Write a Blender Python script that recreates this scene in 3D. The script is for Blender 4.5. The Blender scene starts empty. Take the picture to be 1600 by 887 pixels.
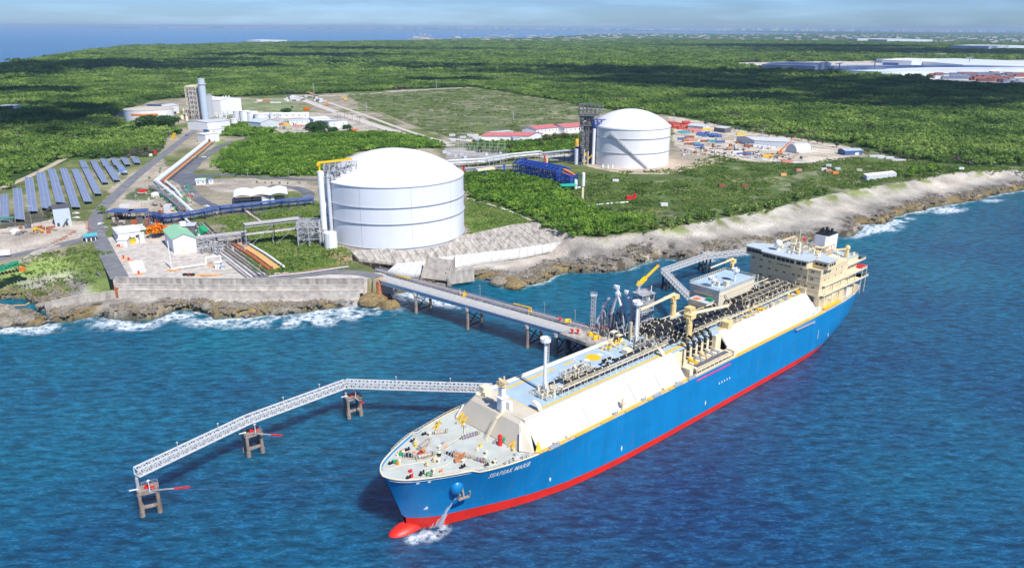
EXPO=0.30; HAZE=3.4e-5
import bpy, math, random
import numpy as np
from mathutils import Vector, Matrix
random.seed(7)
C = bpy.context.scene.collection
PI = math.pi
# ---------------------------------------------------------------- survey frame
W_, H_, FL = 1600, 887, 1190.0
CAMH = 150.0
PITCH = math.atan(401.5/FL); ROLL = math.radians(-0.27)
cp, sp = math.cos(PITCH), math.sin(PITCH); cr, sr = math.cos(ROLL), math.sin(ROLL)
Z0 = 14.0                                   # level of the plateau above the sea
def at(u, v, z=Z0):                         # surveyed map point on a level z
    a = (u-800)/FL; b = (v-443.5)/FL
    a, b = a*cr+b*sr, -a*sr+b*cr
    F = cp-b*sp; D = sp+b*cp; t = (CAMH-z)/D
    return (a*t, F*t)
def A(u, v, z=Z0):
    x, y = at(u, v, z); return Vector((x, y, z))
# ---------------------------------------------------------------- materials
MATS = {}
def mat(name, col, rough=.6, metal=0., var=.15, scale=.6, bump=0., bscale=4., spec=.5, stain=None, stamt=.4, stscale=.15, stretch=None):
    if name in MATS: return MATS[name]
    m = bpy.data.materials.new(name); m.use_nodes = True
    nt = m.node_tree; b = nt.nodes['Principled BSDF']
    b.inputs['Roughness'].default_value = rough; b.inputs['Metallic'].default_value = metal
    b.inputs['Specular IOR Level'].default_value = spec
    N = nt.nodes.new; L = nt.links.new
    tc = N('ShaderNodeNewGeometry'); src = tc.outputs['Position']
    if stretch:
        mp = N('ShaderNodeMapping'); L(src, mp.inputs['Vector']); mp.inputs['Scale'].default_value = stretch; src = mp.outputs['Vector']
    n = N('ShaderNodeTexNoise'); L(src, n.inputs['Vector']); n.inputs['Scale'].default_value = scale; n.inputs['Detail'].default_value = 5
    mr = N('ShaderNodeMapRange'); L(n.outputs['Fac'], mr.inputs['Value'])
    mr.inputs['From Min'].default_value = .3; mr.inputs['From Max'].default_value = .7
    mr.inputs['To Min'].default_value = 1-var; mr.inputs['To Max'].default_value = 1+var
    mx = N('ShaderNodeMix'); mx.data_type = 'RGBA'; mx.blend_type = 'MULTIPLY'; mx.inputs['Factor'].default_value = 1
    mx.inputs['A'].default_value = (*col, 1); L(mr.outputs['Result'], mx.inputs['B'])
    out = mx.outputs['Result']
    if stain:
        n2 = N('ShaderNodeTexNoise'); L(src, n2.inputs['Vector']); n2.inputs['Scale'].default_value = stscale; n2.inputs['Detail'].default_value = 6
        r2 = N('ShaderNodeMapRange'); L(n2.outputs['Fac'], r2.inputs['Value']); r2.inputs['From Min'].default_value = .48; r2.inputs['From Max'].default_value = .72
        r2.inputs['To Max'].default_value = stamt
        m2 = N('ShaderNodeMix'); m2.data_type = 'RGBA'; L(r2.outputs['Result'], m2.inputs['Factor']); L(out, m2.inputs['A']); m2.inputs['B'].default_value = (*stain, 1)
        out = m2.outputs['Result']
    L(out, b.inputs['Base Color'])
    if bump:
        n3 = N('ShaderNodeTexNoise'); L(src, n3.inputs['Vector']); n3.inputs['Scale'].default_value = bscale; n3.inputs['Detail'].default_value = 4
        bp = N('ShaderNodeBump'); bp.inputs['Strength'].default_value = bump; L(n3.outputs['Fac'], bp.inputs['Height']); L(bp.outputs['Normal'], b.inputs['Normal'])
    MATS[name] = m; return m
M_white = mat('white_paint', (.80,.80,.78), .45, var=.05)
M_galv = mat('galvanised_steel', (.50,.51,.52), .5, .3, var=.2, scale=1.5)
M_dsteel = mat('dark_steel', (.16,.16,.17), .6, .3, var=.25)
M_black = mat('black_insulation', (.015,.016,.018), .5, var=.3)
M_dark = mat('dark_glass', (.02,.025,.03), .15)
M_beige = mat('beige_paint', (.74,.58,.34), .5, var=.08, stain=(.5,.34,.16), stamt=.25)
M_cream = mat('cream_paint', (.80,.70,.48), .5, var=.06)
M_yellow = mat('yellow_paint', (.85,.50,.01), .5, var=.1)
M_red = mat('red_paint', (.62,.02,.02), .5, var=.15)
M_orange = mat('orange_paint', (.8,.22,.03), .5, var=.15)
M_blue = mat('blue_paint', (.02,.08,.42), .5, var=.15)
M_green = mat('green_paint', (.02,.30,.14), .5, var=.15)
M_conc = mat('pale_concrete', (.53,.485,.42), .9, var=.2, scale=.4, bump=.2, stain=(.2,.18,.15), stamt=.5, stscale=.25)
M_concd = mat('grey_concrete', (.42,.385,.33), .9, var=.3, scale=.5, bump=.3, stain=(.13,.115,.10), stamt=.75, stscale=.3, stretch=(1,.35,.3))
M_asph = mat('asphalt', (.17,.175,.185), .9, var=.18, scale=.2, stain=(.30,.28,.25), stamt=.5, stscale=.08)
M_asphd = mat('dark_asphalt', (.12,.13,.15), .9, var=.2, scale=.15, stain=(.3,.28,.25), stamt=.5, stscale=.05)
M_pave = mat('pale_road', (.55,.51,.45), .9, var=.15, scale=.2, stain=(.3,.27,.22), stamt=.3, stscale=.1)
M_dirt = mat('dirt_track', (.46,.39,.29), .95, var=.2, scale=.2)
M_rust = mat('rusty_steel', (.36,.10,.035), .8, var=.35, scale=1.2)
M_ochre = mat('ochre_cover', (.72,.38,.14), .8, var=.15, scale=.8)
M_lgrey = mat('light_grey_cladding', (.55,.58,.61), .5, var=.08)
M_roofg = mat('pale_green_roof', (.30,.58,.34), .5, var=.12, stretch=(3,.3,1))
M_roofr = mat('faded_red_roof', (.50,.16,.16), .6, var=.15)
M_brown = mat('brown_bark', (.14,.10,.07), .9, var=.3, scale=3)
M_tyre = mat('black_rubber', (.02,.02,.02), .8)
# ---------------------------------------------------------------- mesh builder
class MB:
    def __init__(s): s.v = []; s.f = []
    def add(s, vs, fs):
        o = len(s.v); s.v += [tuple(p) for p in vs]; s.f += [tuple(i+o for i in f) for f in fs]; return s
    def box(s, c, d, rz=0, rot=None):
        R = rot if rot is not None else Matrix.Rotation(rz, 3, 'Z'); c = Vector(c)
        vs = [c + R @ Vector((x*d[0]/2, y*d[1]/2, z*d[2]/2)) for x in (-1,1) for y in (-1,1) for z in (-1,1)]
        return s.add(vs, [(0,1,3,2),(4,6,7,5),(0,4,5,1),(2,3,7,6),(0,2,6,4),(1,5,7,3)])
    def bx(s, x0, x1, y0, y1, z0, z1): return s.box(((x0+x1)/2,(y0+y1)/2,(z0+z1)/2), (abs(x1-x0),abs(y1-y0),abs(z1-z0)))
    def tube(s, p, q, r, n=6, r2=None, cap=True):
        p, q = Vector(p), Vector(q); d = q-p
        if d.length < 1e-6: return s
        u = d.normalized().orthogonal().normalized(); w = d.normalized().cross(u); r2 = r if r2 is None else r2
        vs = []
        for pt, rr in ((p, r), (q, r2)):
            for i in range(n):
                a = 2*PI*i/n; vs.append(pt + (u*math.cos(a)+w*math.sin(a))*rr)
        fs = [(i, (i+1) % n, n+(i+1) % n, n+i) for i in range(n)]
        if cap: fs += [tuple(range(n))[::-1], tuple(range(n, 2*n))]
        return s.add(vs, fs)
    def path(s, pts, r, n=6):
        for a, b in zip(pts[:-1], pts[1:]): s.tube(a, b, r, n)
        return s
    def beam(s, p, q, w, h=None):            # rectangular bar from p to q
        p, q = Vector(p), Vector(q); d = q-p; h = h or w
        if d.length < 1e-6: return s
        x = d.normalized(); up = Vector((0,0,1)) if abs(x.z) < .95 else Vector((0,1,0))
        y = up.cross(x).normalized(); z = x.cross(y)
        vs = [pt + y*a*w/2 + z*b*h/2 for pt in (p, q) for a, b in ((-1,-1),(1,-1),(1,1),(-1,1))]
        return s.add(vs, [(0,3,2,1),(4,5,6,7),(0,1,5,4),(1,2,6,5),(2,3,7,6),(3,0,4,7)])
    def prism(s, poly, z0, z1, top=True):
        n = len(poly)
        def zz(z, i): return z[i] if isinstance(z, (list, tuple)) else z
        vs = [(p[0], p[1], zz(z0, i)) for i, p in enumerate(poly)] + [(p[0], p[1], zz(z1, i)) for i, p in enumerate(poly)]
        fs = [(i, (i+1) % n, n+(i+1) % n, n+i) for i in range(n)]
        if top: fs += [tuple(range(n, 2*n)), tuple(range(n))[::-1]]
        return s.add(vs, fs)
    def lathe(s, c, prof, n=24, a0=0, a1=2*PI, cap=False):
        c = Vector(c); full = abs(a1-a0-2*PI) < 1e-6; m = n if full else n+1
        vs = [c + Vector((r*math.cos(a0+(a1-a0)*i/n), r*math.sin(a0+(a1-a0)*i/n), z)) for r, z in prof for i in range(m)]
        fs = []
        for k in range(len(prof)-1):
            for i in range(n):
                j = (i+1) % m
                fs.append((k*m+i, k*m+j, (k+1)*m+j, (k+1)*m+i))
        if cap: fs.append(tuple(range((len(prof)-1)*m, len(prof)*m)))
        return s.add(vs, fs)
    def sphere(s, c, r, n=12, sz=1.):
        return s.lathe(c, [(max(r*math.sin(PI*k/(n//2)), .001), -r*sz*math.cos(PI*k/(n//2))) for k in range(n//2+1)], n)
    def rail(s, pts, h=1.1, step=2., w=.06, mid=True, closed=False):
        pts = [Vector(p) for p in pts]; 
        if closed: pts = pts+[pts[0]]
        for a, b in zip(pts[:-1], pts[1:]):
            L = (b-a).length; k = max(1, int(L/step)); up = Vector((0,0,h))
            s.beam(a+up, b+up, w)
            if mid: s.beam(a+up*.5, b+up*.5, w*.7)
            for i in range(k+1):
                p = a.lerp(b, i/k); s.beam(p, p+up, w)
        return s
    def truss(s, a, b, w, h, cell, t=.15, top=True):   # box girder of bars from a to b (bottom centre line)
        a, b = Vector(a), Vector(b); d = (b-a); L = d.length; x = d.normalized(); y = Vector((0,0,1)).cross(x).normalized(); k = max(1, round(L/cell))
        z = Vector((0,0,h))
        for sgn in (-1,1):
            o = y*sgn*w/2
            s.beam(a+o, b+o, t); s.beam(a+o+z, b+o+z, t)
            for i in range(k+1):
                p = a+x*L*i/k+o; s.beam(p, p+z, t*.7)
                if i < k:
                    q = a+x*L*(i+1)/k+o
                    s.beam(p if i % 2 else p+z, q+z if i % 2 else q, t*.6)
        for i in range(k+1):
            p = a+x*L*i/k; s.beam(p-y*w/2, p+y*w/2, t*.6)
            if top: s.beam(p-y*w/2+z, p+y*w/2+z, t*.6)
        return s
    def frame(s, x0, x1, y0, y1, zs, nx, ny, t=.3, brace=True, rnd=None):  # steel frame on a grid
        X = [x0+(x1-x0)*i/nx for i in range(nx+1)]; Y = [y0+(y1-y0)*i/ny for i in range(ny+1)]
        for x in X:
            for y in Y: s.beam((x,y,zs[0]), (x,y,zs[-1]), t)
        for z in zs[1:]:
            for x in X: s.beam((x,y0,z), (x,y1,z), t*.8)
            for y in Y: s.beam((x0,y,z), (x1,y,z), t*.8)
        if brace:
            for za, zb in zip(zs[:-1], zs[1:]):
                for i in range(0, nx, 2):
                    for y in (y0, y1): s.beam((X[i],y,za), (X[i+1],y,zb), t*.5)
                for y_ in range(0, ny, 2):
                    for x in (x0, x1): s.beam((x,Y[y_],za), (x,Y[y_+1],zb), t*.5)
        return s
    def xf(s, loc, rz=0, k=None):            # move everything so far (from index k)
        c_, s_ = math.cos(rz), math.sin(rz)
        s.v = [(loc[0]+c_*x-s_*y, loc[1]+s_*x+c_*y, loc[2]+z) for x, y, z in s.v]; return s
    def build(s, name, m, parent=None, smooth=False, off=None):
        me = bpy.data.meshes.new(name)
        vs = s.v
        if off is not None: vs = [(x-off[0], y-off[1], z-off[2]) for x, y, z in vs]
        me.from_pydata(vs, [], s.f); me.update()
        if m: me.materials.append(m)
        if smooth:
            me.polygons.foreach_set('use_smooth', [True]*len(me.polygons))
            try: me.set_sharp_from_angle(angle=math.radians(40))
            except Exception: pass
        o = bpy.data.objects.new(name, me); C.objects.link(o)
        if off is not None and parent is None: o.location = off
        if parent: o.parent = parent
        return o
def tag(o, label=None, cat=None, group=None, kind=None):
    if label: o['label'] = label
    if cat: o['category'] = cat
    if group: o['group'] = group
    if kind: o['kind'] = kind
    return o
def thing(name, label, cat, loc=(0,0,0), rz=0, group=None):
    o = bpy.data.objects.new(name, None); C.objects.link(o); o.location = loc; o.rotation_euler = (0,0,rz)
    o.empty_display_size = 1
    return tag(o, label, cat, group)
def kids(o): return [c for c in list(bpy.data.objects) if c.parent == o]
def dup(root, loc, rz=0, label=None, group=None, sc=None, ch=None):
    r = root.copy(); C.objects.link(r); r.location = loc; r.rotation_euler = (0,0,rz)
    if sc is not None: r.scale = (sc,sc,sc) if not isinstance(sc, tuple) else sc
    if label: r['label'] = label
    if group: r['group'] = group
    for c in (ch if ch is not None else root.children_recursive):
        pass
    def rec(src, dst):
        for c in src.children:
            k = c.copy(); C.objects.link(k); k.parent = dst; rec(c, k)
    rec(root, r)
    return r
def struct(o): o['kind'] = 'structure'; return o
# ---------------------------------------------------------------- numpy noise and polygons
rng = np.random.default_rng(5)
_T = rng.random((256, 256)).astype(np.float32)
def vnoise(x, y):
    xi = np.floor(x).astype(np.int64); yi = np.floor(y).astype(np.int64); fx = x-xi; fy = y-yi
    fx = fx*fx*(3-2*fx); fy = fy*fy*(3-2*fy)
    a = _T[xi & 255, yi & 255]; b = _T[(xi+1) & 255, yi & 255]; c = _T[xi & 255, (yi+1) & 255]; d = _T[(xi+1) & 255, (yi+1) & 255]
    return (a*(1-fx)+b*fx)*(1-fy)+(c*(1-fx)+d*fx)*fy
def fbm(x, y, sc, oct=4, seed=0):
    r = 0; am = .5; tot = 0
    for k in range(oct):
        r = r+am*vnoise(x/sc+17.3*k+seed*31.7, y/sc-9.1*k+seed*11.3); tot += am; am *= .5; sc = sc*.5
    return r/tot
def dist_poly(x, y, P):                      # distance to an open polyline, and the parameter along it
    best = np.full(x.shape, 1e18); 
    for (ax, ay), (bx, by) in zip(P[:-1], P[1:]):
        dx, dy = bx-ax, by-ay; L2 = dx*dx+dy*dy+1e-9
        t = np.clip(((x-ax)*dx+(y-ay)*dy)/L2, 0, 1)
        best = np.minimum(best, (x-ax-t*dx)**2+(y-ay-t*dy)**2)
    return np.sqrt(best)
def inside(x, y, P):
    r = np.zeros(x.shape, bool); n = len(P)
    for i in range(n):
        ax, ay = P[i]; bx, by = P[(i+1) % n]
        if ay == by: continue
        c = ((ay > y) != (by > y)) & (x < (bx-ax)*(y-ay)/(by-ay)+ax); r ^= c
    return r
def pp(pts, z=Z0): return [at(u, v, z) for u, v in pts]
# ================================================================ WORLD, SUN, CAMERA
scene = bpy.context.scene
cam = bpy.data.cameras.new('camera'); co = bpy.data.objects.new('camera', cam); C.objects.link(co)
co.location = (0,0,CAMH); cam.sensor_width = 36; cam.lens = FL/1600*36; cam.clip_start = 5; cam.clip_end = 400000
co.rotation_euler = (Matrix.Rotation(PI/2-PITCH, 3, 'X') @ Matrix.Rotation(-ROLL, 3, 'Z')).to_euler()
scene.camera = co
SUN_EL = math.radians(50); SUN_AZ = (0.60, -0.80)                   # direction towards the sun on the ground
w = bpy.data.worlds.new("World"); scene.world = w; w.use_nodes = True
wn = w.node_tree; bg = wn.nodes['Background']; sky = wn.nodes.new('ShaderNodeTexSky'); sky.sky_type = 'NISHITA'; sky.sun_disc = False
sky.sun_elevation = SUN_EL; sky.sun_rotation = math.atan2(SUN_AZ[0], SUN_AZ[1]); sky.altitude = 150; sky.air_density = 1.0; sky.dust_density = .3; sky.ozone_density = 3.0
tn = wn.nodes.new('ShaderNodeMix'); tn.data_type = 'RGBA'; tn.blend_type = 'MULTIPLY'; tn.inputs['Factor'].default_value = 1; tn.inputs['B'].default_value = (.36,.54,.93,1)
ctc = wn.nodes.new('ShaderNodeTexCoord'); cmp_ = wn.nodes.new('ShaderNodeMapping'); cmp_.inputs['Scale'].default_value = (3,3,26); wn.links.new(ctc.outputs['Generated'], cmp_.inputs['Vector']); cno = wn.nodes.new('ShaderNodeTexNoise'); cno.inputs['Scale'].default_value = 2.2; cno.inputs['Detail'].default_value = 7; wn.links.new(cmp_.outputs['Vector'], cno.inputs['Vector'])
cmr = wn.nodes.new('ShaderNodeMapRange'); wn.links.new(cno.outputs['Fac'], cmr.inputs['Value']); cmr.inputs['From Min'].default_value = .45; cmr.inputs['From Max'].default_value = .75; cmr.inputs['To Min'].default_value = .92; cmr.inputs['To Max'].default_value = 1.22
cmx = wn.nodes.new('ShaderNodeMix'); cmx.data_type = 'RGBA'; cmx.blend_type = 'MULTIPLY'; cmx.inputs['Factor'].default_value = 1; wn.links.new(sky.outputs['Color'], cmx.inputs['A']); wn.links.new(cmr.outputs['Result'], cmx.inputs['B'])
wn.links.new(cmx.outputs['Result'], tn.inputs['A']); wn.links.new(tn.outputs['Result'], bg.inputs['Color']); bg.inputs['Strength'].default_value = .12
sl = bpy.data.lights.new('sun', 'SUN'); so = bpy.data.objects.new('sun', sl); C.objects.link(so)
sl.energy = 4.8; sl.angle = math.radians(.53); sl.color = (1.0,.96,.90)
sd = Vector((SUN_AZ[0]*math.cos(SUN_EL), SUN_AZ[1]*math.cos(SUN_EL), math.sin(SUN_EL)))
so.rotation_euler = sd.to_track_quat('Z', 'Y').to_euler(); so.location = (300,-300,600)
vs = scene.view_settings; vs.view_transform = 'Standard'; vs.look = 'None'; vs.exposure = EXPO; vs.gamma = 1
scene.cycles.max_bounces = 5; scene.cycles.diffuse_bounces = 2; scene.cycles.glossy_bounces = 2; scene.cycles.transmission_bounces = 2; scene.cycles.volume_bounces = 0; scene.cycles.transparent_max_bounces = 24
scene.cycles.use_fast_gi = False
# ================================================================ TERRAIN
COAST = [(-2600,300)]+[at(u,v,0) for u,v in [(-330,470),(-60,474),(36,475),(62,479),(72,490),(73,500),(80,511),(110,510),(150,500),(190,506),(240,506),(262,496),(275,491),(300,489),(340,500),(400,500),(440,496),(470,491),(540,483),(605,479),(614,471),(604,462),(640,458),(690,444),(735,438),(765,440),(807,449),(835,444),(858,434),(876,427),(917,426),(952,422),(986,420),(1000,413),(1037,400),(1075,404),(1130,398),(1200,387),(1260,373),(1296,364),(1322,367),(1343,355),(1336,346),(1382,345),(1390,334),(1424,327),(1469,316),(1499,310),(1555,299),(1600,288),(1700,272)]]+[(4000,1300)]
ISLE = [at(u,v,0) for u,v in [(-80,496),(0,493),(28,494),(40,500),(66,503),(74,511),(60,517),(0,519),(-80,523)]]
LAND = COAST+[(90000,2500),(200000,200000)]+[(22000,200000)]+[at(u,v,8) for u,v in [(1300,48.5),(960,51.5),(800,60),(740,63),(640,67.5),(520,70.5),(430,72.5),(350,75),(250,79),(200,80),(120,90),(60,101),(0,111),(-120,136),(-300,170)]]+[(-2600,1200)]
CITY = [(-24000,43000),(-8000,40000),(9000,36000),(26000,33000),(60000,40000),(60000,200000),(-40000,200000)]
VEG = [(-2600,340)]+[at(u,v) for u,v in [(-300,432),(0,428),(60,412),(130,400),(165,408),(185,436),(560,436),(592,440),(602,433),(578,418),(548,407),(546,397),(600,394),(658,382),(730,370),(800,353),(850,347),(895,368),(940,372),(1000,362),(1100,343),(1200,323),(1300,298),(1400,280),(1500,262),(1600,256),(1800,240)]]+[(4000,1500)]
VIN = VEG+[(90000,4000),(200000,200000),(-200000,200000),(-2600,2000)]
def ground_z(x, y, detail=True):
    x = np.asarray(x, float); y = np.asarray(y, float)
    r = np.hypot(x, y)
    jx = (fbm(x, y, 14, 3, 1)-.5)*9; jy = (fbm(x, y, 14, 3, 2)-.5)*9
    near = r < 2200
    xx, yy = x+jx, y+jy
    land = inside(xx, yy, LAND); isle = inside(xx, yy, ISLE); city = inside(x, y, CITY)
    d1 = np.where(near, np.minimum(dist_poly(xx, yy, COAST), dist_poly(xx, yy, ISLE+[ISLE[0]])), 400.)
    d1 = np.where(land | isle | city, d1, -d1)
    vin = inside(x, y, VIN) & land | city
    dV = np.where(near, dist_poly(x, y, VEG), 100.)
    rr = np.clip(d1/(d1+dV+1e-6), 0, 1)
    r0 = np.interp(x, [-300,-245,-226,-75,-68,38,48], [.45,.4,.93,.93,.72,.66,.0])
    pw = np.interp(x, [38,60], [1.,1.35])
    t = np.clip((rr-r0)/(1-r0+1e-6), 0, 1)**pw
    hb = 2.6+1.6*fbm(x, y, 30, 2, 3)
    z = hb+(Z0-hb)*t
    z = np.where(isle & ~land, 2.2, z)
    rock = np.exp(-np.maximum(d1, 0)/14.)*np.where(vin, 0, 1)
    z = z+rock*(fbm(x, y, 7, 4, 4)-.45)*5.5 + np.where(vin, 0, .6)*(fbm(x, y, 9, 3, 5)-.5)*(1-t)
    z = np.where(vin, Z0, z)
    z = z*np.clip(d1/2.2, 0, 1)**.6
    z = np.where(d1 <= 0, np.maximum(-5, d1*.5), z)
    z = np.where((~near) & (land | city), Z0, z)
    return z, d1, rr, vin, dV, land | city | isle
# cleared ground, paler or grassier than the wood (survey points on the plateau)
CLEAR = pp([(-300,420),(-80,345),(0,303),(60,272),(108,257),(180,254),(240,250),(256,232),(262,214),(256,200),(180,200),(176,182),(214,170),(250,160),(300,157),(370,156),(420,153),(500,150),(540,147),(640,141),(735,137),(800,146),(870,157),(912,167),(1040,178),(1100,187),(1180,203),(1250,212),(1330,224),(1400,240),(1480,252),(1600,252),(1900,225),(2200,260),(1900,420),(1000,500),(600,600),(-300,600)])
W1 = pp([(337,268),(350,245),(372,228),(420,216),(520,213),(600,209),(655,218),(700,232),(640,234),(560,238),(535,250),(515,270),(505,277),(420,279),(360,277)])
W2 = pp([(345,217),(350,200),(400,196),(428,205),(424,217)])
W3 = pp([(728,276),(770,270),(800,272),(880,296),(905,318),(960,340),(1010,338),(1000,360),(930,369),(895,367),(842,345),(790,322),(730,308)])
W4 = pp([(730,226),(830,222),(905,212),(900,238),(780,240),(735,236)])
FIELD = pp([(535,150),(740,139),(800,147),(905,165),(900,200),(850,208),(720,217),(700,216),(580,176)])
SCRUB = pp([(905,318),(880,296),(840,280),(880,266),(940,268),(1060,262),(1110,240),(1180,250),(1260,252),(1330,240),(1400,243),(1500,252),(1620,252),(1700,262),(1500,262),(1400,280),(1300,298),(1200,323),(1100,343),(1000,362),(960,340)])
BANK = pp([(340,345),(500,318),(510,380),(545,392),(545,415),(440,432),(395,425),(380,390)])
BANK2 = pp([(728,308),(790,322),(842,347),(800,353),(735,368)])
YARD = pp([(1040,178),(1100,188),(1180,205),(1250,213),(1330,226),(1335,238),(1260,250),(1190,250),(1120,240),(1050,226),(1050,195)])
def shade(x, y, z, d1, rr, vin, dV, land):
    n1 = fbm(x, y, 60, 4, 6); n2 = fbm(x, y, 12, 3, 7); n3 = fbm(x, y, 300, 3, 8)
    def c(*a): return np.array(a)[None, :]
    def mixc(col, new, m): m = np.clip(m, 0, 1)[:, None]; return col*(1-m)+new*m
    def soft(P, wd=4.):
        xs = x+(n2-.5)*9; ys = y+(fbm(x, y, 12, 3, 9)-.5)*9
        return inside(xs, ys, P).astype(float)
    col = np.repeat(c(.05,.10,.02), len(x), 0)
    r = np.hypot(x, y)
    col = mixc(col, c(.075,.125,.035), (r > 7000)*np.clip((fbm(x, y, 2600, 4, 12)-.45)*5, 0, 1)*.8)
    cl = soft(CLEAR)
    col = mixc(col, c(.33,.29,.21), cl)
    col = mixc(col, c(.14,.17,.055), cl*np.clip((n1-.47)*9, 0, 1))
    col = mixc(col, c(.115,.15,.055), soft(FIELD)*(.95-.55*np.clip((fbm(x, y, 22, 4, 10)-.5)*9, 0, 1)))
    col = mixc(col, c(.095,.145,.04), soft(SCRUB)*(1-.45*np.clip((n2-.52)*7, 0, 1)))
    for P in (W1, W2, W3, W4): col = mixc(col, c(.07,.13,.025), soft(P))
    for P in (BANK, BANK2): col = mixc(col, c(.13,.21,.045), soft(P)*.95)
    col = mixc(col, c(.56,.49,.39), soft(YARD)*(.95-.5*np.clip((n2-.6)*8, 0, 1)))
    # gravel apron round the second tank, plant pads, grass strips
    for P, k in APRONS: col = mixc(col, np.array(k)[None, :], soft(P) if len(P) > 2 else 0)
    out = (~vin) & land & (r < 2300)
    sand = c(.48,.445,.375)*(.85+.3*n1[:, None])
    grey = c(.29,.27,.235)*(.7+.6*n2[:, None])
    yel = c(.23,.17,.07)*(.6+.8*n2[:, None])
    cc = sand*np.ones_like(col)
    cc = mixc(cc, c(.56,.47,.38), np.clip((fbm(x, y, 40, 3, 13)-.57)*8, 0, 1)*.4)
    cc = mixc(cc, c(.19,.22,.08), np.clip((n2-.5)*6, 0, 1)*np.clip((rr-.62)*4, 0, 1)*(x > 40))
    cc = mixc(cc, grey, np.clip((26+18*(n1-.5)-d1)/8, 0, 1))
    cc = mixc(cc, c(.075,.065,.055), np.clip((16-d1)/6, 0, 1)*np.clip((fbm(x, y, 5, 3, 14)-.52)*9, 0, 1))
    cc = mixc(cc, yel, np.clip((7+5*(n2-.5)-d1)/2.5, 0, 1)*np.clip((fbm(x, y, 45, 2, 15)-.35)*6, .25, 1))
    cc = mixc(cc, c(.05,.042,.035), np.clip((1.6-z)/.8, 0, 1))
    lb = (x < -226)
    cc = mixc(cc, c(.20,.27,.08)*(.75+.5*n2[:, None]), lb*np.clip((rr-.52)*6+(n2-.5), 0, 1))
    col = np.where(out[:, None], cc, col)
    col = np.where((~land)[:, None], c(.06,.09,.08), col)
    return np.clip(col*(.86+.28*n2[:, None]), 0, 1)
APRONS = [(pp([(925,245),(1055,240),(1085,250),(1150,238),(1155,243),(1090,258),(1060,270),(980,270),(930,262),(880,250)]), (.50,.40,.30)),
          (pp([(500,385),(560,405),(540,415),(505,405)]), (.36,.24,.15)),
          (pp([(170,290),(245,250),(290,290),(300,340),(240,350),(160,340)]), (.40,.35,.27)),
          (pp([(210,300),(260,300),(262,312),(230,318),(190,318)]), (.12,.17,.06)),
          (pp([(0,345),(60,335),(75,352),(40,362),(0,366)]), (.10,.10,.07)),
          (pp([(-80,365),(0,366),(80,350),(150,352),(140,372),(60,396),(0,410),(-80,415)]), (.48,.42,.34)),
          (pp([(375,160),(440,158),(500,182),(470,190),(380,178)]), (.22,.26,.12)),
          (pp([(380,178),(560,180),(590,205),(520,212),(430,214),(345,196)]), (.42,.38,.31)),
          (pp([(250,205),(270,200),(280,215),(262,222)]), (.22,.26,.12)),
          (pp([(170,272),(0,330),(0,345),(170,300),(230,262)]), (.24,.24,.12)),
          (pp([(305,285),(380,283),(480,288),(470,300),(330,305)]), (.42,.37,.30)),
          (pp([(340,222),(372,226),(350,243),(336,262),(325,262),(330,240)]), (.20,.25,.08)),
          (pp([(690,232),(760,232),(790,245),(780,252),(700,250)]), (.40,.38,.34))]
def polar_sheet(name, r_list, a0, a1, na):
    an = np.linspace(a0, a1, na); r = np.array(r_list); R_, A_ = np.meshgrid(r, an, indexing='ij')
    return (R_*np.sin(A_)).ravel(), (R_*np.cos(A_)).ravel(), len(r), na
def sheet_mesh(name, x, y, z, nr, na):
    me = bpy.data.meshes.new(name); n = len(x)
    me.vertices.add(n); me.vertices.foreach_set('co', np.stack([x, y, z], 1).ravel().astype(np.float32))
    i = (np.arange(nr-1)[:, None]*na+np.arange(na-1)[None, :]).ravel()
    q = np.stack([i, i+na, i+na+1, i+1], 1).ravel().astype(np.int32); m = len(q)//4
    me.loops.add(len(q)); me.loops.foreach_set('vertex_index', q)
    me.polygons.add(m); me.polygons.foreach_set('loop_start', np.arange(m, dtype=np.int32)*4); me.polygons.foreach_set('loop_total', np.full(m, 4, np.int32))
    me.polygons.foreach_set('use_smooth', np.ones(m, bool)); me.update(); me.validate()
    return me
def colattr(me, name, col):
    a = me.attributes.new(name, 'FLOAT_COLOR', 'POINT'); c = np.ones((len(me.vertices), 4), np.float32); c[:, :col.shape[1]] = col; a.data.foreach_set('color', c.ravel())
rl = [185.]
while rl[-1] < 1700: rl.append(rl[-1]*1.0042)
while rl[-1] < 9000: rl.append(rl[-1]*1.012)
while rl[-1] < 190000: rl.append(rl[-1]*1.05)
gx, gy, nr, na = polar_sheet('g', rl, math.radians(-52), math.radians(50), 800)
gz, d1, rr, vin, dV, land = ground_z(gx, gy)
gc = shade(gx, gy, gz, d1, rr, vin, dV, land)
me = sheet_mesh('ground', gx, gy, gz, nr, na); colattr(me, 'tint', gc)
m = bpy.data.materials.new('ground_soil'); m.use_nodes = True; nt = m.node_tree; b = nt.nodes['Principled BSDF']; N = nt.nodes.new; L = nt.links.new
at_ = N('ShaderNodeAttribute'); at_.attribute_name = 'tint'; ge = N('ShaderNodeNewGeometry')
n = N('ShaderNodeTexNoise'); n.inputs['Scale'].default_value = .9; n.inputs['Detail'].default_value = 6; n.inputs['Roughness'].default_value = .7; L(ge.outputs['Position'], n.inputs['Vector'])
mr = N('ShaderNodeMapRange'); L(n.outputs['Fac'], mr.inputs['Value']); mr.inputs['From Min'].default_value = .3; mr.inputs['From Max'].default_value = .7; mr.inputs['To Min'].default_value = .6; mr.inputs['To Max'].default_value = 1.4
mx = N('ShaderNodeMix'); mx.data_type = 'RGBA'; mx.blend_type = 'MULTIPLY'; mx.inputs['Factor'].default_value = 1; L(at_.outputs['Color'], mx.inputs['A']); L(mr.outputs['Result'], mx.inputs['B'])
n2 = N('ShaderNodeTexNoise'); n2.inputs['Scale'].default_value = .045; n2.inputs['Detail'].default_value = 5; L(ge.outputs['Position'], n2.inputs['Vector'])
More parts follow.
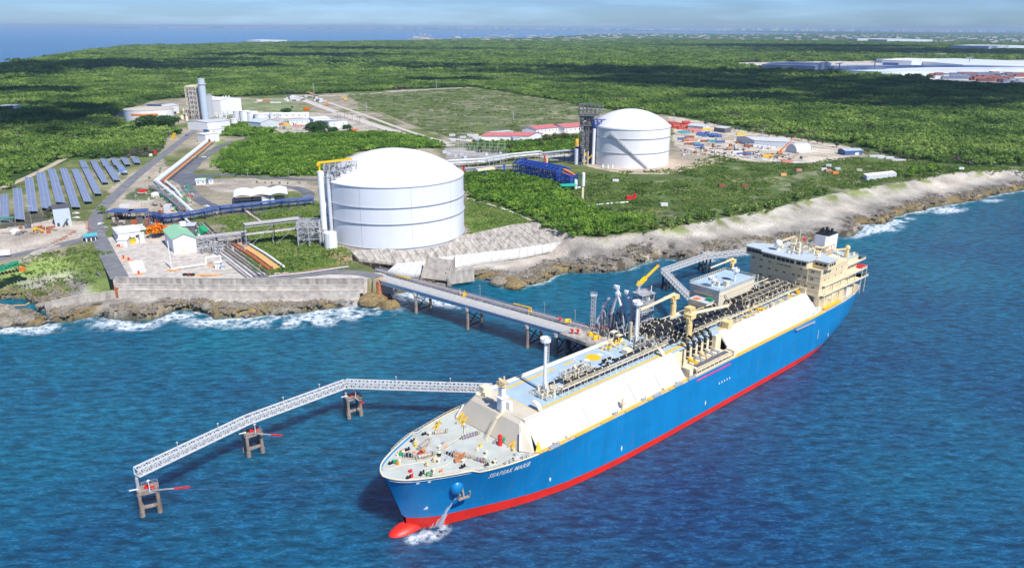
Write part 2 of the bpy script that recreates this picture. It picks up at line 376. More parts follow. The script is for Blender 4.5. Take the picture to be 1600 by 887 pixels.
mr2 = N('ShaderNodeMapRange'); L(n2.outputs['Fac'], mr2.inputs['Value']); mr2.inputs['From Min'].default_value = .35; mr2.inputs['From Max'].default_value = .65; mr2.inputs['To Min'].default_value = .75; mr2.inputs['To Max'].default_value = 1.25
mx2 = N('ShaderNodeMix'); mx2.data_type = 'RGBA'; mx2.blend_type = 'MULTIPLY'; mx2.inputs['Factor'].default_value = 1; L(mx.outputs['Result'], mx2.inputs['A']); L(mr2.outputs['Result'], mx2.inputs['B'])
L(mx2.outputs['Result'], b.inputs['Base Color']); b.inputs['Roughness'].default_value = .95; b.inputs['Specular IOR Level'].default_value = .2
bp = N('ShaderNodeBump'); bp.inputs['Strength'].default_value = .7; bp.inputs['Distance'].default_value = 1.; L(n.outputs['Fac'], bp.inputs['Height']); L(bp.outputs['Normal'], b.inputs['Normal'])
me.materials.append(m); g = bpy.data.objects.new('ground', me); C.objects.link(g); struct(g)
# ---------------------------------------------------------------- SEA
rl2 = [60.]
while rl2[-1] < 900: rl2.append(rl2[-1]*1.005)
while rl2[-1] < 2500: rl2.append(rl2[-1]*1.008)
while rl2[-1] < 190000: rl2.append(rl2[-1]*1.08)
sx, sy, nr2, na2 = polar_sheet('s', rl2, math.radians(-55), math.radians(55), 760)
jx = (fbm(sx, sy, 14, 3, 1)-.5)*9; jy = (fbm(sx, sy, 14, 3, 2)-.5)*9
near = np.hypot(sx, sy) < 2200
ds = np.where(near, np.minimum(dist_poly(sx+jx, sy+jy, COAST), dist_poly(sx+jx, sy+jy, ISLE+[ISLE[0]])), 2000.)
nf = fbm(sx, sy, 9, 4, 20); nl = fbm(sx, sy, 55, 3, 21)
side = np.where(sx < -60, 1., np.where(sx < 60, .45, .55))
foam = np.clip((11.5*side*(nl*1.9)-ds)/6, 0, 1)*np.clip((nf-.36)*5, 0, 1)
foam = np.maximum(foam, np.clip((3.2-ds)/2, 0, 1)*np.clip((nl-.38)*6, 0, .9))
def blob(u, v, rad, amt, el=1., ang=0.):
    global foam
    cx, cy = at(u, v, 0); dx, dy = sx-cx, sy-cy; c_, s_ = math.cos(ang), math.sin(ang)
    q = np.hypot((dx*c_+dy*s_)/el, (-dx*s_+dy*c_)); foam = np.maximum(foam, amt*np.clip((rad-q)/rad*1.6, 0, 1)*np.clip((nf-.34)*5, 0, 1))
for a in [(676,834,4.6,1.0,1.7,.6),(650,842,3.4,.9,1,0),(690,826,2.6,.8,1.5,.6),(622,832,1.8,.8,1,0),(690,472,10,.9,2,-.5),(650,466,8,.9,2,-.5),(1368,352,16,1,2.2,.55),(1345,360,8,.8,2,.5),(1405,338,10,1,2,.5),(1480,322,12,1,2.2,.5),(1552,306,9,.8,2,.5),(1250,371,9,.7,2,.5),
          (355,505,14,1,2,0),(470,503,14,1,2.6,.1),(560,490,13,1,2.6,.25),(200,512,12,1,2,0),(270,500,9,1,2,0),(60,520,10,.9,2,0),(20,522,8,.9,2,0),(1100,404,6,.7,2,.3),(740,430,6,.7,2,0)]: blob(*a)
shal = np.exp(-ds/50.)*.65
def shb(u, v, rad, amt):
    global shal
    cx, cy = at(u, v, 0); shal = np.maximum(shal, amt*np.exp(-((sx-cx)**2+(sy-cy)**2)/rad**2))
for a in [(120,600,120,.32),(60,720,70,.25),(400,600,90,.25),(300,540,70,.45),(560,540,60,.45),(1530,420,70,.25),(880,460,70,.40),(700,530,50,.4),(360,540,70,.5),(620,520,50,.6),(150,550,60,.5),(980,460,50,.4)]: shb(*a)
shal = np.clip(shal*(.5+nl), 0, 1)
lag = inside(sx, sy, [at(u, v, 0) for u, v in [(-300,468),(40,470),(72,478),(76,500),(30,500),(-300,505)]]); shal = np.where(lag, 1.6, shal); foam = np.where(lag, 0, foam)
me = sheet_mesh('sea', sx, sy, sx*0, nr2, na2); colattr(me, 'wet', np.stack([foam, np.clip(shal, 0, 1.6), nl], 1))
m = bpy.data.materials.new('sea_water'); m.use_nodes = True; nt = m.node_tree; b = nt.nodes['Principled BSDF']; N = nt.nodes.new; L = nt.links.new
a_ = N('ShaderNodeAttribute'); a_.attribute_name = 'wet'; sp_ = N('ShaderNodeSeparateColor'); L(a_.outputs['Color'], sp_.inputs['Color']); ge = N('ShaderNodeNewGeometry')
def nz(scale, det=4, st=None, rough=.6):
    t = N('ShaderNodeTexNoise'); t.inputs['Scale'].default_value = scale; t.inputs['Detail'].default_value = det; t.inputs['Roughness'].default_value = rough
    mp = N('ShaderNodeMapping'); L(ge.outputs['Position'], mp.inputs['Vector']); mp.inputs['Rotation'].default_value = (0,0,math.radians(-18)); mp.inputs['Scale'].default_value = st or (1,1,1); L(mp.outputs['Vector'], t.inputs['Vector']); return t
deep = N('ShaderNodeMix'); deep.data_type = 'RGBA'; deep.inputs['A'].default_value = (.0004,.050,.146,1); deep.inputs['B'].default_value = (.002,.17,.25,1)
big = nz(.009, 4); mb = N('ShaderNodeMapRange'); L(big.outputs['Fac'], mb.inputs['Value']); mb.inputs['From Min'].default_value = .36; mb.inputs['From Max'].default_value = .66; mb.inputs['To Max'].default_value = .42
ad = N('ShaderNodeMath'); ad.operation = 'ADD'; ad.use_clamp = True; L(mb.outputs['Result'], ad.inputs[0]); L(sp_.outputs['Green'], ad.inputs[1]); L(ad.outputs[0], deep.inputs['Factor'])
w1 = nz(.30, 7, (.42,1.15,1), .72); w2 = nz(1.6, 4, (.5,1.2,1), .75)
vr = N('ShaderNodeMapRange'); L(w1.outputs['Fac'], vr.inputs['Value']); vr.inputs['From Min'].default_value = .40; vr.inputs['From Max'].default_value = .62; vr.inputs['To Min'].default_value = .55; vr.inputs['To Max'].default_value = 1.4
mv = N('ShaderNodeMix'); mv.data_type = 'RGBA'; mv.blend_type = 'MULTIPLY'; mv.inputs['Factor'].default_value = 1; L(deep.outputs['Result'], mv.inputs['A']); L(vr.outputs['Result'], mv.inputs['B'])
fn = nz(.33, 8, None, .72); fr = N('ShaderNodeMapRange'); L(fn.outputs['Fac'], fr.inputs['Value']); fr.inputs['From Min'].default_value = .40; fr.inputs['From Max'].default_value = .60
fa = N('ShaderNodeMath'); fa.operation = 'MULTIPLY_ADD'; L(sp_.outputs['Red'], fa.inputs[0]); L(fr.outputs['Result'], fa.inputs[1]); fa.inputs[2].default_value = 0
f2 = N('ShaderNodeMath'); f2.operation = 'MULTIPLY'; f2.use_clamp = True; L(fa.outputs[0], f2.inputs[0]); f2.inputs[1].default_value = 1.9
# small whitecaps where both wave trains peak
wc = nz(.35, 7, (.7,1.6,1), .8); wr = N('ShaderNodeMapRange'); L(wc.outputs['Fac'], wr.inputs['Value']); wr.inputs['From Min'].default_value = .69; wr.inputs['From Max'].default_value = .74; wr.inputs['To Max'].default_value = .55
f3 = N('ShaderNodeMath'); f3.operation = 'MAXIMUM'; L(f2.outputs[0], f3.inputs[0]); L(wr.outputs['Result'], f3.inputs[1])
fm = N('ShaderNodeMix'); fm.data_type = 'RGBA'; L(f3.outputs[0], fm.inputs['Factor']); L(mv.outputs['Result'], fm.inputs['A']); fm.inputs['B'].default_value = (.78,.84,.86,1)
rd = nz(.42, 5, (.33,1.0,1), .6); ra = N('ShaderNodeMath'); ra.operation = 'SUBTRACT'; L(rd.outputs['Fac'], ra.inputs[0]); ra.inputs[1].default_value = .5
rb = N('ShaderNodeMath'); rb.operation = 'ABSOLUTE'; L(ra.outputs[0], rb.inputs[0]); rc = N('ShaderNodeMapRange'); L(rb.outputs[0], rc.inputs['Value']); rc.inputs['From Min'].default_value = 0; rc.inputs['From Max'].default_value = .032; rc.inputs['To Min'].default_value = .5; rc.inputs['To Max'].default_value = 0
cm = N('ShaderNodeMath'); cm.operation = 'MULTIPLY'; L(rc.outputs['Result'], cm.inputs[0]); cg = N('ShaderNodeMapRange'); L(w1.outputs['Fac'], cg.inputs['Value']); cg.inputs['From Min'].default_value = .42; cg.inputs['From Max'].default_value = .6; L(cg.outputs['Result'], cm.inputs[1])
cx2 = N('ShaderNodeMix'); cx2.data_type = 'RGBA'; L(cm.outputs[0], cx2.inputs['Factor']); L(fm.outputs['Result'], cx2.inputs['A']); cx2.inputs['B'].default_value = (.04,.30,.52,1); L(cx2.outputs['Result'], b.inputs['Base Color'])  # pale ridge lines: sky reflection on wave crests, put into the base colour
b.subsurface_method = 'BURLEY'; b.inputs['Subsurface Weight'].default_value = 1; b.inputs['Subsurface Radius'].default_value = (1,1,1); b.inputs['Subsurface Scale'].default_value = 9.0
rm = N('ShaderNodeMapRange'); L(f3.outputs[0], rm.inputs['Value']); rm.inputs['To Min'].default_value = .14; rm.inputs['To Max'].default_value = .9; L(rm.outputs['Result'], b.inputs['Roughness'])
b.inputs['IOR'].default_value = 1.33
b1 = N('ShaderNodeBump'); b1.inputs['Strength'].default_value = .9; b1.inputs['Distance'].default_value = 1.6; L(w1.outputs['Fac'], b1.inputs['Height'])
b2 = N('ShaderNodeBump'); b2.inputs['Strength'].default_value = .8; b2.inputs['Distance'].default_value = .45; L(w2.outputs['Fac'], b2.inputs['Height']); L(b1.outputs['Normal'], b2.inputs['Normal'])
L(b2.outputs['Normal'], b.inputs['Normal'])
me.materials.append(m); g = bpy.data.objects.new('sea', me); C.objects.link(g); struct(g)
# ---------------------------------------------------------------- ROADS AND PADS (sheets a few cm apart)
def ribbon(name, pts, wd, m, z=Z0+.05, kind=True, n=6, closed=False):
    P = [Vector(p).to_2d() for p in pts]
    Q = []                                    # Catmull-Rom through the survey points
    for i in range(len(P)-1):
        p0 = P[max(i-1, 0)]; p1 = P[i]; p2 = P[i+1]; p3 = P[min(i+2, len(P)-1)]
        for k in range(n):
            t = k/n; Q.append(.5*((2*p1)+(-p0+p2)*t+(2*p0-5*p1+4*p2-p3)*t*t+(-p0+3*p1-3*p2+p3)*t**3))
    Q.append(P[-1]); b = MB(); vs = []
    for i, q in enumerate(Q):
        d = (Q[min(i+1, len(Q)-1)]-Q[max(i-1, 0)]).normalized(); nn = Vector((-d.y, d.x)); ww = wd(i/(len(Q)-1)) if callable(wd) else wd
        for sgn in (1, -1): vs.append((q.x+nn.x*ww/2*sgn, q.y+nn.y*ww/2*sgn, z))
    b.add(vs, [(2*i, 2*i+1, 2*i+3, 2*i+2) for i in range(len(Q)-1)])
    o = b.build(name, m); return struct(o) if kind else o
def pad(name, pts, m, z=Z0+.03, h=.0):
    b = MB(); b.prism(pts, z-.3, z) if h else b.add([(p[0], p[1], z) for p in pts], [tuple(range(len(pts)))])
    return struct(b.build(name, m))
zr = [Z0+.04]
def road(name, px, wd, m):
    zr[0] += .02; return ribbon(name, [at(u, v) for u, v in px], wd, m, z=zr[0])
pad('concrete_apron', pp([(186,440),(166,405),(160,378),(205,372),(250,372),(300,380),(335,392),(400,428),(440,441)]), M_conc)
road('track', [(-120,350),(0,302),(60,275),(110,247),(150,216),(162,205)], 7, M_dirt)
road('road', [(187,440),(172,412),(158,385),(150,368),(148,352),(156,335),(185,305),(218,275),(252,248),(285,222),(305,207),(318,196),(322,180)], 9.5, M_asph)
road('road', [(-80,425),(0,411),(50,400),(100,388),(145,374),(160,362)], 9, M_asph)
road('road', [(-80,436),(0,424),(40,414),(62,400),(90,390)], 8, M_concd)
road('road', [(640,168+50),(560,214),(480,212),(430,217),(380,222),(345,232),(322,246),(302,262),(288,278),(290,296),(312,318),(350,332),(400,336),(450,330),(476,318),(480,305),(460,297),(420,294)], 10, M_asphd)
pad('asphalt_yard', pp([(268,262),(305,252),(312,262),(300,275),(310,282),(300,300),(278,292),(262,285)]), M_asphd, Z0+.032)
road('road', [(290,280),(340,278),(400,280),(460,283),(510,284),(540,276),(560,262)], 10, M_asphd)
road('road', [(395,436),(440,436),(480,432),(520,428),(560,429),(592,435)], 8, M_asph)
road('pale_road', [(452,152),(520,177),(600,203),(660,221),(705,229)], 16, M_pave)
road('pale_road', [(478,152),(560,180),(640,208),(700,225)], 7, M_pave)
road('pale_road', [(480,154),(560,150),(640,143),(720,138)], 12, M_pave)
road('pale_road', [(700,218),(760,222),(820,213),(905,203)], 14, M_pave)
road('pale_road', [(1050,192),(1120,205),(1200,216),(1300,228),(1345,236)], 9, M_pave)
road('pale_road', [(1052,222),(1110,232),(1170,244),(1240,250),(1320,244)], 8, M_pave)
road('pale_road', [(1150,240),(1110,247),(1070,258),(1020,265),(960,264),(900,250)], 6, M_dirt)
road('track', [(728,311),(770,322),(815,338),(838,352)], 2.5, M_pave)
road('track', [(395,165),(420,160),(500,154)], 6, M_pave)
road('pale_road', [(240,203),(256,214),(290,213)], 4, M_pave)
for a, b_ in [((550,155),(740,185)),((600,150),(780,175)),((700,143),(900,172)),((560,165),(640,200)),((640,176),(860,166)),((760,150),(895,160))]:
    road('track', [a, ((a[0]+b_[0])/2, (a[1]+b_[1])/2-1), b_], 2.2, M_dirt)
# ---------------------------------------------------------------- AIR
def haze():
    b = MB(); b.bx(-200000, 200000, -60, 200000, -9, 171)
    m = bpy.data.materials.new('air'); m.use_nodes = True; nt = m.node_tree; nt.nodes.remove(nt.nodes['Principled BSDF'])
    v = nt.nodes.new('ShaderNodeVolumePrincipled'); v.inputs['Color'].default_value = (.55,.76,.95,1); v.inputs['Density'].default_value = HAZE; v.inputs['Anisotropy'].default_value = 0
    nt.links.new(v.outputs[0], nt.nodes['Material Output'].inputs['Volume'])
    tag(b.build('haze', m), kind='stuff')
if HAZE: haze()
# ---------------------------------------------------------------- CLOUDS overhead, out of the picture, whose shade lies on the wood
M_cloud = bpy.data.materials.new('cloud_white'); M_cloud.use_nodes = True; _nt = M_cloud.node_tree; _d = _nt.nodes['Principled BSDF']; _d.inputs['Base Color'].default_value = (.9,.9,.9,1); _d.inputs['Roughness'].default_value = 1
_g = _nt.nodes.new('ShaderNodeNewGeometry'); _n = _nt.nodes.new('ShaderNodeTexNoise'); _n.inputs['Scale'].default_value = .012; _n.inputs['Detail'].default_value = 6; _nt.links.new(_g.outputs['Position'], _n.inputs['Vector'])
_r = _nt.nodes.new('ShaderNodeMapRange'); _nt.links.new(_n.outputs['Fac'], _r.inputs['Value']); _r.inputs['From Min'].default_value = .38; _r.inputs['From Max'].default_value = .66; _r.inputs['To Min'].default_value = .07; _r.inputs['To Max'].default_value = .62; _nt.links.new(_r.outputs['Result'], _d.inputs['Alpha'])
def cloud(px, py, rx, ry, seed, alt=1400):
    gx_, gy_ = at(px, py); off = alt/math.tan(SUN_EL); cx, cy = gx_+SUN_AZ[0]*off, gy_+SUN_AZ[1]*off
    r = random.Random(seed); b = MB()
    for k in range(14):
        a = r.uniform(0, 2*PI); q = r.random()**.6*.75; s_ = r.uniform(.28,.5)*(1.15-q*.6)
        x, y = math.cos(a)*q*rx, math.sin(a)*q*ry
        b.lathe((x, y, 0), [(max(.01, math.sin(t)*s_*rx), -math.cos(t)*s_*min(rx, ry)*.35) for t in [PI*i/8 for i in range(9)]], 18)
        k0 = len(b.v)-9*18; b.v[k0:] = [(x+(vx-x)*(1+.2*r.random()), y+(vy-y)*ry/rx*(1+.2*r.random()), vz) for vx, vy, vz in b.v[k0:]]
    o = b.build('cloud', M_cloud, smooth=True); o.location = (cx, cy, alt); tag(o, kind='structure')
for a in [(1080,126,420,300,21),(1330,130,520,330,22),(1590,138,520,340,23),(900,112,420,330,24),(700,108,300,200,25),(200,112,520,330,26),(20,120,420,330,27),(470,92,600,300,28),(90,182,210,130,29),(10,215,120,150,30),(1200,150,260,110,31),(1450,158,300,110,32),(1180,112,330,240,1),(1480,128,420,200,2),(1350,104,500,260,3),(880,108,260,170,4),(150,108,420,260,5),(330,102,260,160,12),(60,150,160,120,6),(60,200,120,130,7),(1250,70,1500,700,8),(640,80,900,350,9),(380,93,300,170,10),(1550,75,1800,700,11),(700,128,150,90,13),(560,104,260,110,14)]: cloud(*a)
# ================================================================ VEGETATION
def leafmat(name, ca, cb, cc, s1=.09, s2=.45):
    m = bpy.data.materials.new(name); m.use_nodes = True; nt = m.node_tree; b = nt.nodes['Principled BSDF']; N = nt.nodes.new; L = nt.links.new
    ge = N('ShaderNodeNewGeometry')
    n = N('ShaderNodeTexNoise'); n.inputs['Scale'].default_value = s1; n.inputs['Detail'].default_value = 3; L(ge.outputs['Position'], n.inputs['Vector'])
    r = N('ShaderNodeValToRGB'); L(n.outputs['Fac'], r.inputs['Fac']); e = r.color_ramp.elements; e[0].position = .33; e[0].color = (*ca,1); e[1].position = .68; e[1].color = (*cc,1)
    k = e.new(.52); k.color = (*cb,1)
    n2 = N('ShaderNodeTexNoise'); n2.inputs['Scale'].default_value = s2; n2.inputs['Detail'].default_value = 4; L(ge.outputs['Position'], n2.inputs['Vector'])
    mr = N('ShaderNodeMapRange'); L(n2.outputs['Fac'], mr.inputs['Value']); mr.inputs['From Min'].default_value = .3; mr.inputs['From Max'].default_value = .7; mr.inputs['To Min'].default_value = .55; mr.inputs['To Max'].default_value = 1.5
    mx = N('ShaderNodeMix'); mx.data_type = 'RGBA'; mx.blend_type = 'MULTIPLY'; mx.inputs['Factor'].default_value = 1; L(r.outputs['Color'], mx.inputs['A']); L(mr.outputs['Result'], mx.inputs['B'])
    L(mx.outputs['Result'], b.inputs['Base Color']); b.inputs['Roughness'].default_value = .65; b.inputs['Specular IOR Level'].default_value = .25
    tl = N('ShaderNodeBsdfTranslucent'); L(mx.outputs['Result'], tl.inputs['Color']); ms = N('ShaderNodeMixShader'); ms.inputs['Fac'].default_value = .3; L(b.outputs[0], ms.inputs[1]); L(tl.outputs[0], ms.inputs[2]); L(ms.outputs[0], nt.nodes['Material Output'].inputs['Surface'])
    return m
L_wood = leafmat('wood_foliage', (.055,.12,.02), (.16,.27,.045), (.30,.41,.09), .014, .16)
L_tree = leafmat('tree_foliage', (.06,.15,.018), (.15,.29,.03), (.27,.42,.06), .08, .5)
L_dark = leafmat('dark_foliage', (.025,.07,.018), (.045,.115,.025), (.07,.16,.035), .1, .6)
L_scrub = leafmat('scrub_foliage', (.08,.15,.025), (.17,.27,.05), (.29,.35,.10), .05, .4)
L_olive = leafmat('olive_foliage', (.07,.10,.03), (.12,.15,.04), (.17,.20,.06), .1, .6)
L_dry = leafmat('grey_twigs', (.10,.09,.07), (.15,.135,.10), (.19,.17,.13), .1, .6)
L_flame = leafmat('orange_blossom', (.75,.12,.005), (.9,.28,.01), (.95,.42,.02), .4, .8)
L_grass = leafmat('grass_blades', (.13,.22,.04), (.22,.31,.07), (.34,.38,.14), .06, .5)
def crown_geo(nr_, blobs, nq, sz):
    """leaf-sized quads over the surfaces of several lobes: arrays of verts, faces"""
    V = []; 
    tot = sum(b_[3]**2 for b_ in blobs)
    for bx_, by_, bz_, br, fz in blobs:
        k = max(4, int(nq*br*br/tot))
        u = nr_.normal(size=(k, 3)); u /= np.linalg.norm(u, axis=1)[:, None]; u[:, 2] = np.where(u[:, 2] < -.35, -u[:, 2]*.5, u[:, 2])
        rad = br*(.72+.34*nr_.random(k))[:, None]
        c = np.array([bx_, by_, bz_])+u*rad*np.array([1,1,fz])
        nn = u+nr_.normal(size=(k, 3))*.45; nn /= np.linalg.norm(nn, axis=1)[:, None]
        t = np.cross(nn, nr_.normal(size=(k, 3))); t /= np.linalg.norm(t, axis=1)[:, None]; bb = np.cross(nn, t)
        s_ = sz*(.55+.8*nr_.random(k))[:, None]
        V.append(np.stack([c-t*s_-bb*s_*.7, c+t*s_-bb*s_*.6, c+t*s_*.8+bb*s_*.8, c-t*s_*.9+bb*s_*.6], 1).reshape(-1, 3))
    return np.concatenate(V)
def quad_mesh(name, V, m):
    me = bpy.data.meshes.new(name); n = len(V); me.vertices.add(n); me.vertices.foreach_set('co', V.ravel().astype(np.float32))
    me.loops.add(n); me.loops.foreach_set('vertex_index', np.arange(n, dtype=np.int32)); q = n//4
    me.polygons.add(q); me.polygons.foreach_set('loop_start', np.arange(q, dtype=np.int32)*4); me.polygons.foreach_set('loop_total', np.full(q, 4, np.int32)); me.update()
    me.materials.append(m); return me
def crown_mesh(name, R_, Hc, Hb, seed, m, nq=320, sz=.42, lobes=9):
    r = np.random.default_rng(seed); bl = []
    for k in range(lobes):
        a = r.random()*2*PI; q = (r.random()**.5)*R_*.62; rb = R_*(.34+.26*r.random())
        bl.append((math.cos(a)*q, math.sin(a)*q, Hb+Hc*(.14+.68*r.random())*(1-.35*q/R_), rb, Hc/R_*.55))
    bl.append((0, 0, Hb+Hc*.5, R_*.6, Hc/R_*.7))
    return quad_mesh(name, crown_geo(r, bl, nq, sz), m)
def trunk_mesh(seed, H, Hb, R_, m=None):
    r = random.Random(seed); b = MB(); b.tube((0,0,-.3), (0,0,Hb), .05*H, 6, .033*H)
    for k in range(4):
        a = k*PI/2+r.random(); b.tube((0,0,Hb*.85), (math.cos(a)*R_*.55, math.sin(a)*R_*.55, Hb+(H-Hb)*.45), .025*H, 5, .009*H)
    b.tube((0,0,Hb), (0,0,H*.8), .03*H, 5, .01*H)
    me = bpy.data.meshes.new('trunk'); me.from_pydata(b.v, [], b.f); me.materials.append(m or M_brown); return me
def tree_kind(R_, H, Hb, m, seeds, nq=320, sz=.42, lobes=9): return [(crown_mesh('crown', R_, H-Hb, Hb, s_, m, nq, sz, lobes), trunk_mesh(s_, H, Hb, R_)) for s_ in seeds]
def plant(kind, x, y, z, sc, label, cat='tree', group=None, name='tree', k=None, scz=1.):
    cm, tm = kind[(k if k is not None else random.randrange(len(kind))) % len(kind)]
    o = thing(name, label, cat, (x, y, z), random.uniform(0, 6.28), group); o.scale = sc if isinstance(sc, tuple) else (sc, sc, sc*scz)
    if isinstance(sc, tuple): o.rotation_euler = (0,0,0)
    c = bpy.data.objects.new('crown', cm); C.objects.link(c); c.parent = o
    t = bpy.data.objects.new('trunk', tm); C.objects.link(t); t.parent = o
    return o
T_wood = tree_kind(3.6, 7.5, 1.8, L_tree, (1,2,3,4,5), 300, .40)
T_big = tree_kind(8, 12, 1.2, L_dark, (11,12), 5200, .36, 20)
T_shrub = tree_kind(2.2, 3.2, .5, L_scrub, (21,22,23,24), 170, .3, 7)
T_olive = tree_kind(3.4, 7.0, 1.2, L_olive, (31,32,33), 300, .38)
T_dry = tree_kind(3.0, 5.5, 1.8, L_dry, (41,42), 200, .3)
T_flame = tree_kind(4.2, 6.5, 2.0, L_flame, (51,), 420, .4)
T_dome = tree_kind(5.5, 9, .6, L_dark, (61,62), 3200, .30, 14)
# tiles for the woods nobody could count
def tile(seed, size, n, R0, R1, zc, m, nq, sz, name):
    r = np.random.default_rng(seed); V = []; pts = []
    for _ in range(n*30):
        p = (r.random(2)-.5)*size
        if all((p[0]-q[0])**2+(p[1]-q[1])**2 > (1.15*R0)**2 for q in pts): pts.append(p)
        if len(pts) >= n: break
    for p in pts:
        R_ = R0+(R1-R0)*r.random(); h = zc*(.55+.75*r.random())
        bl = [(p[0]+(r.random()-.5)*R_*1.1, p[1]+(r.random()-.5)*R_*1.1, h+(r.random()-.5)*R_*.5, R_*(.5+.3*r.random()), .8) for _ in range(3)]
        V.append(crown_geo(r, bl, nq, sz))
    o = bpy.data.objects.new(name, quad_mesh(name, np.concatenate(V), m)); return o
def scatter(name, objs, pts, rz, sc, zz, label=None):
    me = bpy.data.meshes.new(name); n = len(pts)
    me.vertices.add(n); me.vertices.foreach_set('co', np.stack([pts[:, 0], pts[:, 1], zz], 1).ravel().astype(np.float32))
    a = me.attributes.new('rz', 'FLOAT', 'POINT'); a.data.foreach_set('value', rz.astype(np.float32))
    a = me.attributes.new('sc', 'FLOAT', 'POINT'); a.data.foreach_set('value', sc.astype(np.float32))
    a = me.attributes.new('ix', 'INT', 'POINT'); a.data.foreach_set('value', rng.integers(0, len(objs), n).astype(np.int32))
    o = bpy.data.objects.new(name, me); C.objects.link(o); tag(o, kind='stuff')
    ng = bpy.data.node_groups.new(name, 'GeometryNodeTree'); ng.interface.new_socket('Geometry', in_out='INPUT', socket_type='NodeSocketGeometry'); ng.interface.new_socket('Geometry', in_out='OUTPUT', socket_type='NodeSocketGeometry')
    N = ng.nodes.new; L = ng.links.new; gi = N('NodeGroupInput'); go = N('NodeGroupOutput'); ip = N('GeometryNodeInstanceOnPoints'); gti = N('GeometryNodeGeometryToInstance') if False else None
    jn = N('GeometryNodeJoinGeometry')
    for ob in reversed(objs):
        oi = N('GeometryNodeObjectInfo'); oi.inputs['Object'].default_value = ob; oi.inputs['As Instance'].default_value = True; L(oi.outputs['Geometry'], jn.inputs[0])
    def na_(nm, ty):
        q = N('GeometryNodeInputNamedAttribute'); q.data_type = ty; q.inputs['Name'].default_value = nm; return q
    L(gi.outputs[0], ip.inputs['Points']); L(jn.outputs[0], ip.inputs['Instance']); ip.inputs['Pick Instance'].default_value = True
    L(na_('ix', 'INT').outputs['Attribute'], ip.inputs['Instance Index'])
    cx_ = N('ShaderNodeCombineXYZ'); L(na_('rz', 'FLOAT').outputs['Attribute'], cx_.inputs['Z']); L(cx_.outputs[0], ip.inputs['Rotation'])
    L(na_('sc', 'FLOAT').outputs['Attribute'], ip.inputs['Scale']); L(ip.outputs[0], go.inputs[0])
    md = o.modifiers.new('scatter', 'NODES'); md.node_group = ng
    return o
def jgrid(x0, x1, y0, y1, st):
    X, Y = np.meshgrid(np.arange(x0, x1, st), np.arange(y0, y1, st)); X = X.ravel()+(rng.random(X.size)-.5)*st*.8; Y = Y.ravel()+(rng.random(Y.size)-.5)*st*.8
    return X, Y
def infov(X, Y, m=.72): return (np.abs(X) < Y*m+60)
CLB = CLEAR
KEEP = [W1, W2, W4]
# forest
def forest_pts(st, r0, r1, edge):
    X, Y = jgrid(-r1, r1, r0*.7, r1, st); k = infov(X, Y) & (np.hypot(X, Y) > r0) & (np.hypot(X, Y) < r1); X, Y = X[k], Y[k]
    k = inside(X, Y, LAND) & ~inside(X, Y, CLB) & (dist_poly(X, Y, CLB+[CLB[0]]) > edge); X, Y = X[k], Y[k]
    far = np.hypot(X, Y) > 1500; 
    k = dist_poly(X, Y, LAND[len(COAST):]) > 40
    for P in FARCLEAR: k &= ~inside(X, Y, P)
    return np.stack([X[k], Y[k]], 1)
FARCLEAR = [pp([(1110,99),(1130,95),(1500,88),(1640,86),(1640,128),(1500,126),(1400,116),(1210,107)]),
            pp([(0,170),(52,170),(52,182),(0,184)])]
ftiles = [tile(100+i, 30, 24, 2.3, 5.4, 4.8, L_wood, 70, .66, 'forest_tile') for i in range(5)]
ftiles += [tile(150, 30, 11, 4.2, 6.4, 6.0, L_wood, 170, .66, 'forest_tile'), tile(151, 30, 13, 3.6, 5.8, 5.6, L_wood, 150, .66, 'forest_tile'), tile(152, 30, 16, 2.4, 3.8, 4.6, L_dry, 40, .5, 'forest_tile')]
P_ = forest_pts(22, 560, 2400, 9); scatter('forest', ftiles, P_, rng.random(len(P_))*6.28, .85+.35*rng.random(len(P_)), np.full(len(P_), Z0-.3))
P_ = forest_pts(38, 2400, 9000, 20); scatter('far_forest', ftiles, P_, rng.random(len(P_))*6.28, 1.5+.6*rng.random(len(P_)), np.full(len(P_), Z0-2.5))
# small woods in the site
btiles = [tile(200+i, 14, 14, 1.5, 2.6, 2.9, L_tree, 60, .42, 'thicket_tile') for i in range(4)]
def area_pts(P, st, thr=None):
    xs = [p[0] for p in P]; ys = [p[1] for p in P]; X, Y = jgrid(min(xs), max(xs), min(ys), max(ys), st); k = inside(X, Y, P)
    if thr is not None: k &= fbm(X, Y, 26, 3, 40) > thr
    return np.stack([X[k], Y[k]], 1)
P_ = np.concatenate([area_pts(P, 10) for P in (W1, W2, W3, W4)]); scatter('thicket', btiles, P_, rng.random(len(P_))*6.28, .85+.4*rng.random(len(P_)), np.full(len(P_), Z0-.3))
stiles = [tile(300+i, 12, 9, .9, 1.9, 1.0, L_scrub, 46, .34, 'scrub_tile') for i in range(4)]
P_ = area_pts(SCRUB, 6.6, .41); scatter('scrub', stiles, P_, rng.random(len(P_))*6.28, .38+.5*rng.random(len(P_)), np.full(len(P_), Z0-.2))
P_ = np.concatenate([area_pts(FIELD, 15, .44)]); scatter('field_scrub', stiles, P_, rng.random(len(P_))*6.28, .5+.5*rng.random(len(P_)), np.full(len(P_), Z0-.3))
gt = [tile(400+i, 9, 20, .4, .9, .35, L_grass, 22, .24, 'grass_tuft') for i in range(4)]
P_ = np.concatenate([area_pts(BANK, 6.5), area_pts(BANK2, 7)])
def on_ground(P): return ground_z(P[:, 0], P[:, 1])[0]
LB = [at(u, v, 8) for u, v in [(-60,444),(0,440),(66,422),(130,408),(154,412),(172,436),(140,449),(60,456),(-60,462)]]
P2 = area_pts(LB, 6.5); PZ = np.concatenate([np.full(len(P_), Z0), on_ground(P2)]); P_ = np.concatenate([P_, P2])
scatter('grass', gt, P_, rng.random(len(P_))*6.28, .7+.6*rng.random(len(P_)), PZ)
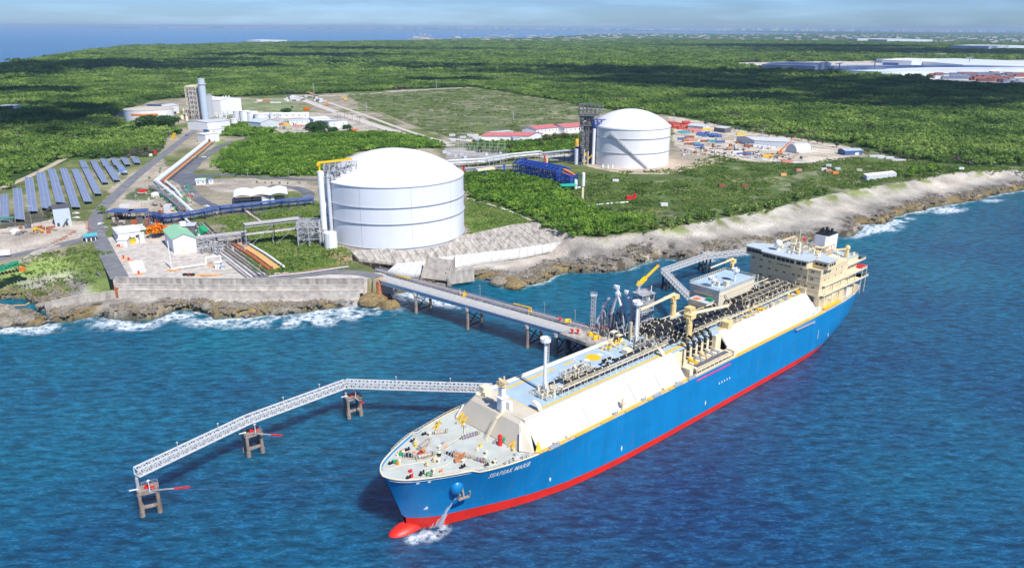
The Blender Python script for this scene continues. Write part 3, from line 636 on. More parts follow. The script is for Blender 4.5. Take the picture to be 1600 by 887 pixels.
P_ = area_pts(BANK, 9, .53); P2 = area_pts(LB, 16, .72); PZ = np.concatenate([np.full(len(P_), Z0-.2), on_ground(P2)-.2]); P_ = np.concatenate([P_, P2])
scatter('bank_scrub', stiles, P_, rng.random(len(P_))*6.28, .5+.4*rng.random(len(P_)), PZ)
# --- trees one can tell apart
def line_trees(kind, pxs, n, sc, label, group, jit=4, cat='tree', name='tree', z=Z0, scz=1.):
    P = [Vector(at(u, v, z)) for u, v in pxs]; seg = [(b-a).length for a, b in zip(P[:-1], P[1:])]; T = sum(seg)
    for i in range(n):
        d = T*(i+random.random()*.8)/n
        for a, b, l in zip(P[:-1], P[1:], seg):
            if d <= l: p = a.lerp(b, d/l); break
            d -= l
        x = p.x+random.uniform(-jit, jit); y = p.y+random.uniform(-jit, jit); zz = float(ground_z(np.array([x]), np.array([y]))[0][0])-.1
        plant(kind, x, y, zz, sc*random.uniform(.8,1.25), label, cat, group, name, scz=scz*random.uniform(.85,1.15))
line_trees(T_wood, [(352,272),(420,277),(500,274),(518,262)], 22, 1.0, 'bushy green tree at the near edge of the wood behind the big storage tank', 'trees along the near edge of the wood')
line_trees(T_wood, [(375,232),(450,222),(540,220),(640,222)], 20, 1.0, 'green tree along the far side of the wood behind the big tank', 'trees along the far side of the wood', 6)
line_trees(T_wood, [(350,258),(420,255),(500,250),(560,236)], 24, .95, 'green tree standing inside the wood behind the big tank', 'trees inside the wood', 12)
line_trees(T_wood, [(112,250),(170,248),(235,244),(250,236)], 13, 1.0, 'light green tree at the wood edge above the solar panels', 'trees at the wood edge above the solar panels', 5)
line_trees(T_dry, [(165,246),(210,250),(240,246)], 8, 1.0, 'bare grey-stemmed tree at the wood edge above the solar panels', 'bare grey trees above the solar panels', 3)
line_trees(T_wood, [(348,213),(380,214),(420,214)], 9, 1.1, 'green tree in the clump below the white silos', 'trees in the clump below the silos', 6)
line_trees(T_olive, [(740,238),(800,236),(850,230),(895,226)], 16, 1.05, 'olive green tree in the row left of the far tank', 'olive green trees left of the far tank', 5)
line_trees(T_olive, [(850,224),(872,220),(895,218)], 6, 1.7, 'tall olive green tree beside the far tank tower', 'tall trees beside the far tank tower', 4)
line_trees(T_shrub, [(842,344),(895,364),(930,367),(1000,358),(1100,339),(1200,319),(1290,297)], 50, 1.7, 'dark green shrub in the row along the top of the beach', 'shrubs along the top of the beach', 5, 'shrub', 'shrub')
line_trees(T_wood, [(1405,272),(1430,268),(1465,262),(1485,262)], 12, 1.15, 'round green tree in the clump at the right end of the beach', 'tree clump at the right end of the beach', 6)
line_trees(T_dry, [(1095,192),(1180,207),(1250,217),(1330,230),(1400,244),(1440,250)], 30, 1.1, 'bare grey tree along the wood edge behind the container yard', 'bare trees behind the container yard', 5)
line_trees(T_shrub, [(728,305),(790,320),(842,345)], 12, 1.3, 'green shrub at the lower edge of the thicket right of the big tank', 'shrubs right of the big tank', 4, 'shrub', 'shrub')
for px, py, k, sc, lab in [(238,210,T_big,(2.7,2.4,2.0),'huge dark spreading tree in front of the round white tank'),(262,206,T_big,(1.9,1.8,1.7),'dark spreading tree between the blue-white building and the road'),(276,214,T_dome,(1.2,1.2,.9),'small round dark tree beside the curved path'),
    (494,211,T_dome,(3.3,3.0,2.0),'big round dark green tree in front of the low white offices'),(519,213,T_dome,(1.35,1.3,1.2),'smaller round dark tree right of the big round one'),(541,208,T_dome,(1.2,1.2,1.1),'round dark tree at the road corner right of the offices'),
    (445,180,T_dome,(1.9,1.6,1.0),'round dark tree alone on the mown grass field'),(454,172,T_dome,.4,'tiny round tree behind the one on the mown field'),(200,214,T_big,(1.8,1.6,.9),'dark broad tree at the left of the wooded patch'),(176,208,T_big,(1.5,1.5,.9),'dark tree at the left end of the wooded patch'),(476,180,T_flame,1.6,'orange-red flowering tree above the low white offices')]:
    x, y = at(px, py); plant(k, x, y, Z0-.1, sc, lab)
x, y = at(243,377); plant(T_flame, x, y, Z0-.1, 1.6, 'bright orange flowering tree between the white building and the green roofed shed')
x, y = at(252,374); plant(T_flame, x, y, Z0-.1, 1.3, 'orange flowering tree right against the green roofed shed')
x, y = at(233,352); plant(T_flame, x, y, Z0-.1, .55, 'small orange flowering bush under the end of the blue canopy')
x, y = at(84,345); plant(T_dry, x, y, Z0-.1, 1.6, 'leafless grey tree left of the grey blue tall building')
x, y = at(74,348); plant(T_dry, x, y, Z0-.1, 1.1, 'small leafless tree beside the solar panel yard')
x, y = at(160,340); plant(T_shrub, x, y, Z0-.1, 2.0, 'dense green bush at the end of the blue canopy')
# palms
def palm_mesh(seed):
    r = random.Random(seed); b = MB()
    for k in range(13):
        a = k*2*PI/13+r.random()*.3; l = r.uniform(2.6,3.4); pr = None
        for t in range(6):
            q = t/5; p = Vector((math.cos(a)*l*q, math.sin(a)*l*q, 7+1.0*math.sin(q*2.2)-1.4*q*q)); wv = .42*(1-q*.8); s_ = Vector((-math.sin(a)*wv, math.cos(a)*wv, 0))
            if pr: b.add([pr[0]-pr[1], p-s_, p, pr[0]], [(0,1,2,3)]); b.add([pr[0], p, p+s_-Vector((0,0,.1)), pr[0]+pr[1]-Vector((0,0,.1))], [(0,1,2,3)])
            pr = (p, s_)
    m1 = bpy.data.meshes.new('crown'); m1.from_pydata(b.v, [], b.f); m1.materials.append(L_olive)
    t = MB(); t.tube((0,0,-.2), (.2,0,3.5), .2, 7, .16); t.tube((.2,0,3.5), (0,0,7.05), .16, 7, .12)
    m2 = bpy.data.meshes.new('trunk'); m2.from_pydata(t.v, [], t.f); m2.materials.append(M_brown); return m1, m2
PK = [palm_mesh(1), palm_mesh(2)]
for i, (px, py) in enumerate([(525,186),(530,187),(536,187),(541,188),(548,190),(556,192),(560,194)]):
    x, y = at(px, py); plant(PK, x, y, Z0, random.uniform(1.0,1.35), 'palm tree in the row between the offices and the pale road', 'palm tree', 'palms beside the pale road', 'palm_tree', i)

# loose rock along the waterline
M_rock = mat('shore_rock', (.20,.175,.14), .95, var=.5, scale=.35, bump=.6, bscale=2, stain=(.24,.19,.08), stamt=.7, stscale=.06)
def rock_tile(seed):
    r = random.Random(seed); b = MB()
    for _ in range(16):
        k = len(b.v); x, y = r.uniform(-3.5,3.5), r.uniform(-3.5,3.5); s_ = r.uniform(.35,1.35); b.sphere((0,0,0), 1, 8, r.uniform(.6,1.1))
        b.v[k:] = [(x+vx*s_*r.uniform(.7,1.3), y+vy*s_*r.uniform(.7,1.3), vz*s_*r.uniform(.7,1.2)) for vx, vy, vz in b.v[k:]]
    me = bpy.data.meshes.new('rock_tile'); me.from_pydata(b.v, [], b.f); me.materials.append(M_rock); return bpy.data.objects.new('rock_tile', me)
rt = [rock_tile(i) for i in range(5)]
X, Y = jgrid(-420, 900, 330, 1100, 3.6); k = infov(X, Y); X, Y = X[k], Y[k]; zz, dd, r_r, vv_, _, ll = ground_z(X, Y)
k = ll & ~vv_ & (dd > .5) & (dd < 5+16*fbm(X, Y, 30, 2, 60)) & (fbm(X, Y, 12, 3, 61) > .42); scatter('shore_rocks', rt, np.stack([X[k], Y[k]], 1), rng.random(k.sum())*6.28, .4+.6*rng.random(k.sum()), zz[k]-.15)
# ================================================================ THE SHIP  (s = metres aft of the bulb tip, n = metres to port, z = height)
SANG = math.radians(47.4)
_e = (math.sin(SANG), math.cos(SANG)); _n = (math.cos(SANG), -math.sin(SANG)); _b = at(612,848,0)
SO = (_b[0]-2.2*_n[0], _b[1]-2.2*_n[1])
def SW(s, n, z): return Vector((SO[0]+s*_e[0]+n*_n[0], SO[1]+s*_e[1]+n*_n[1], z))
M_hull = mat('hull_blue', (.005,.225,.50), .38, var=.07, scale=.08, stain=(.006,.16,.38), stamt=.5, stscale=.3, stretch=(1,1,.12))
def plates(m, w_, h_, amt):
    nt = m.node_tree; N = nt.nodes.new; L = nt.links.new; b = nt.nodes['Principled BSDF']; src = b.inputs['Base Color'].links[0].from_socket
    tc = N('ShaderNodeTexCoord'); se = N('ShaderNodeSeparateXYZ'); L(tc.outputs['Object'], se.inputs[0]); co_ = N('ShaderNodeCombineXYZ'); L(se.outputs['X'], co_.inputs['X']); L(se.outputs['Z'], co_.inputs['Y'])
    k = N('ShaderNodeTexBrick'); L(co_.outputs[0], k.inputs['Vector']); k.inputs['Scale'].default_value = 1; k.inputs['Brick Width'].default_value = w_; k.inputs['Row Height'].default_value = h_; k.inputs['Mortar Size'].default_value = .05; k.inputs['Mortar Smooth'].default_value = .6
    k.inputs['Color1'].default_value = (1,1,1,1); k.inputs['Color2'].default_value = (1-amt,1-amt,1-amt,1); k.inputs['Mortar'].default_value = (1-2.2*amt,)*3+(1,)
    x = N('ShaderNodeMix'); x.data_type = 'RGBA'; x.blend_type = 'MULTIPLY'; x.inputs['Factor'].default_value = 1; L(src, x.inputs['A']); L(k.outputs['Color'], x.inputs['B'])
    n = N('ShaderNodeTexNoise'); mp = N('ShaderNodeMapping'); mp.inputs['Scale'].default_value = (1.1,1,.07); L(tc.outputs['Object'], mp.inputs['Vector']); L(mp.outputs['Vector'], n.inputs['Vector']); n.inputs['Scale'].default_value = .8; n.inputs['Detail'].default_value = 6
    r = N('ShaderNodeMapRange'); L(n.outputs['Fac'], r.inputs['Value']); r.inputs['From Min'].default_value = .60; r.inputs['From Max'].default_value = .78; r.inputs['To Max'].default_value = .4
    y = N('ShaderNodeMix'); y.data_type = 'RGBA'; L(r.outputs['Result'], y.inputs['Factor']); L(x.outputs['Result'], y.inputs['A']); y.inputs['B'].default_value = (.22,.19,.15,1); L(y.outputs['Result'], b.inputs['Base Color'])
plates(M_hull, 13, 3.1, .09)
M_boot = mat('boot_red', (.68,.022,.010), .45, var=.12, scale=.15)
M_deck = mat('deck_grey_blue', (.37,.50,.58), .7, var=.08, scale=.2, stain=(.36,.38,.36), stamt=.4, stscale=.12)
M_fdeck = mat('foredeck_grey', (.47,.51,.47), .75, var=.08, scale=.3, stain=(.42,.34,.24), stamt=.35, stscale=.18)
M_swhite = mat('chamfer_white', (.76,.745,.70), .5, var=.05, scale=.1, stain=(.62,.58,.50), stamt=.4, stscale=.07, stretch=(1,1,.4))
plates(M_swhite, 9, 30, .05)
M_sgrey = mat('bulkhead_stone_grey', (.60,.54,.42), .6, var=.06, scale=.1)
M_brass = mat('hawser', (.45,.36,.28), .9, var=.3, scale=3)
ship = thing('gas_carrier_ship', 'long blue gas carrier with red boot line and white sloped sides, moored at the jetty', 'ship', (SO[0], SO[1], 0), PI/2-SANG)
def sb(b, name, m, parent=None, smooth=False, label=None):
    b.v = [(x, -y, z) for x, y, z in b.v]; b.f = [tuple(reversed(f)) for f in b.f]
    o = b.build(name, m, parent or ship, smooth)
    if label: o['label'] = label
    return o
def lin(x, P):
    return float(np.interp(x, [p[0] for p in P], [p[1] for p in P]))
def stem(z): return lin(z, [(-5,9),(0,8.2),(2,7.4),(8,5.6),(15,3.2),(22,.4)])
def sternx(z): return lin(z, [(-5,262),(0,272),(2.2,278),(6,285),(10,289.5),(14,291),(22,291)])
WLB = [(0,.25),(5,4.3),(9,6.6),(14.6,8.4),(21,10.5),(28.6,13.2),(38,16),(52,18.9),(72,20.7),(90,21.3),(400,21.3)]
def zboot(s): return lin(s, [(0,4.8),(14,4.4),(30,3.8),(60,2.9),(110,2.4),(400,2.3)])
DKB = [(0,.2),(.8,2.4),(2.5,5.2),(5,7.4),(8,9.2),(12.8,11.7),(19,14.4),(25,16.8),(32,18.8),(42,20.4),(55,21.2),(65,21.3),(400,21.3)]
WLS = [(0,.5),(4,7),(9,11.5),(20,17.3),(38,20.6),(60,21.3),(400,21.3)]
DKS = [(0,14.2),(2,15.6),(6,17.2),(17,19.6),(30,20.9),(45,21.3),(400,21.3)]
def ztop(s): return lin(s, [(0,22.1),(22.5,21.9),(25,20.7),(60,20.2),(220,20.2),(291,21.2)])
def hb(s, z):
    zt = ztop(s); t = max(0, min(1, (z-2)/(zt-2)))
    a, b_ = s-stem(z), sternx(z)-s
    fb = lin(a, WLB)*(1-t**1.4)+lin(a, DKB)*t**1.4; fs = lin(b_, WLS)*(1-t**.6)+lin(b_, DKS)*t**.6
    return max(.1, min(fb, fs))
def hull_shell(levels, name, m):
    U = [0,.002,.006,.012,.02,.03,.04,.052,.065,.08,.1,.12,.145,.17,.2,.25,.3,.4,.5,.6,.7,.78,.84,.87,.9,.92,.94,.955,.97,.98,.99,.995,1]
    b = MB(); rows = []
    for sg in (-1, 1):
        for L_ in levels:
            for u in U:
                z0_ = L_*22 if L_ <= 1 else 22
                z_ = L_
                s = stem(z_)+(sternx(z_)-stem(z_))*u
                zz = zboot(s) if z_ == 2.3 else z_ if z_ < 15 else 15+(z_-15)/(22-15)*(ztop(s)-15)
                b.v.append((s, sg*hb(s, zz), zz))
    nu, nl_ = len(U), len(levels)
    for q in range(2):
        for i in range(nl_-1):
            for j in range(nu-1):
                a = q*nu*nl_+i*nu+j; f = (a, a+1, a+nu+1, a+nu); b.f.append(f if q else f[::-1])
    o = nu*nl_
    for i in range(nl_-1): b.f.append((i*nu+nu-1, o+i*nu+nu-1, o+(i+1)*nu+nu-1, (i+1)*nu+nu-1))   # transom
    return sb(b, name, m, smooth=True)
hull = hull_shell([2.3,6,8,10,12,14,16,18,20,22], 'hull', M_hull)
boot = hull_shell([-5,-2,0,1,2.3], 'boot_topping', M_boot)
b = MB(); b.sphere((0,0,0), 1, 20); b.v = [(8.4+x*7.4, y*3.6, -1.0+z*3.0) for x, y, z in b.v]; b.v = [(x, y*(1-.25*max(0, (3-x)/6)), z) for x, y, z in b.v]
sb(b, 'bulbous_bow', M_boot, smooth=True)
# decks
def deck_mesh(s0, s1, z, name, m, inset=.5, k=30):
    b = MB(); 
    for i in range(k+1):
        s = s0+(s1-s0)*i/k; h = max(.2, hb(s, ztop(s))-inset); zz = z(s)
        b.v += [(s, -h, zz), (s, h, zz)]
    b.f = [(2*i, 2*i+1, 2*i+3, 2*i+2) for i in range(k)]; return sb(b, name, m)
deck_mesh(1.2, 47, lambda s: ztop(s)-.9 if s < 22 else ztop(s)-.35, 'foredeck', M_fdeck, .15, 60)
deck_mesh(44.5, 290.8, lambda s: ztop(s)-.3, 'main_deck', mat('side_deck', (.50,.47,.40), .8, var=.12, stain=(.7,.42,.02), stamt=.5, stscale=.3), .05, 60)
b = MB()
for sg in (-1, 1):                          # bulwark cap round the bow
    pts = [(.5, 0)]+[(s, sg*(hb(s, ztop(s))-.1)) for s in (.9,1.4,2.2,3.5,5,7,9.5,12.8,16,19,22.3,24.6,28,35,42,46)]
    pz = [Vector((s, n, ztop(s)+.02)) for s, n in pts]
    for p, q in zip(pz[:-1], pz[1:]): b.beam(p, q, .45, .25)
sb(b, 'bulwark_cap', M_cream)
b = MB()
for sg in (-1, 1):
    pts = [Vector((s, sg*(hb(s, ztop(s))-.35), ztop(s)+.1)) for s in (10,14,19,24,30,36,42,46)]
    b.rail(pts, 1.1, 1.6, .09)
    b.rail([Vector((s, sg*(hb(s, ztop(s))-.25), ztop(s))) for s in (46,60,80,100,128)], 1.1, 2.2, .07)
    b.rail([Vector((s, sg*(hb(s, ztop(s))-.25), ztop(s))) for s in (160,180,200,220,240,255,270,282,290)], 1.1, 2.2, .07)
sb(b, 'deck_railing', M_cream)
# trunk: bulkhead front, sloped sides, top deck
TZ = 28.5; TN = 12.3; BN = 19.4
def chamfer(s0, s1, sg, name, m, r0=1, r1=1):
    b = MB(); prof = [(BN, 20.0), (BN-.1, 20.6), (TN+1.2, 27.7), (TN+.5, 28.4), (TN-.4, 28.85), (TN-1.0, 28.75)]
    ss = [s0, s0+.6, s1-.6, s1]
    for i, s in enumerate(ss):
        q = .25 if i in (0, 3) else 0
        for n_, z_ in prof: b.v.append((s, sg*(n_-q), z_-q*.4))
    k = len(prof)
    for i in range(3):
        for j in range(k-1):
            f = (i*k+j, i*k+j+1, (i+1)*k+j+1, (i+1)*k+j); b.f.append(f)
    b.f += [tuple(range(k)), tuple(range(3*k, 4*k))]
    return sb(b, name, m)
sg_segs = [(47.2,127.5),(160.5,235.5)]
for s0, s1 in sg_segs:
    chamfer(s0, s1, 1, 'port_trunk_side', M_swhite); chamfer(s0, s1, -1, 'starboard_trunk_side', M_cream)
chamfer(127.5, 160.5, -1, 'starboard_trunk_side', M_cream)
b = MB(); b.prism([(127.5,-12),(160.5,-12),(160.5,11),(127.5,11)], 20, 28.4); b.bx(127.5,131.5,8,13,20.5,28.4); b.bx(156.5,160.5,8,13.2,20.5,28.2); sb(b, 'manifold_recess_wall', M_cream)
b = MB()
for s in (72,97,112,176,199,219): b = MB(); b.beam((s, BN+.08, 20.7), (s, TN+1.28, 27.78), .15, .06); sb(b, 'weld_seam', mat('seam_grey', (.30,.285,.26), .6))
# front bulkhead: lower slope, knuckle, corner panels
b = MB(); F = [(-19.3,41.6,20.3),(19.3,43.8,20.3),(13.6,47.6,27.0),(-13.6,46.0,27.0)]
b.add([(41.5,-17,20.3),(42.6,15,20.3),(45.6,11.5,27.4),(45.0,-12.5,27.4),(44.5,-19.4,20.3),(45.2,19.3,20.3),(48.2,12.9,28.4),(47.2,-12.9,28.4),(47.4,11.3,28.8),(46.6,-11.8,28.8)],
      [(0,1,2,3),(1,5,6,2),(4,0,3,7),(3,2,8,9),(2,6,8),(7,3,9)])
b.bx(47,54,-12.6,12.6,27,28.75); sb(b, 'trunk_front_bulkhead', M_sgrey)
b = MB()
for sg in (-1, 1): b.beam((42+.6*sg, sg*15.5, 20.6), (46, sg*12.2, 27.2), .35, .3)
b.beam((42.3,15.4,20.6),(44.4,13.2,25.5),.3,.6); b.beam((41.2,-16,20.6),(43.2,-14.2,25.5),.3,.6)
sb(b, 'bulkhead_rib', M_swhite)
b = MB(); b.bx(47, 236, -12.6, 12.2, 28.3, 28.6); sb(b, 'trunk_deck', M_deck)
b = MB()
for s0, s1 in [(54,126),(162,234)]: b.bx(s0, s1, 9.6, 10.5, 28.6, 28.64)
for s0, s1 in [(54,83),(88,93),(109,122)]: b.bx(s0, s1, -9.4, -8.5, 28.6, 28.645)
b.bx(53.6,54.5,-9.4,9.6,28.6,28.64); b.bx(125,126,10.5,12.0,28.6,28.7); b.bx(120,140,9.4,10.6,28.6,28.66)
for s0, s1 in [(46.5,128),(158,240)]: b.bx(s0, s1, 19.5, 20.3, 19.9, 20.5)
b.add([(45.3,19.5,20.4),(48.4,19.5,20.4),(48.2,17.8,23.2)], [(0,1,2)])
sb(b, 'yellow_walkway_line', M_yellow)
b = MB(); b.lathe((101.5,-6.2,28.6), [(.01,.05),(3.1,.05)], 32); sb(b, 'winching_circle', M_yellow)
b = MB(); b.lathe((101.5,-6.2,28.6), [(7.4,.045),(7.75,.045)], 48); b.bx(97,98.6,-7.2,-5.2,28.6,28.66); b.bx(104.6,106.2,-7.2,-5.2,28.6,28.66); sb(b, 'winching_ring', M_white)
b = MB(); b.bx(47.5, 236, -12.75, -12.35, 28.5, 29.3); sb(b, 'starboard_coaming', M_white)
b = MB(); b.rail([(48,-12.2,28.6),(236,-12.2,28.6)], 1.1, 3, .06); b.rail([(47.5,-11,28.75),(47.9,11,28.75)], 1.1, 2, .06); sb(b, 'trunk_railing', M_cream)
# beige curved coamings at the trunk corners
b = MB()
for s, n in ((55.5,8.8),(122.5,9.0),):
    for t in np.linspace(0, 1, 9)[:-1]:
        t2 = t+1/8; f = lambda q: (s+q*3.2*0, n+q*3.6-1.0, 28.5+2.6*math.sin(min(1, 1.25*(1-q)+.12)*PI/2))
        b.beam(f(t), f(t2), 1.6, .35)
b.box((50.5,-11.2,30.1), (3.4,2.6,2.8)); b.box((48.7,-9.0,29.6), (1.6,1.6,1.9)); sb(b, 'vent_trunk', M_cream)
M_wbase = mat('winch_green_grey', (.42,.40,.30), .6, var=.3)
# ---- deck machinery on the forecastle
def winch(s, n, rz, lab=None, drums=4, col=M_brass):
    b = MB(); L_ = drums*1.05
    for i in range(drums+1): b.tube((-L_/2+i*1.05-.06,0,1.0), (-L_/2+i*1.05+.06,0,1.0), .85, 14)
    f = MB(); f.box((0,0,.2), (L_+1.6,1.9,.3)); f.box((L_/2+.9,0,.9), (.9,1.2,1.5)); f.box((-L_/2-.6,0,.7), (.3,1.0,1.1))
    d = MB(); 
    for i in range(drums): d.tube((-L_/2+i*1.05+.1,0,1.0), (-L_/2+(i+1)*1.05-.1,0,1.0), .62, 12)
    z = ztop(s)-.9
    o = sb(b.xf((s, n, z), rz), 'winch', M_galv, label=lab); sb(f.xf((s, n, z), rz), 'winch_base', M_wbase, o); sb(d.xf((s, n, z), rz), 'hawser_drum', col, o)
winch(36.4,-3.0,.15,'large winch with rope drums at the trunk foot',5, mat('purple_rope', (.22,.16,.20), .9, var=.4, scale=3)); winch(27.5,5.4,1.2,None,4); winch(16.8,-1.2,.3,None,4); winch(20.5,-6.8,-.3,None,4, M_brass); winch(23.8,3.0,1.25,None,3,M_black)
winch(30.5,-11.5,.5,None,3,M_brass); winch(13.2,-4.6,.9,None,2,M_black); winch(29.5,11.2,1.2,None,3,mat('purple_rope', (.22,.16,.20)))
r_ = random.Random(44)
for i in range(26):
    s = r_.uniform(7,41); q = hb(s, 21)*.8; n = r_.uniform(-q,q); z = ztop(s)-.9 if s < 22 else ztop(s)-.35; b = MB(); b.box((s,n,z+.4), (r_.uniform(.4,1.1), r_.uniform(.4,1.1), .8)); b.tube((s+.5,n,z), (s+.5,n,z+r_.uniform(.8,1.6)), .15, 6); sb(b, r_.choice(['deck_fitting','air_pipe']), r_.choice([M_galv, M_black, M_red, M_orange, M_cream, M_rust, M_yellow]))
winch(252,14.5,0,None,3,M_black); winch(281,11,1.3,None,3); 
b = MB()
for s, n in [(14,7.2),(23.5,-2.4),(33.5,9.2),(31,11.4),(13,-7.4),(27,-12.3),(18.5,3.8),(31.8,15.2),(9,-3.8),(24.3,8.7),(21.2,.6)]:
    z = ztop(s)-.9 if s < 22 else ztop(s)-.35
    b = MB(); b.tube((s,n,z), (s,n,z+1.0), .32, 8); b.sphere((s,n,z+1.1), .62, 8, .6); sb(b, 'mushroom_vent', M_cream)
b = MB()
for s, n in [(11,5.4),(15.5,-8.8),(20,-12.2),(26,-14.2),(7,-5.5),(22,11.5),(29,14.5),(37,17.4),(34,-16.8),(6.5,4.8)]:
    z = ztop(s)-.9 if s < 22 else ztop(s)-.35
    b = MB()
    for d in (-.55,.55): b.tube((s+d,n,z), (s+d,n,z+.9), .28, 8)
    b.box((s,n,z+.1), (2.0,.8,.2)); sb(b, 'mooring_bitts', M_black)
for s, n in [(14.6,3.2),(26.5,2.0),(17.8,2.6),(19.3,-9.7),(39,-12.5),(39.6,-8.6),(40,6.0),(41.4,13.5)]:
    z = ztop(s)-.5; b = MB(); b.box((s,n,z+.5), (1.0,.8,1.3)); b.tube((s-.8,n,z), (s+.4,n,z+1.8), .12, 6); sb(b, 'deck_locker', random.choice([M_beige, M_rust, M_cream, M_galv]))
b = MB()
for s, n in [(11.5,7.6),(8.0,-5.0),(12.0,-7.6),(42.3,7.5)]: b = MB(); b.tube((s,n,21.0), (s,n,22.1), .6, 10); b.box((s+.9,n,21.3), (.8,.8,.8)); sb(b, 'green_reel', M_green)
b = MB(); b.tube((40.6,7.8,20), (40.6,7.8,23.2), .75, 10); b.sphere((40.6,7.8,23.3), .85, 8); sb(b, 'red_and_white_tank', M_red)
b = MB(); b.tube((25.2,6.2,21), (26.4,7.2,23), .3, 6); b.box((25.0,5.6,21.6), (3.4,.9,1.0), .9); b.box((22.9,7.6,21.6), (1.5,1.5,1.6), .6); b.box((18.2,-3.9,21.6), (1.2,1.2,1.2)); sb(b, 'anchor_windlass', mat('windlass_rust', (.55,.20,.07), .7, var=.4, scale=1.5))
b = MB()
for s, n, l in [(30.5,-15.5,0),(40.4,-15,0),(41.6,10.5,0),(39.2,-12,0)]:
    b.beam((s,n,20.5), (s+2.6,n+1.4,22.8), .35); b.beam((s,n+1.8,20.5), (s+2.6,n+1.4,22.8), .35)
sb(b, 'yellow_stairs', M_yellow)
b = MB(); b.beam((39.2,2.2,20.2), (43.4,2.8,26.6), .9, .2); b.beam((43.4,2.8,26.8), (46.8,3.2,28.8), .9, .2)
b.rail([(39.2,1.8,20.2),(43.4,2.4,26.6),(46.6,2.8,28.8)], 1, 1.2, .07); sb(b, 'bulkhead_stair', M_cream)
b = MB(); b.path([(24,-2,21.05),(30,-3,20.95),(36,-5,20.9),(40,-10,20.8)], .09, 5); b.path([(15,1,21.3),(9,-2,21.35),(4,-3,21.4)], .09, 5); b.path([(26,5.5,21.2),(18,7,21.3),(10,5,21.4)], .09, 5); sb(b, 'deck_pipe', M_cream)
b = MB()
for s in (33.6,35.2,40.0,41.4): b.bx(s, s+1.1, hb(s, 20.3)-1.2, hb(s, 20.3)-.35, 20.35, 21.5)
sb(b, 'fairlead', M_galv)
# ---- masts
def mast(s, n, z0_, z1_, r, plat, lab=None):
    b = MB(); b.tube((s,n,z0_), (s,n,z1_), r, 8, r*.75)
    for a in (0, 2.1, 4.2): b.beam((s+2.2*math.cos(a), n+2.2*math.sin(a), z0_), (s, n, z0_+5), .3)
    b.beam((s+.9,n,z0_), (s+.9,n,z1_-1), .14); b.beam((s+1.2,n+.5,z0_), (s+1.2,n+.5,z1_-1), .14)
    for k in range(int((z1_-z0_)/1.2)): b.beam((s+.9,n,z0_+k*1.2), (s+1.2,n+.5,z0_+k*1.2), .08)
    o = sb(b, 'vent_mast', M_white, label=lab)
    p = MB(); p.lathe((s,n,z1_-.9), [(.01,0),(plat,0),(plat,.25),(.01,.25)], 12); p.lathe((s,n,z1_-.9), [(plat,.2),(plat,1.3)], 12); p.tube((s+.5,n,z1_-.5), (s+.5,n,z1_+1), .35, 8); p.tube((s-.6,n+.4,z1_-.5), (s-.6,n+.4,z1_+.7), .3, 8)
    sb(p, 'mast_platform', M_white, o)
mast(66.3,2.4,28.6,48.9,.62,1.9); mast(125.2,-4.5,28.6,46.2,.62,2.1); mast(181.5,-6.6,28.6,43.5,.55,2.0); mast(196.2,-4.2,28.6,45.0,.5,1.8)
b = MB(); b.beam((47.0,1.6,28.5), (47.0,1.6,37.4), 1.7, 1.7); b.beam((47.0,1.6,28.5), (47.0,1.6,33), 2.4, 2.4); b.box((47,1.6,33.3), (3.4,3.4,.3)); b.box((48.4,3.8,30.0), (1.3,1.3,3.6)); sb(b, 'foremast', M_white)
b = MB(); b.lathe((47,1.6,37.4), [(.01,0),(1.7,0),(1.7,.3),(1.2,.3)], 10); b.rail([(45.7,.3,37.6),(48.3,.3,37.6),(48.3,2.9,37.6),(45.7,2.9,37.6)], 1.2, .9, .18, closed=True); b.tube((47.6,2,37.6), (47.6,2,40.6), .3, 6); b.tube((46.4,1.2,37.6), (46.4,1.2,40), .5, 6); b.box((47,1.6,39.2), (1.8,1.4,.5)); sb(b, 'foremast_platform', M_beige)
# ---- cargo piping
def banded(pts, r, name='cargo_pipe', step=4.2, supports=None):
    b = MB(); k = MB(); P = [Vector(p) for p in pts]
    for a, c in zip(P[:-1], P[1:]):
        b.tube(a, c, r, 9); b.sphere(c, r*1.02, 8); L_ = (c-a).length; d = (c-a).normalized(); m_ = int(L_/step)
        for i in range(m_+1 if L_ > 2 else 0):
            q = a+d*min(L_-.1, (i+.5)*step) if m_ else a.lerp(c, .5)
            k.tube(q-d*.17, q+d*.17, r*1.13, 9)
            if abs(d.z) < .3 and i % 2 == 0: k.beam(q-Vector((0,0,r)), (q.x, q.y, 28.6), .22)
    nb = len(b.f); b.add(k.v, k.f); o = sb(b, name, M_black, smooth=True); o.data.materials.append(M_cream)
    mi = np.zeros(len(o.data.polygons), np.int32); mi[nb:] = 1; o.data.polygons.foreach_set('material_index', mi)
banded([(74,5.4,30.8),(98,5.4,30.8),(98,1.6,30.8),(102,1.6,30.8),(102,4.2,30.8),(128,4.2,30.8),(150,4.2,30.8)], .52)
banded([(71,7.4,30.6),(128,7.4,30.6),(155,7.4,30.8)], .58)
banded([(86,3.4,30.2),(92,3.4,30.2),(92,5.0,30.2)], .4)
banded([(70,1.0,30.2),(76,1.0,30.2),(76,4.0,30.2)], .45)
banded([(128,-.5,33.2),(176,-1.0,33.2)], .85, step=6); banded([(131,1.8,32.2),(182,1.6,32.2),(184,-.5,33),(231,-.5,33)], .75, step=5.4); banded([(150,6.2,31.6),(232,6.2,31.6)], .7, step=5); banded([(158,4.0,32.4),(233,4.0,32.4)], .72, step=5.8); banded([(134,-4,32),(158,-4,32)], .6, step=5); banded([(190,1.8,34.2),(226,1.8,34.2)], .65, step=5); banded([(131,-7.5,31.6),(152,-7.5,31.6)], .6, step=5)
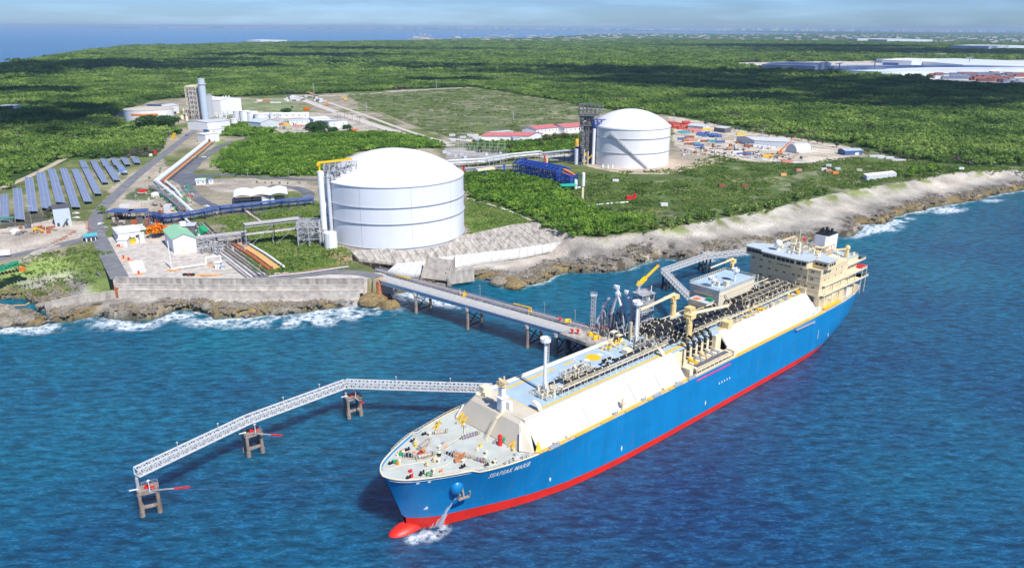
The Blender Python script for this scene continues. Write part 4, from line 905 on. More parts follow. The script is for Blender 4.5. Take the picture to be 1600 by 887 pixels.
banded([(118,-9.5,30.4),(128,-9.5,30.4),(128,-6.5,30.4),(136,-6.5,30.4)], .5); banded([(129,-10.6,30.4),(142,-10.6,30.4)], .55)
for i in range(5):                          # five arched manifold pipes on the port side
    s = 136.5+i*4.0
    pts = [(s, 2, 31.5), (s, 10.0, 31.8)]+[(s, 10.0+3.2*math.sin(a), 28.6+3.2*math.cos(a)) for a in np.linspace(.35, PI/2, 5)]+[(s, 13.2, 24.2)]
    banded(pts, .62, 'manifold_pipe', 2.4)
    b = MB(); b.tube((s,13.2,24.2), (s,17.6,23.6), .45, 9); b.tube((s,17.2,23.6), (s,17.6,23.6), .8, 12); b.tube((s,15.2,23.9), (s,15.4,23.9), .75, 12); b.box((s,14.4,23.9), (1.0,.9,1.3)); sb(b, 'manifold_flange', random.choice([M_yellow, M_beige, M_galv]))
for i in range(4):
    s = 134+i*4.4
    banded([(s,-3,31.4),(s,-9,31.6),(s,-12.2,30.6),(s,-12.8,27)], .6, 'manifold_pipe', 2.2)
    b = MB(); b.tube((s,-12.8,24.5), (s,-18.5,24.2), .45, 9); b.tube((s,-18,24.2), (s,-18.4,24.2), .8, 12); sb(b, 'manifold_flange', M_galv)
b = MB(); b.bx(133,158.5,13.6,20.6,21.9,22.2); b.rail([(133,20.5,22.2),(158.5,20.5,22.2)], 1.1, 1.5, .09); b.bx(133,158.5,16.8,19.9,22.4,22.9)
for s in range(133, 160, 3): b.beam((s,20.4,20.2), (s,20.4,22), .3)
sb(b, 'manifold_platform', M_cream)
b = MB(); b.bx(134.5,157,17.4,19.6,22.92,23.05); sb(b, 'drip_tray', M_dsteel)
b = MB(); b.bx(129.5,131.8,15.5,19.5,20,23.4); b.bx(159.5,162,16.4,20.4,20,23.0); b.bx(130,160,20.7,20.9,20.3,20.9); sb(b, 'manifold_locker', M_cream)
b = MB(); b.bx(132,156,21.25,21.45,18.3,18.9); sb(b, 'fender_strip', mat('magenta_strip', (.75,.05,.20), .5))
# walkway catwalk along port side of the piping
b = MB()
for s0, s1 in [(68,127),(146,172)]:
    b.bx(s0, s1, 8.9, 9.5, 31.6, 31.85)
    for s in np.arange(s0, s1+.1, 3.2): b.beam((s,9.2,28.6), (s,9.2,32.6), .16)
    b.rail([(s0,8.8,31.8),(s1,8.8,31.8)], 1.0, 3.2, .09); b.rail([(s0,9.6,31.8),(s1,9.6,31.8)], 1.0, 3.2, .09)
b.bx(172, 234, 8.6, 9.2, 30.6, 30.8); b.rail([(172,9.1,30.8),(234,9.1,30.8)], 1.0, 2.5, .09); b.beam((172,-6,32.6),(236,-6,32.6),.5,.3)
sb(b, 'catwalk', M_cream)
# equipment clusters: small vessels, valves, frames
def cluster(s0, s1, n0, n1, zt, k, seed, mats, name='valve_skid'):
    r = random.Random(seed); B_ = {id(m_): (MB(), m_) for m_ in mats}
    for _ in range(k):
        b, m_ = B_[id(r.choice(mats))]; s, n = r.uniform(s0, s1), r.uniform(n0, n1); h = r.uniform(.5, zt-28.6); q = r.random()
        if q < .35: b.tube((s,n,28.6+h*.5), (s+r.uniform(-3,3)*(r.random() < .5), n+r.uniform(-2,2), 28.6+h*.5), r.uniform(.12,.3), 6)
        elif q < .6: b.tube((s,n,28.6), (s,n,28.6+h), r.uniform(.12,.4), 7)
        elif q < .8: b.box((s,n,28.6+h*.6), (r.uniform(.4,1.6), r.uniform(.4,1.6), r.uniform(.4,1.2)))
        else:
            b.tube((s,n,28.6+h), (s,n,28.9+h), .5, 9)
        if r.random() < .4: b.beam((s,n,28.6), (s,n,28.6+h), .12)
    for b, m_ in B_.values():
        if b.v: sb(b, name, m_)
cluster(62,72,-.5,7.5,32,55,1,[M_cream, M_galv, M_cream]); cluster(76,90,-.5,5,34,120,2,[M_cream, M_cream, M_dsteel, M_galv]); cluster(118,134,-2,7,33,110,3,[M_cream, M_galv, M_dsteel])
cluster(130,160,-11,-1,31.4,110,4,[M_cream, M_galv, M_galv, M_dsteel, M_beige]); cluster(133,158,3,11,31.2,80,5,[M_galv, M_cream, M_dsteel]); cluster(160,176,-6,6,31.4,80,6,[M_galv, M_cream, M_dsteel, M_black])
cluster(186,232,-4,8,33,300,7,[M_galv, M_cream, M_cream, M_lgrey, M_black, M_dsteel]); cluster(175,190,0,8,31.5,60,8,[M_galv, M_cream, M_black]); cluster(208,232,-12,-4,34,90,9,[M_cream, M_galv, M_dsteel])
cluster(110,122,-10,-5,31,25,10,[M_cream, M_yellow]); cluster(168,234,8.4,11.4,31,80,15,[M_cream, M_yellow, M_galv])
for a_ in ((62,71,0,7.5,[28.6,30.2],4,3,.14,False),(76,90,0,5,[28.6,30.6,32.6],6,2,.16,False),(188,228,0,7,[28.6,31.4,34.2],10,2,.18,False),(118,130,-2,4,[28.6,31],4,2,.16,False)):
    b = MB(); b.frame(*a_); sb(b, 'pipe_support_frame', M_cream)
r_ = random.Random(5)
for i in range(12):                         # black lagged bends around the compressors
    s = 186+i*2.5; n = r_.uniform(-2.5,5.5); z = r_.uniform(31,34.5); q = r_.uniform(1.4,3)
    banded([(s,n,z-1.6),(s,n,z),(s+q,n+r_.uniform(-1,1),z),(s+q,n+.6,z-1.4)], .5, 'pipe_bend', 2.0)
for i in range(5):
    s = 134+i*4.1; n = r_.uniform(-10,0); z = r_.uniform(30,32); banded([(s,n,z),(s+r_.uniform(1.5,3.5),n+r_.uniform(-1.5,1.5),z)], .45, 'pipe_bend', 1.6)
# ---- cranes on deck
def crane(s, n, z0_, z1_, r, tip, m, bt=.9):
    b = MB(); b.tube((s,n,z0_), (s,n,z0_+(z1_-z0_)*.62), r, 12); b.tube((s,n,z0_+(z1_-z0_)*.62), (s,n,z1_), r*.85, 10)
    o = sb(b, 'deck_crane', m)
    c = MB(); c.beam((s,n,z1_), tip, bt*.7, bt); sb(c, 'crane_boom', M_cream, o)
    h = MB(); h.box((s,n,z1_-1.0), (r*2.6,r*2.6,1.9)); h.box((s-1.6,n+.6,z1_-2.2), (1.6,1.4,1.8)); h.beam((s,n,z1_+.8), ((s*2+tip[0])/3, (n*2+tip[1])/3, z1_+.4), .25); sb(h, 'crane_winch_house', m, o)
    w_ = MB(); w_.path([(s,n,z1_+1.2), (tip[0],tip[1],tip[2]+.4)], .07, 4); w_.tube(tip, (tip[0],tip[1],tip[2]-3.5), .06, 4); sb(w_, 'crane_wire', M_dsteel, o)
M_cry = mat('crane_beige_yellow', (.80,.60,.26), .5, var=.08)
crane(143.2,8.4,28.4,40.3,1.35,(172.5,8.0,36.6),M_cry,1.1); crane(161.0,-12.2,26,39.0,1.3,(137.6,-12.4,37.6),M_cry,1.1); crane(214,-16.5,28,43.5,.9,(195,-16.8,43.0),M_cry,.6)
# ---- machinery houses
M_house = mat('house_beige', (.66,.60,.46), .55, var=.05, scale=.2)
b = MB(); b.bx(179,208.5,-16.5,-1.0,28.5,39.0); o = sb(b, 'cargo_machinery_house', M_house)
b = MB(); b.bx(178.6,208.9,-16.9,-.6,39.0,39.25); sb(b, 'house_roof', M_deck, o)
b = MB(); b.rail([(178.8,-16.7,39.2),(208.7,-16.7,39.2),(208.7,-.8,39.2),(178.8,-.8,39.2)], 1.2, 1.6, .12, closed=True); sb(b, 'house_railing', M_cream, o)
b = MB(); b.bx(190,192,-.95,-.55,28.6,31); b.bx(178.95,178.7,-9,-7.4,28.6,31); b.bx(178.9,178.7,-14,-4,35.6,36.1); b.bx(180,208,-.95,-.8,36.6,36.9); sb(b, 'house_door', M_beige, o)
b = MB(); b.box((184.5,-5.5,40.2), (1.4,1.4,2.2)); b.box((187.5,-3.2,40.4), (2.6,2.0,2.4)); b.tube((183,-2.6,28.6), (187,-2.6,38.6), .25, 6); b.tube((187,-.3,31.5), (183,-.3,37), .25, 6); b.tube((184,-.3,29), (184,-.3,33), .8, 10); b.sphere((183.5,.6,31.5), 1.3, 12); sb(b, 'roof_ventilator', M_house, o)
b = MB(); b.bx(170.5,176,-10.8,-1.6,28.5,35.0); o = sb(b, 'switch_room', M_cream)
b = MB(); b.bx(170.2,176.3,-11.1,-1.3,35,35.25); sb(b, 'switch_room_roof', M_lgrey, o)
b = MB(); b.tube((174.5,-4.2,36.0), (174.5,-1.4,36.0), .8, 10); b.box((174.5,-3,35.5), (2.4,3.2,.3)); sb(b, 'roof_reel', M_green, o)
b = MB(); b.bx(171.2,174,-9.4,-6.6,35.26,35.5); sb(b, 'roof_hatch', M_orange, o)
b = MB(); b.bx(165.5,169.5,-9.6,-6.4,28.5,32.6); sb(b, 'deck_locker', M_cry)
b = MB(); b.bx(165.6,169.3,9.7,13.0,28.6,31.6); sb(b, 'deck_locker', M_cry)
b = MB(); b.bx(121,123.4,-11.6,-9.4,28.6,31.0); b.bx(119,120.4,-11,-10,28.6,30); b.bx(112.5,116,-1.2,1.4,28.6,30.6); sb(b, 'deck_locker', M_cream)
b = MB()
for p in [(116.5,-11.5),(118.6,-10.8),(120,-9.2)]: b.beam((p[0],p[1],28.6), (p[0]+.4,p[1],33.5), .18)
b.box((118.6,-10.6,33.4), (2.6,2,.25)); b.bx(126,127.2,-9,-8,28.6,36); b.beam((128.5,-6,28.6),(128.5,-6,43.8),.5); sb(b, 'starboard_ladder_frame', M_cream)
b = MB(); b.bx(126,134,-10.5,-9,28.62,28.7); b.bx(131,139,-5.4,-4.2,28.62,28.75); b.bx(208,214,-2,1.5,28.7,29.3); b.beam((209,-3,29),(212,-6.5,34),1.8,.3); sb(b, 'yellow_walkway', M_yellow)
# ---- accommodation block
M_acc = mat('accommodation_beige', (.74,.60,.36), .55, var=.05, scale=.2, stain=(.60,.44,.22), stamt=.3, stscale=.3)
acc = MB(); acc.bx(234,262,-18.6,18.6,28.4,41.6); acc.bx(236,278,-15.5,16.0,20.2,36.5); acc.bx(262,279,-13,16.2,33,39.8); acc.bx(236,262,-18.6,18.6,20.2,28.4)
acc_o = sb(acc, 'accommodation_block', M_acc)
b = MB(); b.prism([(230.6,-10.5),(230.2,-3),(230.2,7),(231.2,12.6),(236,13.2),(236,20.6),(244,20.6),(246,12),(258,12),(258,-12),(246,-12),(240,-21.4),(234,-21.4),(233.2,-11.5)], 41.6, 45.4); wh = sb(b, 'bridge_house', M_acc, acc_o)
b = MB(); b.prism([(229.8,-11),(229.4,-3),(229.4,7.2),(230.4,13.4),(235.4,13.9),(235.4,21.2),(245,21.2),(247,13),(259,13),(259,-13),(247,-13),(241,-22),(233,-22),(232.4,-12)], 45.4, 45.75); sb(b, 'bridge_roof', mat('bridge_roof_grey', (.46,.53,.56), .7, var=.08, stain=(.55,.52,.44), stamt=.4), wh)
b = MB()
def wrow(b, p0, p1, z, k, wd, h, off=.06):
    p0, p1 = Vector(p0), Vector(p1); d = (p1-p0)
    for i in range(k):
        c = p0+d*((i+.5)/k); b.box((c.x, c.y, z), (.14, d.length/k*wd, h), math.atan2(d.y, d.x)-PI/2)
wrow(b, (233.1,-20.6), (233.1,-11.8), 43.9, 4, .85, 1.5); wrow(b, (230.52,-10.3), (230.14,-3.2), 43.9, 4, .86, 1.6); wrow(b, (230.13,-2.6), (230.13,6.6), 43.9, 4, .85, 1.6); wrow(b, (230.25,7.5), (231.1,12.2), 43.9, 2, .85, 1.6); wrow(b, (235.94,14), (235.94,20), 43.9, 3, .8, 1.1)
for i in range(3): b.box((238+i*2.2,20.62,43.9), (1.6,.14,1.1))
sb(b, 'bridge_window', M_dark, wh)
for z, ns in [(40.2,[-17,-12.5,-8,-3.5,-1.5,.7,2.5,8.5,14.5]),(36.6,[-12.5,-8,-4,.2,5,8,11,14.5]),(32.6,[-12,-7,8,12,15.5])]:
    b = MB()
    for n in ns:
        for d in (-.42,.42): b.box((233.97, n+d, z), (.1,.5,.85))
    sb(b, 'cabin_window', M_dark, acc_o)
b = MB()
for z in (31.2,34.8,38.4,41.5): b.bx(233.88,234.0,-18.6,18.6,z,z+.16); b.bx(234,262,18.6,18.72,z,z+.16)
for n in (-14.5,-6,6.5,12): b.bx(233.8,233.98,n,n+.18,28.6,41.4)
b.bx(233.4,234,-18,-10,28.7,31.0); b.bx(233.2,234,9.5,12.5,28.6,31.4)
sb(b, 'deck_line', M_cream, acc_o)
b = MB(); r_ = random.Random(61)
for _ in range(34):
    s, n = r_.uniform(236,260), r_.uniform(-12,12); h = r_.uniform(.5,2.2); b.box((s,n,45.8+h/2), (r_.uniform(.5,2),r_.uniform(.5,2),h))
for _ in range(30):
    s, n = r_.uniform(263,278), r_.uniform(-12,15); h = r_.uniform(.5,2.2); b.box((s,n,40+h/2), (r_.uniform(.5,2.4),r_.uniform(.5,2),h))
sb(b, 'roof_equipment', M_cream, acc_o)
b = MB()
for z in (39,36,32.5,25.5):
    for s in (239,243,250,256): b.box((s,18.62,z), (.5,.1,.8))
for s in (266,270,274): 
    for z in (38,35): b.box((s,16.24,z), (.6,.1,.9))
sb(b, 'side_window', M_dark, acc_o)
b = MB()
for z, s0, s1, n1 in [(38.0,262,282,19.0),(33.2,237,283,20.0),(28.6,236,285,20.4)]:
    b.bx(s0, s1, 15.5, n1, z, z+.22); b.bx(s0, s1, n1-.12, n1, z+.2, z+.85)
    b.bx(278, s1, -14, n1, z, z+.22)
    b.rail([(s0,n1-.1,z+.3),(s1,n1-.1,z+.3),(s1,-13,z+.3)], 1.1, 2, .08)
b.bx(278,284,-14,-4,33,33.2)
sb(b, 'boat_deck', M_cream, acc_o)
b = MB()
for s in (238,246,254,262,270,278,283):
    b.beam((s,19.8,20.3), (s,19.8,33.2), .32)
b.beam((237,19,28.8),(245,19,33.2),.9,.15); b.beam((246,19,24.5),(254,19,28.6),.9,.15); b.beam((255,18.6,33.4),(262,18.6,38),.9,.15); sb(b, 'stair_and_post', M_cream, acc_o)
b = MB(); b.prism([(277.5,15.4),(284.5,15.4),(284.5,19.4),(279,19.4)], 33.4, 34.1); sb(b, 'rescue_boat', M_red, acc_o)
b = MB(); b.tube((270,14,39.6),(270,14,45.0),1.0,10); b.sphere((270,14,45.2),1.35,10); b.beam((270,14,44.6),(246,9,46.8),.6,.7); sb(b, 'stores_crane', M_cry, acc_o)
b = MB(); b.beam((262,13,40.1),(238,13.6,46.0),.5,.35); b.bx(250,258,11.5,12.5,45.9,46.3); sb(b, 'orange_davit', M_orange, acc_o)
b = MB(); b.rail([(246,-12.6,45.8),(258.6,-12.6,45.8),(258.6,12.6,45.8),(247,12.8,45.8)], 1.1, 1.8, .09); b.rail([(234,-21.6,45.8),(241,-21.6,45.8)], 1.1, 1.5, .09); b.rail([(262.3,-12.8,39.9),(278.8,-12.8,39.9),(278.8,16,39.9),(262.3,16,39.9)], 1.1, 1.8, .09); sb(b, 'roof_railing', M_cream, acc_o)
b = MB(); b.bx(262,279.2,-13.2,16.4,39.8,40.0); sb(b, 'casing_roof', MATS['bridge_roof_grey'], acc_o)
fu = MB(); fu.prism([(256,2.6),(264.5,2.6),(266,4),(266,9),(264.5,10.6),(256,10.6),(254.6,9),(254.6,4)], 39.8, 52.8); fo = sb(fu, 'funnel', M_white)
b = MB(); b.prism([(255.6,3.0),(264.7,3.0),(265.6,4.2),(265.6,8.8),(264.7,10.2),(255.6,10.2),(255,8.8),(255,4.2)], 52.8, 53.4)
for s, n in [(257.5,5),(260.3,4.6),(262.8,5.4),(258.6,8.2),(262,8.4)]: b.tube((s,n,52.8), (s,n,55.4), .62, 10)
sb(b, 'exhaust_pipe', M_black, fo)
b = MB(); b.sphere((237.5,-6.4,49.2), 1.9, 18); sb(b, 'radome', M_white, smooth=True); b = MB(); b.tube((237.5,-6.4,45.7), (237.5,-6.4,47.6), .9, 10, .7); sb(b, 'radome_pedestal', M_cream)
b = MB(); b.beam((244,1,45.7),(244,1,50),1.6,1.6); b.beam((244,1,50),(244,1,56.5),.35,.35); b.beam((244,-2.6,53),(244,4.6,53),.16); b.beam((244,-1.5,55),(244,3.2,55),.14); b.frame(241,248,-4,8,[45.7,48.2],3,3,.16,False); b.beam((246,4,45.8),(246,4,51),.3); b.beam((250,-6,45.8),(250,-6,50),.3)
b.box((247,-2,47), (3.5,3,2.2)); b.box((251,7.5,46.8), (2.6,2.6,2.0)); sb(b, 'radar_mast', M_cream)
b = MB(); b.frame(248,262,-9,11,[46,48.2],4,3,.22,False); b.bx(248,262,9.6,11,48.1,48.35); b.bx(246,260,-10,-8.8,48.1,48.35); sb(b, 'antenna_bridge', M_beige)
b = MB(); b.add([(245.6,2.0,50.6),(248.2,2.3,50.2),(248.2,2.3,52.0),(245.6,2.0,52.3)], [(0,1,2,3)]); b.add([(245.6,2.06,50.6),(248.2,2.36,50.2),(248.2,2.36,52.0),(245.6,2.06,52.3)], [(0,3,2,1)]); sb(b, 'flag', mat('flag_red', (.45,.02,.04), .8))
b = MB()
for s, n in [(235.5,2),(239,5.5),(237,-1)]: b.tube((s,n,45.7),(s,n,47.0),.16,6); b.box((s,n,47),(.5,1.2,.2))
sb(b, 'bridge_searchlight', M_blue)
# deck things on the port side aft
b = MB(); b.beam((240,19.5,21.2),(257,19.5,21.6),1.2,1.0); b.bx(160.5,238,20.4,20.9,19.9,20.35)
for s in range(50, 128, 13): b.bx(s, s+7, 20.5, 20.95, 20.0, 20.5)
sb(b, 'yellow_deck_edge', M_yellow)
for s in (259,262.4): 
    b = MB(); b.tube((s,15.5,22.2),(s,17.6,22.2),1.25,14); sb(b, 'rope_reel', M_black)
b = MB(); b.box((236.5,18.2,21.6),(2.2,1.6,2.2)); b.box((231,19.2,21.2),(1.6,1.2,1.4)); b.box((249,17,21),(5,1,1.2)); b.box((270,16,23),(3,3,5)); b.tube((267,14,21),(267,14,27),1.3,10); b.box((275,13,22),(3,3,3)); sb(b, 'deck_gear', M_white)
b = MB(); b.box((281,14.6,21.8),(2.6,1.4,1.6)); b.box((285,9,22),(2,2,1.6)); sb(b, 'deck_gear', M_yellow)
for s in (54,60,84,100,113,121): 
    b = MB(); b.box((s,19.9,20.9),(1.4,.8,1.2)); b.tube((s+1.2,20.1,20.2),(s+1.2,20.1,22.2),.16,6); sb(b, 'side_locker', random.choice([M_cream, M_galv, M_cream]))
b = MB(); b.beam((88.5,19.6,20.2),(88.5,19.6,25.0),.35); b.box((88.5,19.6,23.2),(1.4,1.2,.9)); b.box((88.5,19.6,24.8),(1.2,1,.3)); sb(b, 'lamp_post', M_beige)
for s in (50.5,105,118,127): 
    b = MB(); b.bx(s,s+4.5,20.3,21.2,20.1,21.1); b.rail([(s,21.0,20.8),(s+4.5,21.0,20.8)],1.,.8,.1); sb(b, 'boarding_station', M_galv)
b = MB(); b.beam((209,21.9,19.2),(226.5,22.0,18.7),1.0,.35); b.rail([(209,22.3,19.3),(226.5,22.4,18.8)],1.0,1.1,.07); b.beam((209,21.3,19.6),(209,21.3,20.6),.3); sb(b, 'accommodation_ladder', M_galv)
# anchor and its bolster
b = MB(); sA, zA = 19.6, 15.4; nA = hb(sA, zA); b.sphere((sA, nA-.5, zA), 2.3, 14, 1.2); sb(b, 'anchor_bolster', M_hull, smooth=True)
b = MB(); sA2 = 20.6; nB = nA+1.4; b.beam((sA2,nB-.3,15.2),(sA2+.3,nB+.2,11.4),.55,.5); b.beam((sA2-1.8,nB,12.0),(sA2+2.2,nB+.4,11.6),.6,.6); b.beam((sA2-1.8,nB,12.0),(sA2-1.5,nB+.5,13.9),.35,.6); b.beam((sA2+2.2,nB+.4,11.6),(sA2+2.2,nB+.8,13.6),.35,.6); sb(b, 'anchor', mat('weathered_anchor', (.35,.27,.2), .8, var=.3, scale=3))
M_wash = bpy.data.materials.new('wash_water'); M_wash.use_nodes = True; _w = M_wash.node_tree.nodes['Principled BSDF']; _w.inputs['Base Color'].default_value = (.75,.85,.92,1); _w.inputs['Roughness'].default_value = .6; _w.inputs['Alpha'].default_value = .5
b = MB(); r_ = random.Random(3)
for i in range(90):                         # hawse water running down and off the shell
    t = r_.random()*.95; z = 12.2*(1-t); wd = .25+1.9*t*t; s = 20.6-5.6*t**1.15+r_.gauss(0, wd*.5); t2 = min(1, t+r_.uniform(.08,.2)); z2 = 12.2*(1-t2); s2 = s-5.6*(t2**1.15-t**1.15)
    b.beam((s, hb(s, max(z,.1))+.15+r_.uniform(0,.5)*t, z), (s2, hb(s2, max(z2,.1))+.15+.5*t, z2), r_.uniform(.15,.45)*(1+t), .06)
sb(b, 'hawse_water', M_wash)
# lettering and draught marks
def hull_text(txt, s0, s1, z0_, hgt, m, shear=.25, sag=0.):
    cu = bpy.data.curves.new('t', 'FONT'); cu.body = txt; cu.shear = shear; cu.offset = .028; cu.extrude = 0; cu.space_character = 1.15; cu.resolution_u = 3
    ob = bpy.data.objects.new('t', cu); C.objects.link(ob); dg = bpy.context.evaluated_depsgraph_get(); me = bpy.data.meshes.new_from_object(ob.evaluated_get(dg)); bpy.data.objects.remove(ob)
    vs_ = [v.co.copy() for v in me.vertices]; fs = [tuple(p.vertices) for p in me.polygons]; bpy.data.meshes.remove(me)
    x0 = min(v.x for v in vs_); x1 = max(v.x for v in vs_); y0 = min(v.y for v in vs_); y1 = max(v.y for v in vs_)
    b = MB(); out = []
    for v in vs_:
        s = s0+(v.x-x0)/(x1-x0)*(s1-s0); z = z0_+(v.y-y0)/(y1-y0)*hgt
        out.append((s, hb(s, min(z, ztop(s)))+.10, z))
    b.add(out, fs); return sb(b, 'ship_name_lettering', m)
hull_text('SEAPEAK MARIB', 28.4, 43.0, 16.7, 2.0, M_white)
b = MB()
for s, z in [(87.5,6.2),(139.8,6.3),(246,6.5),(53.5,7)]:
    q = hb(s, z)+.08; b.add([(s-.45,q,z),(s,q,z-1.3),(s+.45,q,z),(s,q,z+1.3)], [(0,1,2,3)])
for i in range(5): b.add([(148.5+i*1.9,21.4,11.6),(149.1+i*1.9,21.4,11.6),(149.1+i*1.9,21.4,12.5),(148.5+i*1.9,21.4,12.5)], [(0,1,2,3)])
for i in range(6): b.add([(s0_:=233.5,21.42,8+i*.8),(s0_+.5,21.42,8+i*.8),(s0_+.5,21.42,8.5+i*.8),(s0_,21.42,8.5+i*.8)], [(0,1,2,3)])
q = hb(11.5,8)+.12; b.add([(11,hb(11,8)+.12,8),(12.2,hb(12.2,8)+.12,8),(12.2,hb(12.2,9)+.12,9),(11.6,hb(11.6,9.4)+.12,9.4)], [(0,1,2,3)])
for s in (7,10): b.add([(s,hb(s,20.4)+.1,20.1),(s+.8,hb(s+.8,20.4)+.1,20.1),(s+.8,hb(s+.8,20.9)+.1,20.8),(s,hb(s,20.9)+.1,20.8)], [(0,1,2,3)])
sb(b, 'draught_mark', M_white)
# ================================================================ JETTY, SEA WALL, TANKS
def T(name, label, cat, loc, group=None): return thing(name, label, cat, tuple(loc), 0, group)
def pt(b, name, m, root, parent=None, smooth=False, label=None):   # a part modelled in world coordinates
    o = b.build(name, m, parent or root, smooth, off=tuple(root.location))
    if label: o['label'] = label
    return o
def one(b, name, m, label, cat, loc, group=None, smooth=False):
    return tag(b.build(name, m, None, smooth, off=tuple(loc)), label, cat, group)
M_pile = mat('stained_pile', (.30,.24,.19), .85, var=.3, scale=.8, stain=(.10,.08,.05), stamt=.8, stscale=.5, stretch=(1,1,.3))
M_walk = mat('white_truss', (.62,.63,.61), .5, var=.06)
# ---- sea wall in tiers 
def wall_run(xy, z0_, z1_, th, name, label, m=M_concd, cap=.5):
    b = MB(); P = [Vector(p) for p in xy]
    for i, (a, c) in enumerate(zip(P[:-1], P[1:])):
        d = (c-a).normalized(); nn = Vector((d.y, -d.x)); L_ = (c-a).length; k = max(1, int(L_/9))
        for j in range(k):
            p = a+d*(L_*j/k+.03); q = a+d*(L_*(j+1)/k-.03); jit = .05*((j*7+i) % 3)
            b.prism([(p.x,p.y),(q.x,q.y),(q.x-nn.x*th,q.y-nn.y*th),(p.x-nn.x*th,p.y-nn.y*th)][::1], z0_, z1_-jit)
    loc = (P[0].x, P[0].y, z0_); o = T(name, label, 'sea wall', loc); pt(b, 'wall_panel', m, o)
    b = MB()
    for a, c in zip(P[:-1], P[1:]): 
        d = (c-a).normalized(); nn = Vector((d.y, -d.x))
        b.beam((a.x-nn.x*(cap/2-.15), a.y-nn.y*(cap/2-.15), z1_+.17), (c.x-nn.x*(cap/2-.15), c.y-nn.y*(cap/2-.15), z1_+.17), cap, .3)
    pt(b, 'wall_coping', M_conc, o); return o
wy = at(380,441,14)[1]
wall_run([(-224.2,wy-1.0),(-170,wy-1.7),(-120,wy-1.5),(-84,wy)], 7.5, 11.2, 1.6, 'sea_wall', 'middle course of the concrete sea wall, below the top edge', M_conc, .9)
wall_run([(-224.5,wy+.5),(-170,wy-.2),(-120,wy),(-84,wy+1.5)], 11.0, 14.7, 1.2, 'sea_wall', 'long upper pale concrete sea wall along the seaward edge of the plant yard')
wall_run([(-222,wy-3.6),(-170,wy-4),(-120,wy-3.8),(-86,wy-2.6)], 2.2, 8.6, 1.5, 'sea_wall', 'stained lower tier of the concrete sea wall, just above the rocks', M_conc)
b = MB(); b.prism([(-224,wy-3.4),(-84,wy-2.2),(-84,wy+1.2),(-224,wy+.4)], 7, 8.55); one(b, 'wall_ledge', M_conc, 'flat concrete ledge between the two tiers of the sea wall', 'ledge', (-150,wy-1,8))
b = MB(); b.prism([(-223,wy-6.5),(-150,wy-7.5),(-90,wy-5),(-80,wy-2.5),(-223,wy-2.5)], 0, [3.6,3.2,3.9,4.2,3.9]); one(b, 'wall_footing', M_concd, 'rough concrete footing under the sea wall beside the rocks', 'footing', (-150,wy-4,2))
p1 = [at(72,492,4), at(118,478,5), at(190,462,7)]
wall_run([p1[0],p1[1],p1[2],(-224,wy-1)], 1.5, 8.2, 1.4, 'sea_wall', 'low grey angled sea wall left of the high wall, below the grass bank', M_concd)
b = MB(); g_ = [at(186,441,14), at(186,452,10)]; b.prism([(-226,wy+1),(-224,wy-3.5),(-221.5,wy-3.5),(-223.5,wy+1)], 4, 9.5); one(b, 'rust_stained_block', M_rust, 'small rust stained block where the low and high sea walls meet', 'block', (-223,wy-1,4))
b = MB(); b.prism([(-226,wy+.8),(-170,wy+.9),(-120,wy+.9),(-84,wy+2.2),(-78,wy+5),(-70,wy+14),(-226,wy+14)], 4, 14.02); one(b, 'quay_fill', M_conc, 'pale concrete strip along the top of the sea wall', 'pavement', (-150,wy+6,14))
# boulders at the left inlet
def boulder(px, py, r, sz, seed, label, m=None, z=1.5):
    x, y = at(px, py, z); b = MB(); rr_ = random.Random(seed); b.sphere((0,0,0), 1, 14)
    sd_ = seed*3.1
    out = []
    for v in b.v:
        k = 1+.5*(float(fbm(np.array([v[0]*1.3+sd_]), np.array([v[1]*1.3+v[2]*1.7]), 1., 3, 50)[0])-.5)
        out.append((v[0]*r*k, v[1]*r*k*.9, v[2]*r*sz*k))
    b.v = out; o = b.build('boulder', m or mat('boulder_rock', (.25,.22,.17), .95, var=.4, scale=.7, bump=.7, bscale=1.5)); o.location = (x, y, z); tag(o, label, 'boulder')
boulder(8,496,6,.8,1,'large grey boulder at the left inlet, beside the small pool'); boulder(20,500,5,.6,2,'low flat boulder right of the large one at the inlet'); boulder(66,487,3.5,.8,3,'boulder at the end of the low sea wall by the pool'); boulder(40,507,6,.5,4,'broad dark boulder on the rock spit at far left'); boulder(5,512,6,.4,5,'dark flat boulder at the outer edge of the rock spit')
boulder(322,483,3.0,.9,6,'isolated rock standing at the foot of the sea wall',z=4); boulder(690,441,9,.5,7,'dark rock shelf in front of the concrete blocks'); boulder(805,445,7,.45,8,'yellow brown rock at the tip of the small cove',mat('wet_rock', (.22,.16,.07), .9, var=.4, scale=.7, bump=.7, bscale=1.5)); boulder(780,441,6,.5,9,'dark jagged rock left of the cove tip'); boulder(1190,385,9,.4,10,'grey rock on the shore behind the ship bridge'); boulder(583,470,9,.5,11,'yellow brown rock under the jetty abutment',mat('wet_rock', (.22,.16,.07)),2.5); boulder(610,478,6,.5,12,'low wet rock at the outer end of the abutment',mat('wet_rock', (.22,.16,.07)),1)
b = MB(); c0 = [Vector((*at(u, v, 0), .15)) for u, v in [(0,483),(20,485),(40,484),(50,478)]]; b.path(c0, .35, 6); one(b, 'floating_boom', M_ochre, 'orange floating boom lying in the small pool at far left', 'boom', c0[0])
b = MB(); q = A(160,440,9); b.beam(q, q+Vector((-3.2,1.5,3.0)), 1.4, .5); one(b, 'steel_ramp', M_dsteel, 'small dark steel ramp leaning on the low sea wall', 'ramp', q)
